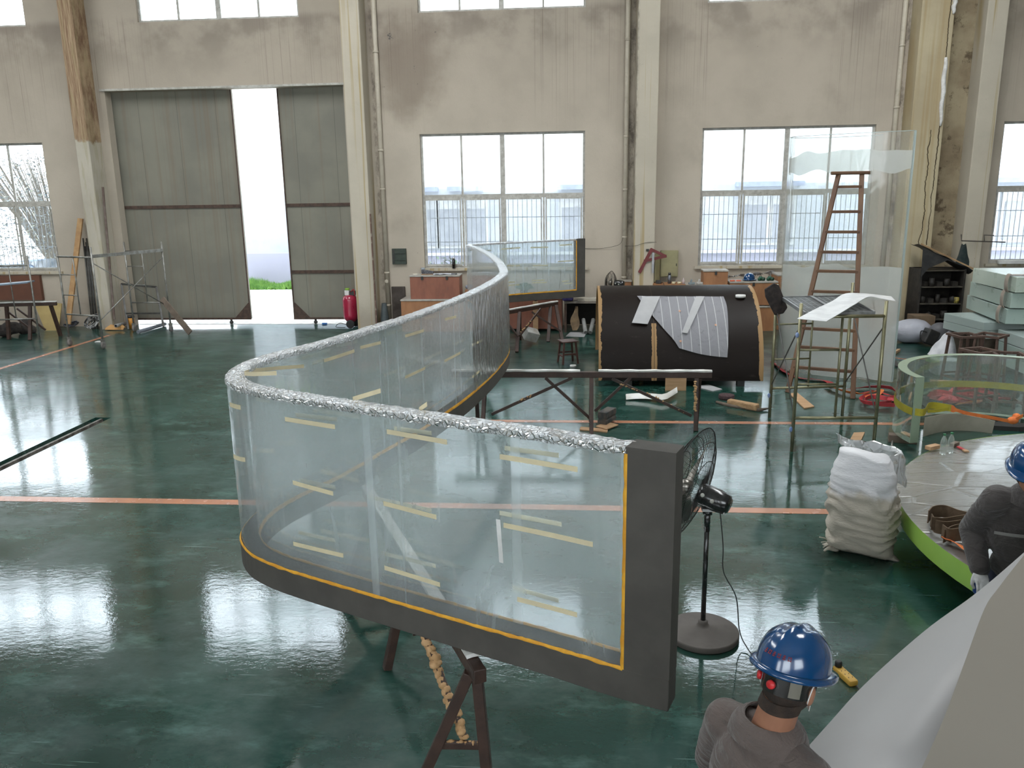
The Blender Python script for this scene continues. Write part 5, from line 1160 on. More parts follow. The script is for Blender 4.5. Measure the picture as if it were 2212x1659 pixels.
tag(ribbon(MB(), flp([(1785, 832), (1815, 845), (1850, 852), (1880, 850), (1905, 842), (1895, 855), (1870, 862)], .03), .06, .006, .5, 5).build('lifting_sling', M['orangesling']), 'thin orange sling lying tangled with the red ones right of the ladder', 'sling')
tag(ribbon(MB(), flp([(1830, 842), (1880, 838), (1925, 842), (1938, 858), (1915, 865), (1880, 862), (1868, 872), (1900, 878), (1940, 880)], .02), .06, .006, .5, 7).build('lifting_sling', M['redsling']), 'looped red lifting sling on the floor left of the curved clear ring', 'sling')
tag(ribbon(MB(), flp([(1928, 772), (1950, 776), (1975, 778), (2000, 776)], .02), .05, .006, .5, 9).build('lifting_sling', M['orangesling']), 'orange strap on the floor between the tall sheet and the ring', 'sling')
tag(MB().bar(FL(1928, 764, .03), FL(1942, 756, .03), .05, .05).build('wood_offcut', M['ply']), 'small pale wood offcut on the floor right of the tall sheet', 'offcut')
tag(MB().bar(FL(1928, 780, .02), FL(1942, 792, .02), .10, .02).build('metal_wedge', M['blacksteel']), 'flat black blade lying on the floor right of the tall sheet', 'tool')
tag(ribbon(MB(), flp([(1862, 850), (1890, 846), (1925, 856), (1932, 866), (1900, 860), (1872, 858), (1858, 868), (1885, 876), (1925, 872)], .03), .055, .006, .6, 17).build('lifting_sling', M['redsling']), 'second looped red sling lying beneath the orange one left of the clear ring', 'sling')
p = FL(2035, 868); tag(heap(p.x+.15, p.y-.02, .38, .22, 7, .09, 21).build('lifting_sling', M['redsling']), 'heap of red slings inside the clear ring, left part', 'sling')
p = FL(2110, 866); tag(heap(p.x+.05, p.y, .42, .26, 8, .09, 33).build('lifting_sling', M['redsling']), 'heap of red slings inside the clear ring, right part', 'sling')
p = FL(2085, 880); tag(ribbon(MB(), [(p.x-.12, p.y, .02), (p.x+.1, p.y+.02, .05), (p.x+.25, p.y+.1, .03)], .13, .006, .2, 2).build('orange_flap', M['orangesling']), 'orange flap of webbing lying in front of the red slings in the ring', 'sling')
p = FL(2175, 868); gb = MB(); rn = random.Random(6)
for i in range(9): gb.ball((p.x+rn.uniform(-.14, .14), p.y+.1+rn.uniform(-.1, .1), .08+rn.uniform(0, .10)), (rn.uniform(.08, .13), rn.uniform(.07, .11), rn.uniform(.06, .10)), Euler((rn.random(), rn.random(), 0)).to_matrix())
o = gb.build('plastic_bag', mat('dark_green_bag', (.02, .035, .033), .4, (.03, .05, .05), 9, bump=.6, bs=20)); tag(o, 'dark crumpled plastic bag on the floor inside the clear ring', 'bag'); rmd = o.modifiers.new('remesh', 'REMESH'); rmd.mode = 'VOXEL'; rmd.voxel_size = .02; rmd.use_smooth_shade = True
# ================= clear ring with yellow strap =================
M['ringclear'] = film_mat('ring_acrylic', .12, (.80, .86, .80), .02, .03, .05, .5, 5)
M['ringedge'] = mat('acrylic_cut_edge', (.30, .37, .27), .35, (.27, .34, .25), 3)
M['yellow_strap'] = mat('yellow_webbing', (.46, .39, .03), .7, (.38, .32, .03), 6, stretch=(1, 1, 1), dirt=.2)
RCX, RCY, RI, RO, RZ0, RZ1 = 5.30, 10.28, 1.12, 1.23, .10, .93
def arc(r, a, z): return Vector((RCX+r*cos(a), RCY+r*sin(a), z))
a0, a1, n = radians(193), radians(-15), 60
ring = thing('clear_ring', 'thick curved clear acrylic ring segment standing on timber blocks', 'acrylic ring', (RCX, RCY, RZ0))
AN = [a0+(a1-a0)*i/n for i in range(n+1)]
m = MB(); m.grid([[arc(RO, a, RZ0) for a in AN], [arc(RO, a, RZ1-.004) for a in AN]], 0).grid([[arc(RI, a, RZ1-.004) for a in AN], [arc(RI, a, RZ0) for a in AN]], 0); m.build('acrylic_wall', M['ringclear'], ring)
e = MB(); e.grid([[arc(RO, a, RZ1) for a in AN], [arc(RI, a, RZ1) for a in AN]], .004); e.build('top_edge', M['ringedge'], ring)
e = MB(); e.grid([[arc(RO, a, RZ0) for a in AN], [arc(RI, a, RZ0) for a in AN]], .004); e.build('bottom_edge', M['ringedge'], ring)
for aa in (a0, a1): MB().bar(arc((RI+RO)/2, aa, RZ0), arc((RI+RO)/2, aa, RZ1-.004), RO-RI, .012, Vector((-sin(aa), cos(aa), 0))).build('end_face', M['ringedge'], ring)
st = thing('ratchet_strap', 'yellow ratchet strap wrapped around the clear ring with an orange tail', 'strap', (RCX, RCY, .5))
zs0 = .50; rows = []
for i in range(n+1): rows.append([arc(RO+.006, AN[i], zs0+.10*cos(AN[i]*.5)*0+.045), arc(RO+.008, AN[i], zs0), arc(RO+.006, AN[i], zs0-.045)])
MB().grid(rows, .003).build('webbing', M['yellow_strap'], st)
e0 = arc(RO+.006, a0, zs0); e1 = FL(2056, 882, .40); q = catmull([arc(RO+.004, a0-.02, zs0), arc(RI-.02, a0+.03, zs0-.005), FL(2010, 876, .45), e1], 6)
MB().grid([[p+up*.045, p, p-up*.045] for p in q], .003).build('webbing', M['yellow_strap'], st)
q = catmull([FL(2004, 887, .42), FL(2030, 885, .41), FL(2058, 880, .40)], 4); MB().grid([[p+up*.012, p-up*.03] for p in q], .003).build('webbing', M['yellow_strap'], st)
q = catmull([FL(2054, 882, .40), FL(2090, 893, .34), FL(2140, 902, .28), FL(2185, 910, .22), FL(2195, 905, .26), FL(2210, 898, .30)], 6)
MB().grid([[p+up*(.045 if i < 2 else .022), p, p-up*(.045 if i < 2 else .022)] for i, p in enumerate(q)], .006).build('orange_tail', M['orangesling'], st)
kb = MB().ball(FL(2188, 908, .23), (.07, .05, .05)).ball(FL(2196, 900, .27), (.05, .05, .045)); kb.build('knot', M['orangesling'], st)
for q0, q1, h, lab in (((1924, 957), (1986, 962), .10, 'weathered timber block under the near left end of the clear ring'),):
    a, b = FL(*q0), FL(*q1); a.z = b.z = h/2; tag(bevel(MB().bar(a+Vector((0, .09, 0)), b+Vector((0, .09, 0)), .13, h).build('timber_block', M['woodgrey']), .006), lab, 'block')
a = FL(2052, 905); tag(bevel(MB().bar((a.x-.12, a.y+.22, .05), (a.x+.05, a.y-.02, .05), .12, .098).build('timber_block', M['woodgrey']), .006), 'weathered timber block under the back of the clear ring, near its middle', 'block')
ttub = thing('plastic_tub', 'cream curved plastic tub lying on the floor between the ring and the disc', 'tub', tuple(FL(2070, 950)))
tb = MB(); c0 = FL(2075, 950); rows = []
for i in range(9):
    f = i/8; rows.append([c0+Vector((-.42+.95*j/12, .12+.30*sin(pi*(j/12)*.8)*(1-f*.2), .26*f*(1-.55*max(0, j/12-.45)))) for j in range(13)])
tb.grid(rows, .006).build('shell', mat('cream_tub', (.42, .39, .32), .5, (.36, .33, .27), 4), ttub)
tag(MB().prism([(0, 0), (.55, -.12), (.9, -.05), (.6, .16), (.1, .12)], .06, None, FL(2095, 925)+Vector((0, -.02, 0))).build('dark_mat', M['dark']), 'dark rubber mat on the floor between the cream tub and the disc', 'mat')
tag(MB().tube(catmull(flp([(1926, 964), (1932, 940), (1950, 924), (1966, 905)], .02), 5), .012, 6).build('steel_angle', M['galv']), 'thin steel bar on the floor left of the clear ring', 'bar')
# pale filler squeezed out of the cracked pillar joint
for (pa, pb, lab) in (((2043, 124), (2031, 272), 'long white plaster patch in the crack of the tall pillar'), ((2066, -20), (2059, 30), 'white plaster patch at the top of the cracked pillar, cut by the frame')):
    a, b = WL(*pa, 19.28), WL(*pb, 19.28); P = [a.lerp(b, k/12)+Vector((.012*sin(k*1.3), 0, 0)) for k in range(13)]
    tag(MB().tube(P, [.02+.028*sin(pi*min(1, (k+.6)/12.5))**.5*(1 if k != 7 else .75) for k in range(13)], 10).build('plaster_patch', mat('white_plaster', (.75, .74, .72), .8, (.6, .58, .56), 14, bump=.4)), lab, 'plaster')
# ================= big disc =================
DCX, DCY, DR, DZ0, DZ1 = 5.68, 6.50, 2.86, .27, .46
dsc = thing('acrylic_disc', 'huge thick acrylic disc with green edge under wrinkled film, at the right', 'acrylic disc', (DCX, DCY, DZ0))
M['discgreen'] = mat('green_acrylic_edge', (.34, .56, .10), .35, (.30, .52, .09), 2, spec=.5)
def disc_top():
    t = WNT('film_covered_top'); v = t.voro(1.3, (1, 2.4, 1), 'DISTANCE_TO_EDGE', rot=(0, 0, .5)); h = t.M('ADD', t.M('MULTIPLY', t.step(v, 0, .05), .5), t.M('MULTIPLY', t.noise(1.6, (1, 3, 1), 4, .6, rot=(0, 0, -.5), dist=2.5), 1.0))
    c = t.mix(t.noise(.8, det=3), (.19, .19, .178), (.24, .24, .225))
    return t.done(t.pr(col=c, rough=t.M('ADD', .12, t.M('MULTIPLY', t.noise(2), .15)), normal=t.bump(h, .55, .02), coat=.6, cr=.08, ior=1.5))
m = MB(); N_ = 96; m.lathe([(DR, DZ0), (DR+.005, DZ0+.02), (DR+.005, DZ1-.015)], (DCX, DCY, 0), N_); m.f.pop(); m.sm.pop(); m.f.pop(); m.sm.pop()
m.add([(DCX+DR*cos(2*pi*k/N_), DCY+DR*sin(2*pi*k/N_), DZ0) for k in range(N_)], [list(range(N_))[::-1]]); m.build('disc_edge', M['discgreen'], dsc)
m = MB(); rows = []
for i in range(15):
    f = i/14; r = (DR+.006)*(1-(1-f)**1.0); rows.append([(DCX+r*cos(2*pi*k/N_), DCY+r*sin(2*pi*k/N_), DZ1+.06*(1-f**2)*.4-(.018 if i == 14 else 0)+(.004*noise.noise(Vector((r*cos(2*pi*k/N_)*4, r*sin(2*pi*k/N_)*4, 0))))) for k in range(N_+1)])
m.grid(rows[::-1], 0).build('film_cover', disc_top(), dsc)
for k, (dx, dy) in enumerate(((-1.8, -.6), (-1.6, 1.3), (.2, 2.0), (.3, -1.9), (1.8, 0))): tag(bevel(MB().b2(DCX+dx-.3, DCX+dx+.3, DCY+dy-.07, DCY+dy+.07, 0, DZ0).build('support_beam', M['woodgrey']), .006), 'timber support beam hidden under the green-edged disc', 'beam', 'beams under the disc')
for i, (px, py) in enumerate(((2036, 981), (2052, 978))):
    c = FL(px, py, DZ1+.005); rt = thing('water_bottle', ('clear water bottle with green cap on the disc, left one', 'clear water bottle with green cap on the disc, right one')[i], 'bottle', tuple(c), 'water bottles on the disc')
    MB().lathe([(.001, 0), (.03, 0), (.033, .01), (.033, .05), (.031, .06), (.033, .07), (.033, .13), (.026, .165), (.013, .19), (.012, .205)], c, 18).build('body', M['ringclear'], rt); MB().lathe([(.001, 0), (.015, 0), (.015, .018), (.001, .018)], c+up*.205, 14).build('cap', mat('green_cap_%d' % i, (.01, .12, .04), .5), rt)
br = thing('paint_brush', 'red-handled flat brush lying on the disc beside the water bottles', 'brush', tuple(FL(2078, 970, DZ1+.01)))
a, b, c = FL(2069, 965, DZ1+.02), FL(2083, 972, DZ1+.02), FL(2089, 976, DZ1+.02); bevel(MB().bar(a, b, .035, .018).build('handle', M['redsling'], br), .006); MB().bar(b, c, .045, .015).build('bristles', M['ply'], br)
tag(bevel(MB().bar(FL(2004, 968, DZ1+.03), FL(2026, 963, DZ1+.03), .07, .04).build('wood_offcut', M['ply']), .003), 'small wooden offcut left of the water bottles at the disc edge', 'offcut')
tag(bevel(MB().bar(FL(2056, 962, DZ1+.03), FL(2068, 957, DZ1+.03), .05, .04).build('wood_offcut', M['woodgrey']), .003), 'small dark wooden offcut behind the water bottles', 'offcut')
# brown canvas slings on the disc
M['canvas'] = mat('brown_canvas_webbing', (.13, .085, .05), .85, (.095, .06, .035), 12, bump=.4)
m = MB(); 
for k, l in enumerate(([(2006, 1118), (2016, 1108), (2040, 1106), (2068, 1116), (2095, 1122)], [(2012, 1132), (2040, 1134), (2065, 1130), (2090, 1126)], [(2010, 1124), (2020, 1138), (2045, 1142), (2075, 1138)], [(2034, 1148), (2050, 1158), (2075, 1155), (2095, 1150)], [(2040, 1160), (2060, 1150), (2085, 1145)])):
    P = [FL(x, y, DZ1+.06+.02*(k % 2)) for x, y in l]; q = catmull(P, 5); m.grid([[p+up*.06, p+up*.0, p-up*.05] for p in q], .008)
tag(m.build('canvas_sling', M['canvas']), 'folded brown canvas sling lying on the disc beside the far worker', 'sling')
tag(ribbon(MB(), [tuple(FL(2040, 1168, DZ1+.02)), tuple(FL(2068, 1180, DZ1+.02)), tuple(FL(2095, 1200, DZ1+.02)), tuple(FL(2110, 1215, DZ1+.02))], .09, .006, .15, 2).build('orange_sling', M['orangesling']), 'orange sling under the brown canvas sling on the disc', 'sling')
# ================= big white sack =================
def sack(cx, cy, name, lab, mt, ang=.25):
    rt = thing(name, lab, 'sack', (cx, cy, 0)); rows = []; rn = random.Random(5); R3 = Matrix.Rotation(ang, 3, 'Z')
    for i in range(44):
        f = i/43; z = .94*f; w = .25*(1-.10*f)+.05*sin(pi*f)-.06*max(0, f-.8)*2; dp_ = (.20+.05*sin(pi*min(1, f*1.4)))*(1-.45*max(0, f-.72)/.28); 
        if f < .10: dp_ *= .25+7.5*f; w = .25+.07*(1-f/.10)
        row = []
        for j in range(41):
            a = 2*pi*j/40; e = .62; cx_, sy_ = cos(a), sin(a); x = w*abs(cx_)**e*(1 if cx_ >= 0 else -1); y = dp_*abs(sy_)**e*(1 if sy_ >= 0 else -1)
            fold = .018*sin(z*66+3*noise.noise(Vector((x*5, y*5, z*3)))*3+x*4)*(1 if f < .72 else .3)+.02*noise.noise(Vector((x*5, y*5, z*5)))
            k = 1+fold/max(.1, hypot(x, y)); zz = z+.03*noise.noise(Vector((x*6, y*6, 2))) if f > .9 else z
            row.append(R3 @ Vector((x*k, y*k, max(0.002, zz-.10*max(0, f-.85)/.15*(x/.33)*.4)))+Vector((cx-.05*f, cy, 0)))
        rows.append(row)
    b = MB().grid(rows[::-1], 0); nn = 41; b0 = len(b.v)-nn*44; b.f.append([b0+43*nn+j for j in range(nn-1)]); b.sm.append(False); b.f.append([b0+j for j in range(nn-1)][::-1]); b.sm.append(True)
    b.build('body', mt, rt); return rt
t = NT('white_woven_sack'); zc = t.M('ADD', t.xyz()[2], t.M('MULTIPLY', t.M('SUBTRACT', t.noise(5), .5), .25))
M['sackcloth'] = t.done(t.pr(col=t.mix(t.step(zc, .58, .68), (.50, .455, .385), (.68, .68, .70)), rough=.8, normal=t.bump(t.noise(26, (1, 1, 2.5), 6, .65), .55, .012), spec=.3))
M['sackplastic'] = film_mat('white_sack_plastic', .62, (.78, .79, .80), .6, .3, .1, 1, 12)
sk1 = sack(2.54, 6.98, 'white_sack', 'big full white woven sack standing on the floor left of the disc', M['sackcloth'], -.5)
m = MB(); rows = []; rn = random.Random(3)
for i in range(10):
    f = i/9; rows.append([])
    for j in range(25):
        a = 2*pi*j/24; r = .20+.12*f-.14*max(0, f-.6)*2*(.5+.5*sin(a*2)); rows[-1].append((2.66+r*1.1*cos(a)+.03*noise.noise(Vector((j*.9, i*.7, 1))), 7.28+r*.55*sin(a)+.03*noise.noise(Vector((j*.9, i*.7, 7))), .85+.22*f*(.5+.5*cos(a-2.2))-.55*max(0, f-.35)*(.5+.5*cos(a-.3))+.03*noise.noise(Vector((j*1.1, i, 4)))))
m.grid(rows, .002).build('liner_bag', M['sackplastic'], sk1)
m = MB()
for k in range(3): m.tube(catmull([(2.30, 7.02, .06), (2.24-.01*k, 6.98, .07+.03*k), (2.20-.02*k, 6.97, .05+.05*k)], 4), .006, 5)
m.tube(catmull([(2.33, 7.0, .03), (2.24, 6.95, .05), (2.20, 6.94, .03)], 4), [.035, .03, .026, .02, .016, .014, .012, .010, .008], 8); m.build('tied_corner', M['sackcloth'], sk1)
# ================= right background: slabs, sacks, stools =================
M['slab'] = film_mat('slab_acrylic', .55, (.58, .68, .63), .04, .25, .12, 1.1, 5)
def slabmat(n, c1, c2): return mat(n, c1, .3, c2, 1.2, spec=.6)
SM = [slabmat('slab_face_%d' % i, *c) for i, c in enumerate((((.42, .49, .42), (.50, .56, .48)), ((.36, .45, .40), (.42, .50, .45)), ((.33, .42, .38), (.38, .46, .42)), ((.33, .39, .37), (.38, .44, .42)), ((.26, .33, .30), (.31, .38, .34))))]
def block(P, dirv, L, W_, z0, h, mt, lab, grp='stacked acrylic slabs'):
    d = Vector((*dirv, 0)).normalized(); s = Vector((d.y, -d.x, 0)); P = Vector((P[0], P[1], 0))
    pts = [P, P+d*L, P+d*L-s*W_, P-s*W_]; return tag(bevel(MB().prism([(p.x, p.y) for p in pts], h, None, (0, 0, z0)).build('acrylic_slab', mt), .006), lab, 'acrylic slab', grp)
g0 = FL(2038, 704, .50); dirv = (.30, -.95)
def two(p, q, z): a, b = FL(*p, z), FL(*q, z); return a, b
a, b = two((2040, 676), (2126, 697), .80); dv = (b-a); L1 = dv.length
block((a.x, a.y), dv[:2], L1, 2.6, .50, .148, SM[3], 'lower of two thin slabs in the far left pile, resting under the leaning stack'); block((a.x, a.y), dv[:2], L1, 2.6, .652, .148, SM[3], 'upper of two thin slabs in the far left pile, resting under the leaning stack')
for k in (.15, .85):
    q = a.lerp(b, k); tag(MB().b2(q.x+.1, q.x+.9, q.y-.0, q.y+.15, 0, .498).build('support_block', M['woodgrey']), 'timber support under the thin slab pile, %s' % ('far end' if k < .5 else 'near end'), 'support')
a2, b2 = two((2156, 712), (2300, 760), .70); dv2 = b2-a2
for i, (z0, lab) in enumerate(((.12, 'bottom slab of the near right slab pile behind the stools'), (.32, 'middle slab of the near right slab pile behind the stools'), (.52, 'top slab of the near right slab pile behind the stools'))): block((a2.x, a2.y), dv2[:2], 3.0, 2.2, z0, .19, SM[4 if i < 2 else 3], lab)
prev = .84
for i, (p, q, lab) in enumerate((((2090, 636), (2168, 664), 'bottom slab of the three-slab strapped stack by the right window'), ((2097, 607), (2178, 630), 'middle slab of the three-slab strapped stack by the right window'), ((2103, 578), (2188, 596), 'top slab of the three-slab strapped stack by the right window'))):
    zz = prev+.27; u, v = two(p, q, zz); dd = v-u; block((u.x, u.y), dd[:2], dd.length+.15, 2.6, prev, .262, SM[2-i], lab); prev = zz+.012
    w0 = v-Vector((0, 0, 0)); dn_ = dd.normalized(); sd = Vector((dn_.y, -dn_.x, 0)); mm = MB(); c = v-dn_*.05; rows = []
    for k in range(13):
        t = pi*k/12-pi/2; rows.append([c-dn_*(-.02)+sd*(.02+.05*cos(t))+Vector((0, 0, -.13+.16*sin(t)-.0))+dn_*j for j in (-.10, .02)])
    mm.grid(rows, .008); top_ = [[c+dn_*j+sd*(.02)-sd*s_+Vector((0, 0, .012)) for j in (-.10, .02)] for s_ in (0, .5, 1.2)]; 
    if i == 2: mm.grid(top_, .008)
    tag(mm.build('webbing_sling', mat('pale_canvas_%d' % i, (.34, .28, .23), .85)), ('pale webbing sling around the bottom slab of the strapped stack', 'pale webbing sling around the middle slab of the strapped stack', 'pale webbing sling around the top slab of the strapped stack')[i], 'sling')
u = FL(2178, 564, 1.66)
# stools
tops = [((2085, 722), .86, .15, True), ((2141, 722), .86, .75, False), ((2118, 755), .86, .35, False), ((2182, 764), .86, -.15, False)]
labs = ['tall open-framed wooden stool at the back left of the four behind the ring', 'tall open-framed wooden stool at the back right of the four behind the ring', 'tall open-framed wooden stool at the front left of the four behind the ring', 'tall open-framed wooden stool at the front right of the four behind the ring']
M['stoolwood'] = mat('dark_stool_wood', (.095, .055, .04), .7, (.07, .04, .03), 5, dirt=.3, dcol=(.25, .2, .17))
cs = [FL(*t[0], t[1]) for t in tops]; cs[2] = cs[2]; 
for i, c in enumerate(cs): stool(c.x, c.y, 0, tops[i][2], labs[i], solid=False, h=.86, w=.36, grp='open-framed stools', mt='stoolwood', lw=.036)
# sacks and bag
M['greysack'] = mat('grey_plastic_sack', (.40, .41, .46), .4, (.33, .33, .37), 3, bump=.7, bs=9, stretch=(1, 1, 2))
a, b = FL(1925, 738), FL(2010, 742); c = (a+b)/2; m = MB(); rows = []
for i in range(25):
    f = i/24; r = .25*(1-(2*abs(f-.5))**3*.75); x = a.x-.05+(b.x-a.x+.1)*f
    rows.append([(x, c.y+r*1.2*cos(t)+.02*noise.noise(Vector((x*7, t*2, 0))), max(0.0, .25*1.0+r*sin(t))+.02*noise.noise(Vector((x*6, t*2, 5)))) for t in [2*pi*j/20 for j in range(21)]])
tag(m.grid(rows[::-1], 0).build('plastic_sack', M['greysack']), 'full grey plastic sack lying on its side in front of the brown carton', 'sack')
p = FL(2030, 748); mt = thing('floor_grinder', 'black machine with a grey disc guard beside the grey plastic sack', 'machine', tuple(p))
MB().ball((p.x, p.y+.1, .24), (.22, .18, .24)).build('guard', mat('grey_guard', (.10, .10, .11), .5), mt); bevel(MB().box((p.x-.22, p.y, .20), (.25, .22, .3), (0, .4, .2)).build('body', M['blacksteel'], mt), .02)
MB().tube(catmull([(p.x-.3, p.y-.05, .3), (p.x-.42, p.y-.05, .32), (p.x-.40, p.y-.08, .12), (p.x-.2, p.y-.1, .04)], 5), .012, 6).build('hose', M['cable'], mt)
p = FL(2040, 768); m = MB(); rows = []
for i in range(14):
    f = i/13; r = .24*(1-f)**.7+.03; rows.append([(p.x+.1*f+r*cos(t)*(1+.12*noise.noise(Vector((cos(t)*2, sin(t)*2, f*5)))), p.y+.1+r*.7*sin(t), .46*f+.03*noise.noise(Vector((t, f*4, 1)))) for t in [2*pi*j/18 for j in range(19)]])
tag(m.grid(rows, 0).build('white_bag', mat('white_crumpled_plastic', (.66, .66, .68), .5, (.5, .5, .53), 6, bump=.8, bs=14)), 'crumpled white bag leaning against the back left stool', 'bag')
p = FL(2035, 812); tag(bevel(MB().box((p.x+.1, p.y+.15, .14), (.42, .3, .26)).build('clear_box', mat('pale_box', (.30, .34, .33), .5, (.36, .4, .4), 5)), .02), 'pale plastic-wrapped box on a timber plank behind the clear ring', 'box')
a, b = FL(2010, 826, .04), FL(2150, 832, .04); tag(bevel(MB().bar(a, b, .12, .08).build('timber_plank', M['wood']), .004), 'timber plank on the floor in front of the stools, behind the ring', 'plank')
wl_ = WL(2165, 565, 19.6); tag(bevel(MB().b2(9.66, 10.35, 19.70, 19.80, 1.42, 1.50).build('white_tray', M['tape_white']), .01), 'long white plastic tray on the right window ledge', 'tray')
# ================= left side =================
sl = thing('scaffold', 'galvanised wheeled scaffold frame standing in front of the left pillar and door', 'scaffold', (-10.6, 18, 0))
F0, F1 = (-11.38, 17.10), (-10.40, 16.78); K0, K1 = (-10.95, 19.05), (-9.98, 19.0)
hF = vh(F0, 133, 532); hK = vh(K1, 352, 522)
def wframe(A, B, h, nm, inner):
    A, B = Vector((*A, 0)), Vector((*B, 0)); m = MB(); m.tube([A+up*.20, A+up*h], .021, 8); m.tube([B+up*.20, B+up*h], .021, 8); zt_ = h-.22; m.tube([A+up*zt_, B+up*zt_], .021, 8); m.tube([A+up*.72, B+up*.72], .018, 8)
    I = A.lerp(B, inner); m.tube([I+up*.72, I+up*zt_], .014, 6)
    for z in (1.15, 1.6): m.tube([A+up*z, I+up*z], .013, 6)
    m.build(nm, M['galv'], sl); return zt_
z1_ = wframe(F0, F1, hF, 'front_frame', .45); z2_ = wframe(K0, K1, hK, 'rear_frame', .45)
for P in (F0, F1, K0, K1):
    x, y = P; r = MB().lathe([(.02, -.02), (.075, -.02), (.08, 0), (.075, .02), (.02, .02)], (x, y, .08), 16, Matrix.Rotation(pi/2, 3, 'Y')); c = r.build('caster', M['rubber'], sl)
    MB().b2(x-.035, x+.035, y-.03, y+.03, .12, .21).build('caster_fork', M['galv'], c)
bevel(MB().bar(Vector((*F1, z1_+.02)), Vector((*K1, z2_+.02)), .05, .07).build('deck_beam', M['galv'], sl), .004); MB().bar(Vector((*F1, z1_+.02)).lerp(Vector((*F0, z1_+.02)), .12), Vector((*K1, z2_+.02)).lerp(Vector((*K0, z2_+.02)), .12), .05, .03).build('deck_beam', M['fanbase'], sl)
MB().tube([(*F1, z1_-.12), (K1[0], K1[1], .62)], .011, 6).build('cross_brace', M['galv'], sl); MB().tube([(*F1, .62), (K1[0], K1[1], z2_-.14)], .011, 6).build('cross_brace', M['galv'], sl)
s2 = thing('scaffold', 'galvanised scaffold cut off by the left edge, over a cluttered trestle', 'scaffold', (-13.3, 17.7, 0))
G0, G1 = (-12.66, 17.92), (-13.62, 17.72); h2 = vh(G0, 62, 552)
A, B = Vector((*G0, 0)), Vector((*G1, 0)); m = MB(); m.tube([A, A+up*h2], .021, 8); m.tube([B, B+up*(h2-.25)], .021, 8); m.tube([A+up*(h2-.22), B+up*(h2-.22)], .02, 8); m.tube([A+up*.5, B+up*.5], .018, 8); m.tube([A.lerp(B, .45)+up*.5, A.lerp(B, .45)+up*(h2-.22)], .013, 6); m.build('end_frame', M['galv'], s2)
m = MB(); m.tube([B+up*(h2-.22), B+Vector((-1.6, -.35, h2-.30))], .02, 8); m.build('deck_beam', M['galv'], s2)
m = MB().bar(A+Vector((0, 0, 1.36)), A+Vector((-2.2, -.5, 1.22)), .40, .03); m.build('blue_deck', mat('blue_grey_deck', (.16, .22, .28), .5, (.11, .15, .2), 6), s2)
MB().tube([B+Vector((-1.9, -.4, 0)), B+Vector((-1.9, -.4, h2))], .021, 8).build('post', M['galv'], s2)
trestle((-12.30, 18.2), (-14.3, 17.9), [((-12.45, 18.2), (-12.45, 18.4)), ((-12.9, 18.1), (-12.85, 17.85)), ((-13.45, 18.05), (-13.42, 17.92)), ((-14.1, 17.95), (-14.1, 17.8))],
        [((-12.9, 18.05, .2), (-13.5, 18.05, .7)), ((-13.2, 18.05, .72), (-12.6, 18.1, .2)), ((-13.6, 18.0, .7), (-14.1, 17.95, .3))], 'dark steel trestle with white pads at the left edge, by the leftmost window', zt=.85, lw=.07, pads=((0, 1),))
slab_b = MB().b2(-15.6, -13.72, 19.76, 19.85, .70, 1.33); tag(slab_b.build('brown_board', mat('red_brown_board', (.155, .065, .04), .6, (.13, .055, .035), 3)), 'red-brown board leaning on the wall under the leftmost window', 'board')
yp = MB().add([WL(72, 651, 19.5), WL(133, 656, 19.5), WL(126, 716, 19.2), WL(98, 715, 19.2)], []); v = yp.v[:]; v2 = [p+Vector((0, .03, 0)) for p in v]; yp = MB().add(v+v2, [(0, 3, 2, 1), (4, 5, 6, 7), (0, 1, 5, 4), (1, 2, 6, 5), (2, 3, 7, 6), (3, 0, 4, 7)])
tag(yp.build('yellow_board', mat('yellow_ochre_ply', (.40, .30, .12), .7, (.34, .25, .1), 3)), 'yellow-ochre board leaning on the wall under the leftmost window', 'board')
a = WL(147, 700, 19.2); b = WL(174, 472, 19.72); a.z = max(a.z, .02); tag(bevel(MB().bar(a, b, .13, .05, (0, 1, 0)).build('timber_plank', mat('knotty_pine', (.48, .30, .14), .7, (.36, .20, .09), 4, dirt=.4)), .004), 'tall pale pine plank leaning on the wall left of the left pillar', 'plank')
for i in range(5):
    a = Vector((-12.12-.035*i, 19.42+.03*(i % 2), 0)); b = Vector((-12.30-.03*i, 19.78, 2.05+.1*(i*2 % 3))); tag(MB().tube([a, b], .017, 6).build('steel_tube', M['brace']), 'dark steel tube leaning in the corner left of the left pillar', 'tube', 'tubes in the corner')
fr = thing('steel_rack_frame', 'grey rectangular steel frame leaning against the door beside the left pillar', 'frame', (-11.2, 19.4, 0))
P = [Vector((-11.28, 19.35, .0)), Vector((-11.55, 19.75, 1.10)), Vector((-10.62, 19.72, 1.02)), Vector((-10.35, 19.35, .05))]
m = MB()
for i in range(3): m.bar(P[i], P[i+1], .045, .045)
m.bar(P[0].lerp(P[1], .35), P[3].lerp(P[2], .35), .04, .04); m.build('frame', M['brace'], fr)
a = FL(411, 719, .05); b = WL(350, 645, a.y+.35); tag(bevel(MB().bar(a, b, .14, .04, (0, 1, 0)).build('plank', M['woodgrey']), .004), 'short weathered plank leaning on the wheeled scaffold before the door', 'plank')
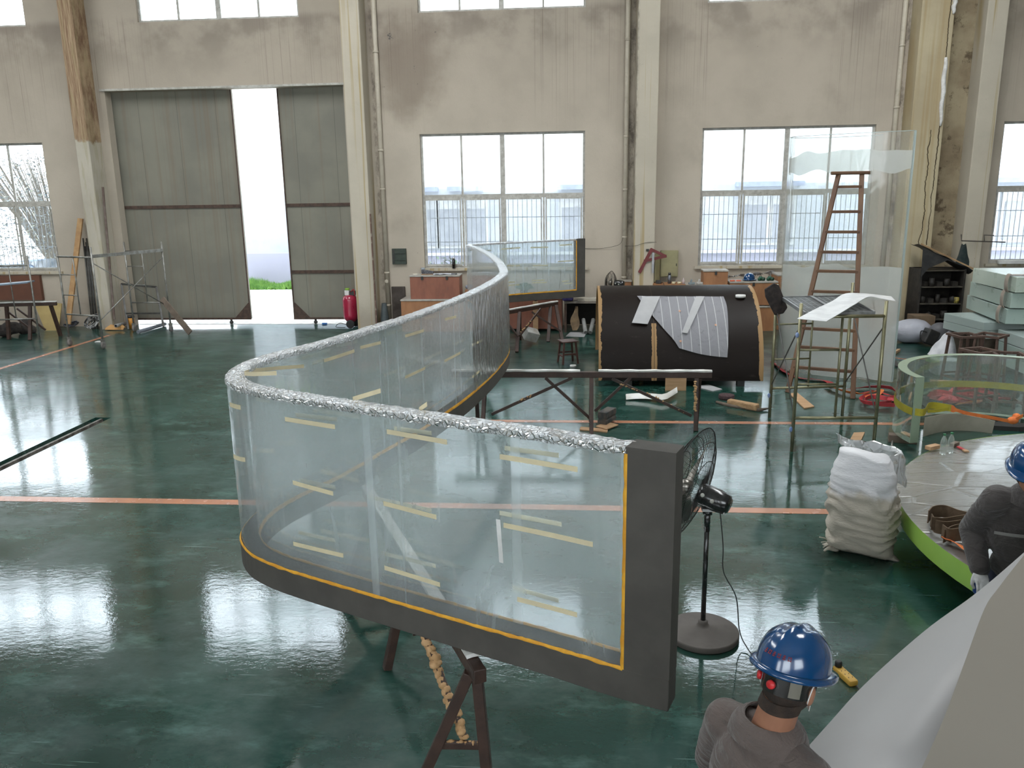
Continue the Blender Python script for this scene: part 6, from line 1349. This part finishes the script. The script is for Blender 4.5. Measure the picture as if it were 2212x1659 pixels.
# heater etc.
oh = thing('orange_canister', 'orange canister with a black lid on the floor between pillar and door', 'canister', (-11.38, 19.5, 0)); c = FL(285, 709); MB().lathe([(.001, 0), (.085, 0), (.085, .27), (.001, .27)], c, 18).build('body', mat('orange_can', (.62, .26, .03), .5), oh); MB().lathe([(.001, 0), (.09, 0), (.09, .05), (.001, .06)], c+up*.27, 18).build('lid', M['blacksteel'], oh)
tag(MB().tube([FL(298, 717, .05), FL(356, 700, .05)], .042, 12).build('plastic_pipe', mat('blue_grey_pipe', (.17, .19, .22), .5)), 'blue-grey plastic pipe lying on the floor by the rear scaffold wheels', 'pipe')
c = FL(247, 714); cb = thing('cardboard_piece', 'torn orange-brown cardboard piece at the foot of the left pillar', 'cardboard', tuple(c)); m = MB().grid([[c+Vector((-.25+.12*j, .05*i, .02+.09*i*(1 if j % 2 else .6)-.015*i*i)) for j in range(5)] for i in range(4)], .008); m.build('sheet', mat('orange_cardboard', (.50, .28, .10), .8, (.42, .23, .09), 5), cb)
tag(MB().lathe([(.028, 0), (.042, 0), (.042, .4), (.028, .4), (.028, 0)], FL(250, 704, .13), 14, Matrix.Rotation(-pi/2, 3, 'X')).build('black_tube', mat('grey_tube_end', (.30, .30, .29), .5)), 'short grey tube end lying over the torn cardboard', 'tube')
rn = random.Random(12)
for i, (px, py, lab) in enumerate(((150, 712, 'tangle of grey-blue cable beside the front left scaffold wheel'), (196, 716, 'coil of white and black cable at the foot of the left pillar'))):
    c = FL(px, py); m = MB()
    for k in range(6):
        r = .12+.02*k; m.tube([(c.x+r*cos(t)*(1+.1*sin(k)), c.y+.1+.06*sin(t+k), .06+.03*k*(.4)+(.16 if i else .05)*(1+sin(t+k*.3))) for t in [2*pi*j/16 for j in range(17)]], .011, 5)
    tag(m.build('cable_coil', mat('cable_grey_%d' % i, (.16, .17, .22) if i == 0 else (.45, .45, .45), .6, (.03, .03, .03), 12, lo=.45, hi=.55)), lab, 'cable')
for i, (px, py, s, lab) in enumerate(((20, 728, .3, 'dark sack of scrap under the left trestle, nearest the frame edge'), (60, 722, .26, 'dark scrap bundle under the right part of the left trestle'), (175, 700, .17, 'dark sacking heap behind the wheeled scaffold'))):
    c = FL(px, py); m = MB()
    for k in range(6): m.ball((c.x+rn.uniform(-.2, .2), c.y+.1+rn.uniform(-.1, .1), s*.5+rn.uniform(-.05, .1)), (s*.6, s*.45, s*.5), None, 10, 7)
    o = m.build('scrap_heap', mat('dark_scrap_%d' % i, (.06, .05, .045), .9, (.025, .022, .02), 9, bump=.8)); tag(o, lab, 'scrap'); r_ = o.modifiers.new('remesh', 'REMESH'); r_.mode = 'VOXEL'; r_.voxel_size = .03; r_.use_smooth_shade = True
# brown lath and angle on the left pillar, patch board high up
a, b = WL(247, 690, 19.36), WL(222, 404, 19.50); tag(bevel(MB().bar(a, b, .05, .03, (0, 1, 0)).build('brown_lath', mat('rusty_lath', (.13, .09, .075), .8, (.2, .16, .14), 5)), .003), 'long brown lath leaning upright against the right edge of the left pillar', 'lath')
# compressor
cp = thing('air_compressor', 'red wheeled air compressor tank standing upright beside the pillar right of the door', 'compressor', tuple(FL(757, 708))); c = FL(757, 708)+Vector((0, .1, 0)); M['redpaint'] = mat('crimson_paint', (.36, .010, .045), .3, (.30, .008, .04), 5, coat=.5)
MB().lathe([(.001, .12), (.10, .14), (.17, .22), (.18, .30), (.18, .68), (.165, .76), (.10, .80), (.001, .81)], c, 26).build('tank', M['redpaint'], cp)
for s_ in (-.13, .13):
    wv = MB().lathe([(.03, -.03), (.075, -.035), (.10, -.03), (.105, 0), (.10, .03), (.075, .035), (.03, .03)], c+Vector((s_*.2+.06, -.20+(.0 if s_ < 0 else .3), .105)), 20, Matrix.Rotation(pi/2, 3, 'X')).build('wheel', M['tyre'], cp)
    MB().lathe([(.001, -.02), (.03, -.036), (.065, -.036), (.001, -.038)], c+Vector((s_*.2+.06, -.20+(.0 if s_ < 0 else .3), .105)), 8, Matrix.Rotation(pi/2, 3, 'X')).build('hub', M['galv'], wv)
bevel(MB().box(c+Vector((-.05, -.02, .86)), (.11, .1, .12)).build('pressure_switch', M['tape_white'], cp), .008); bevel(MB().box(c+Vector((-.04, -.02, .95)), (.10, .09, .05)).build('switch_cover', mat('lime_plastic', (.25, .45, .05), .5), cp), .01); MB().box(c+Vector((.08, 0, .85)), (.12, .12, .10)).build('pump', M['blacksteel'], cp)
MB().tube(catmull([c+Vector((.05, -.05, .88)), c+Vector((.14, -.1, .95)), c+Vector((.16, -.1, .80))], 5), .012, 6).build('hose', M['redsling'], cp)
MB().tube(catmull([c+Vector((-.05, -.1, .06)), c+Vector((-.25, -.12, .12)), c+Vector((-.35, -.15, .03)), c+Vector((-.1, -.2, .02))], 5), .008, 6).build('cord', M['cable'], cp)
tag(MB().box(FL(701, 699, .02), (.12, .06, .03)).build('blue_scrap', mat('blue_rag', (.01, .12, .42), .7)), 'small blue rag on the floor at the door threshold', 'rag')
tag(bevel(MB().lathe([(.001, 0), (.09, 0), (.10, .25), (.06, .62), (.045, .62), (.001, .60)], Vector((WL(832, 700, 19.45).x, 19.45, 0)), 16).build('grey_drum', mat('blue_grey_can', (.07, .085, .09), .6)), .004), 'dark blue-grey tapered can at the foot of the drain pipe by the door', 'can')
tag(bevel(MB().box(FL(214, 738, .015), (.14, .12, .02)).build('paper_scrap', M['tape_white']), .002), 'small white scrap on the floor between the front scaffold wheels', 'scrap')
a, b = WL(805, 462, 19.22), WL(816, 700, 19.28); a.x, b.x = -4.90, -4.90; b.z = 0
tag(MB().bar(a, b, .03, .05, (0, 1, 0)).build('brown_lath', mat('brown_lath_m', (.15, .09, .07), .8, (.3, .25, .2), 7, lo=.5)), 'thin brown lath on the right side of the pillar beside the door', 'lath')
# ================= people =================
M['skin'] = mat('skin_tone', (.36, .175, .105), .5, (.30, .14, .085), 6, spec=.4)
M['hair'] = mat('short_black_hair', (.022, .014, .010), .8, (.04, .024, .016), 30, bump=.5, bs=220)
def uni_mat(n, c, c2):
    t = NT(n); v = t.mix(t.step(t.noise(4, det=5), .35, .65), c, c2)
    h = t.M('ADD', t.noise(5, (1, 1, 2.2), 4, .55, dist=1.2), t.M('MULTIPLY', t.noise(240), .04))
    return t.done(t.pr(col=v, rough=.85, normal=t.bump(h, .65, .06), sheen=.2, spec=.25))
M['uniform'] = uni_mat('grey_brown_uniform', (.125, .098, .088), (.10, .080, .072)); M['uniform2'] = uni_mat('dark_grey_uniform', (.070, .062, .058), (.055, .049, .047))
M['navy'] = mat('navy_trousers', (.015, .02, .045), .85); M['glove'] = mat('white_cotton_glove', (.62, .62, .62), .85, (.5, .5, .5), 20, bump=.4, bs=150); M['redcup'] = mat('red_ear_cup', (.62, .03, .035), .4)
def caps(m, p, q, r1, r2, k=5):
    p, q = Vector(p), Vector(q); m.ball(p, r1, None, 14, 9); m.ball(q, r2, None, 14, 9); m.tube([p.lerp(q, i/k) for i in range(k+1)], [r1+(r2-r1)*i/k for i in range(k+1)], 14)
def rem(o, v, smooth=2):
    r = o.modifiers.new('remesh', 'REMESH'); r.mode = 'VOXEL'; r.voxel_size = v; r.use_smooth_shade = True
    if smooth: s = o.modifiers.new('smooth', 'SMOOTH'); s.factor = .6; s.iterations = smooth
    return o
def person(base, f, sh_f, head_c, tilt, lean, elbows, hands, label, uni, head_f=None, zs=1.0, bulk=1.0, glove=True):
    X3 = Vector; f = X3((*f, 0)).normalized(); r = X3((f.y, -f.x, 0)); hf = X3((*(head_f or f[:2]), 0)).normalized(); hr = X3((hf.y, -hf.x, 0)); B = X3((*base, 0)); up = X3((0, 0, 1))
    root = thing('person', label, 'person', tuple(B)); L = lambda x, y, z: B+r*x+f*y+up*z*zs
    hc = X3(head_c); neck = L(0, lean*.9, 1.40)
    # skin: head, neck, arms and hands, hidden trunk and legs, one surface
    R = Matrix((hr, hf, up)).transposed() @ Matrix.Rotation(-tilt, 3, 'X')
    H = lambda x, y, z: hc+R @ X3((x, y, z))
    b = MB(); b.ball(hc, (.076, .094, .105), R, 20, 14); b.ball(H(0, .018, -.055), (.060, .072, .065), R, 18, 12); b.ball(H(0, .050, -.092), (.034, .034, .026), R); b.ball(H(0, .070, .005), (.058, .026, .05), R)
    b.ball(H(0, .098, -.022), (.013, .018, .02), R); caps(b, H(0, .090, .012), H(0, .108, -.02), .008, .012); b.ball(H(0, .090, -.058), (.024, .010, .008), R); b.ball(H(0, .088, -.066), (.020, .010, .007), R)
    for s in (-1, 1):
        b.ball(H(s*.030, .080, .022), (.020, .012, .008), R); b.ball(H(s*.045, .062, -.025), (.022, .03, .022), R)
        b.ball(H(s*.082, -.004, -.022), (.011, .022, .037), R); b.ball(H(s*.088, -.012, -.010), (.009, .018, .022), R)
    caps(b, H(0, -.022, -.05), neck-up*.02, .064, .072); caps(b, neck-up*.02, L(0, lean*.6, 1.25), .062, .11); caps(b, L(0, lean*.6, 1.25), L(0, 0, .95), .12, .13)
    for s in (-1, 1):
        S_ = L(s*.175, lean*.8, 1.355); E_ = L(*elbows[0 if s < 0 else 1]) if not isinstance(elbows[0], Vector) else elbows[0 if s < 0 else 1]; Hn = hands[0 if s < 0 else 1] if isinstance(hands[0], Vector) else L(*hands[0 if s < 0 else 1])
        caps(b, L(0, lean*.7, 1.33), S_, .07, .055); caps(b, S_, E_, .045, .036); caps(b, E_, Hn, .036, .026); caps(b, L(s*.09, 0, .92), L(s*.10, .03, .50), .075, .055); caps(b, L(s*.10, .03, .50), L(s*.10, 0, .10), .052, .038); caps(b, L(s*.10, 0, .06), L(s*.11, .14, .04), .035, .03)
    rem(b.build('body', M['skin'], root), .0065, 2)
    # hands: palm, four fingers and a thumb, curled
    for s in (-1, 1):
        E_ = elbows[0 if s < 0 else 1] if isinstance(elbows[0], Vector) else L(*elbows[0 if s < 0 else 1]); Hn = hands[0 if s < 0 else 1] if isinstance(hands[0], Vector) else L(*hands[0 if s < 0 else 1])
        d = (Hn-E_).normalized(); side = d.cross(up); side = side.normalized() if side.length > .05 else r; pal = side.cross(d); g = MB(); c = Hn+d*.05
        for k in range(4):
            o = side*((k-1.5)*.019); l = (.036, .042, .040, .031)[k]; a = c+o+d*.035; g.tube([a-d*.06, a, a+d*l-pal*.006, a+d*(l+.018)-pal*.026, a+d*(l+.012)-pal*.045], [.011, .0105, .0098, .009, .007], 8)
        g.ball(c-d*.0, (.042, .048, .017), Matrix((side, d, pal)).transposed()); g.tube([Hn+side*s*.02, c+side*s*.045-pal*.01, c+side*s*.052+d*.03-pal*.022, c+side*s*.040+d*.052-pal*.034], [.015, .013, .011, .008], 8); g.tube([Hn-d*.03, Hn+d*.02], [.032, .030], 12)
        rem(g.build('glove' if glove else 'hand', M['glove'] if glove else M['skin'], root), .0035, 1)
    # jacket
    j = MB(); ch = L(0, lean*.75, 1.20); RT = Matrix((r, f, up)).transposed()
    j.ball(L(0, lean*.45, 1.16), (.205*bulk**.5, .145, .27), RT, 20, 14); j.ball(L(0, lean*.1, .92), (.19, .14, .16), RT, 20, 12); j.ball(L(0, lean*.85-.01, 1.31), (.175, .115, .115), RT, 20, 12)
    for s in (-1, 1):
        S_ = L(s*.185, lean*.8, 1.345); E_ = elbows[0 if s < 0 else 1] if isinstance(elbows[0], Vector) else L(*elbows[0 if s < 0 else 1]); Hn = hands[0 if s < 0 else 1] if isinstance(hands[0], Vector) else L(*hands[0 if s < 0 else 1])
        caps(j, L(s*.05, lean*.9, 1.395), S_, .062, .078); caps(j, S_, E_, .080*bulk, .062*bulk); caps(j, E_, E_.lerp(Hn, .92), .062*bulk, .048*bulk)
        for k in range(5): q_ = S_.lerp(E_, .45+.12*k); j.tube([q_+(side*0) for q_ in (q_, q_+(E_-S_).normalized()*.012)], [(.074-.003*k)*bulk, (.078-.003*k)*bulk], 12)
    rem(j.build('jacket', M[uni], root), .010, 2)
    # collar
    cl_ = MB(); rows = []
    for i in range(5):
        v = i/4; row = []
        for k in range(25):
            a = radians(115)+radians(310)*k/24 if False else pi/2+.35+(2*pi-.7)*k/24
            rr = .082+.050*v+.010*sin(v*pi); row.append(neck+r*(rr*1.05*cos(a))+f*(rr*.95*sin(a)+.002)+up*(.066+.012*sin(v*pi)-.085*v*(1.0+.25*sin(a))))
        rows.append(row)
    cl_.grid(rows, .006).build('collar', M[uni], root)
    st_ = MB()
    t_ = MB()
    for s in (-1, 1): caps(t_, L(s*.085, 0, .92), L(s*.105, .03, .50), .105, .08); caps(t_, L(s*.105, .03, .50), L(s*.11, 0, .09), .078, .065)
    t_.ball(L(0, 0, .93), (.17, .13, .12), RT); rem(t_.build('trousers', M['navy'], root), .014, 2)
    bt = MB()
    for s in (-1, 1): bt.ball(L(s*.11, .06, .05), (.05, .13, .05), RT); bt.b2(0, 0, 0, 0, 0, 0) if False else None
    for s in (-1, 1): q_ = MB().ball(L(s*.11, .06, .052), (.05, .135, .05), RT); q_.build('shoe', M['tyre'], root)
    # hair: a close-cropped shell over the back and sides
    hm = MB(); rows = []
    for i in range(15):
        t = pi*(.10+.72*i/14); row = []
        for k in range(29):
            a = pi*1.5+(pi*1.36)*(k/28-.5); low = max(0, (t-pi*.5)/(pi*.22)); kx = 1.035-.012*low*3*(i == 14); row.append(H(.0785*kx*sin(t)*cos(a), .0975*kx*sin(t)*sin(a), .108*cos(t)*1.0))
        rows.append(row)
    hm.grid(rows, .004); rows = []
    for i in range(6):
        v = i/5; c_ = H(0, -.022, -.05).lerp(neck-up*.02, v*.22); rr = .066+.004*v; rows.append([c_+hr*(rr*cos(a))+hf*(rr*sin(a)) for a in [pi*1.5+(pi*1.05-.5*v)*(k/16-.5) for k in range(17)]])
    hm.grid(rows, .004); hm.build('hair', M['hair'], root)
    hh_ = thing('hard_hat', None, None); COL.objects.unlink(hh_); bpy.data.objects.remove(hh_)
    hat(root, H(0, .004, .040), R, 1.0)
    return root, H, R, L, hr, hf, neck
# nearer worker, seen from behind
hc = FL(1706, 1468, 1.575)
w1, H1, R1, L1, hr1, hf1, nk1 = person((hc.x-.10, hc.y-.02), (.80, .60), None, (hc.x, hc.y, 1.575), .30, .06, ((-.30, .10, 1.08), (.30, .10, 1.08)), ((-.20, .34, .98), (.20, .34, .98)),
    'worker in a grey-brown jacket and blue hard hat seen from behind, bottom right of centre', 'uniform', head_f=(.66, .75), zs=.965)
bs = MB(); rows = []
for i in range(3): rows.append([H1(.086*cos(a), .106*sin(a), -.002+.030*(i-1)-.004) for a in [pi*1.5+pi*1.0*(k/20-.5) for k in range(21)]])
bs.grid(rows, .004).build('rear_band', M['blackplastic'], w1)
for sgn, nm in ((-.30, 'ratchet_knob'), (-1.25, 'ratchet_knob')):
    a = pi*1.5+sgn*.9+.15; p = H1(.090*cos(a), .110*sin(a), -.006); nn = (R1 @ Vector((cos(a)*.8, sin(a), 0))).normalized(); MB().lathe([(.001, 0), (.0155, 0), (.0145, .010), (.001, .012)], p, 18, nn.to_track_quat('Z', 'Y').to_matrix()).build(nm, M['redcup'], w1)
gp = MB(); rows = []
for i in range(3): rows.append([H1(.088*cos(a), .108*sin(a), -.004+.026*(i-1)) for a in [pi*1.5+.52+.42*(k/8) for k in range(9)]])
gp.grid(rows, .003).build('side_band', mat('grey_band', (.16, .15, .12), .6), w1)
for s in (-1, 1):
    MB().tube(catmull([H1(s*.070, .050, .005), H1(s*.084, .012, .014), H1(s*.090, -.022, .012), H1(s*.090, -.034, -.012), H1(s*.084, -.026, -.042), H1(s*.074, .010, -.052), H1(s*.064, .050, -.050)], 5), .0022, 6).build('mask_strap', M['tape_white'], w1)
mk = MB(); rows = []
for i in range(6): rows.append([H1(.072*sin(b_), .018+.090*cos(b_)*(1-.1*abs(i-2)/3), -.010-.016*i) for b_ in [-1.15+2.3*k/12 for k in range(13)]])
mk.grid(rows, .002).build('face_mask', M['tape_white'], w1)
# small dark-red characters on the hat side
gl_ = MB()
for k in range(6):
    a = pi+.95-.155*k
    a = pi*1.5-.40+.15*k
    for (u, v, wu, wv) in (((0, .004, .0085, .0014), (0, -.004, .0085, .0014), (-.003, 0, .0014, .011), (.003, 0, .0014, .011)) if k % 2 else ((0, 0, .0085, .0014), (0, .0045, .006, .0014), (0, -.0045, .008, .0014), (0, 0, .0014, .012))):
        t = .34; z = .135*sin(t)**.9+.01; rr = cos(t)**.75; c0 = Vector((.1185*rr*cos(a), .1455*rr*sin(a), z)); n_ = Vector((cos(a), sin(a)*.85, .45)).normalized(); ta = Vector((-sin(a), cos(a), 0)); vb = n_.cross(ta)
        c = H1(0, .004, .040)+R1 @ (c0+ta*u*1.3+vb*v*1.3+n_*.0015); mt = R1 @ Matrix((ta, vb, n_)).transposed(); gl_.box(c, (wu*1.3, wv*1.4, .0012), mt)
gl_.build('hat_lettering', mat('dark_red_print', (.22, .010, .014), .6), w1)
# far worker, facing the camera, cut by the right edge
hc = FL(2238, 1052, 1.56)+Vector((.09, .22, 0))
w2, H2, R2, L2, hr2, hf2, nk2 = person((hc.x+.10, hc.y+.12), (-.42, -.90), None, (hc.x, hc.y, 1.575), .17, .10, ((-.32, .12, 1.08), (.30, -.02, 1.10)), ((-.16, .36, .98), (.235, .20, .92)),
    'worker in a dark grey jacket, glasses and blue hard hat at the right edge', 'uniform2', head_f=(-.52, -.85), bulk=1.22)
gs = MB()
for s in (-1, 1): gs.tube([H2(s*.033+.021*cos(t), .104, .020+.014*sin(t)) for t in [2*pi*k/16 for k in range(17)]], .0015, 5); gs.tube([H2(s*.054, .104, .022), H2(s*.080, .0, .018)], .0015, 5)
gs.tube([H2(-.012, .106, .022), H2(.012, .106, .022)], .0015, 5); gs.build('glasses', M['blackplastic'], w2)
for s in (-1, 1): MB().ball(H2(s*.032, .088, .012), (.012, .008, .006), R2).build('eye', M['dark'], w2); MB().box(H2(s*.032, .094, .034), (.034, .006, .005), R2).build('eyebrow', M['hair'], w2)
bp = MB(); rows = [[L2(.02+.17*k/8, .245-.012*(k/8)**2*3+.0*i, 1.215-.02*k/8-.018*i) for k in range(9)] for i in range(2)]
bp.grid(rows, .004).build('reflective_strip', mat('pale_grey_strip', (.22, .21, .20), .6), w2)
MB().b2(0, .001, 0, .001, 0, .001)
bt_ = L2(.245, .24, .84); tag(MB().tube([bt_+Vector((0, 0, .05)), bt_-Vector((0, 0, .03)), bt_+Vector((.05, -.03, -.10))], [.018, .022, .016], 10).build('hand_tool', mat('blue_tool_body', (.01, .05, .22), .4)), 'blue hand tool held in the white glove of the far worker', 'tool')
# ================= big white sheet in the foreground =================
t = NT('white_foam_sheet'); c = (.33, .325, .32); M['sheetw'] = t.done(t.pr(col=c, rough=.45, spec=.4, normal=t.bump(t.noise(1.2, det=1), .02, .05)))
BT_ = NT('beige_sheet_back'); BEI = BT_.done(BT_.pr(col=(.235, .215, .185, 1), rough=.85, spec=.0))
E_ = [((1600, 1790), .96), ((1700, 1664), 1.02), ((1746, 1612), 1.06), ((1798, 1554), 1.10), ((1854, 1492), 1.14), ((1925, 1425), 1.18), ((2012, 1351), 1.22), ((2110, 1280), 1.27), ((2212, 1193), 1.32), ((2330, 1085), 1.38)]
sw = thing('foam_sheet', 'huge rolled white sheet filling the bottom right corner in front of the workers', 'sheet', tuple(FL(2100, 1500, 1.1)))
ed = [FL(*p, z) for p, z in E_]; rows = []
for p in catmull(ed, 5):
    i = 0; t_ = Vector((.62, .78, 0)); q = Vector((t_.y, -t_.x, 0)); row = []     # sheet runs from the edge towards the camera side and curls over
    for k in range(26):
        s = k/25; row.append(p+q*(1.15*s)+Vector((0, 0, .20*sin(min(1, s*3.2)*pi/2)*(1 if s < .31 else 1)-.62*max(0, s-.30)**1.2-.0)))
    rows.append(row)
under = [[p+Vector((.02, -.01, -.012)), p+Vector((.07, -.05, -.10)), p+Vector((.18, -.14, -.22)), p+Vector((.32, -.25, -.30))] for p in catmull(ed, 5)]
MB().grid(rows, .006).build('curled_sheet', M['sheetw'], sw); MB().grid(under, .006).build('under_fold', M['sheetw'], sw)
o2 = [FL(x, y, z) for x, y, z in ((1985, 1664, 1.42), (2040, 1540, 1.44), (2085, 1420, 1.47), (2128, 1305, 1.50), (2160, 1258, 1.53), (2212, 1192, 1.56), (2330, 1050, 1.62))]
rows = []
for p in catmull(o2, 5): rows.append([p+Vector((.9*s, -.52*s, -.02-.10*s)) for s in [k/8 for k in range(9)]])
MB().grid(rows, .005).build('upper_fold', BEI, sw)
for x, y in ((1.55, 2.0), (2.6, 2.9)): MB().b2(x-.04, x+.04, y-.04, y+.04, 0, .98).build('stand_post', M['galv'], sw)
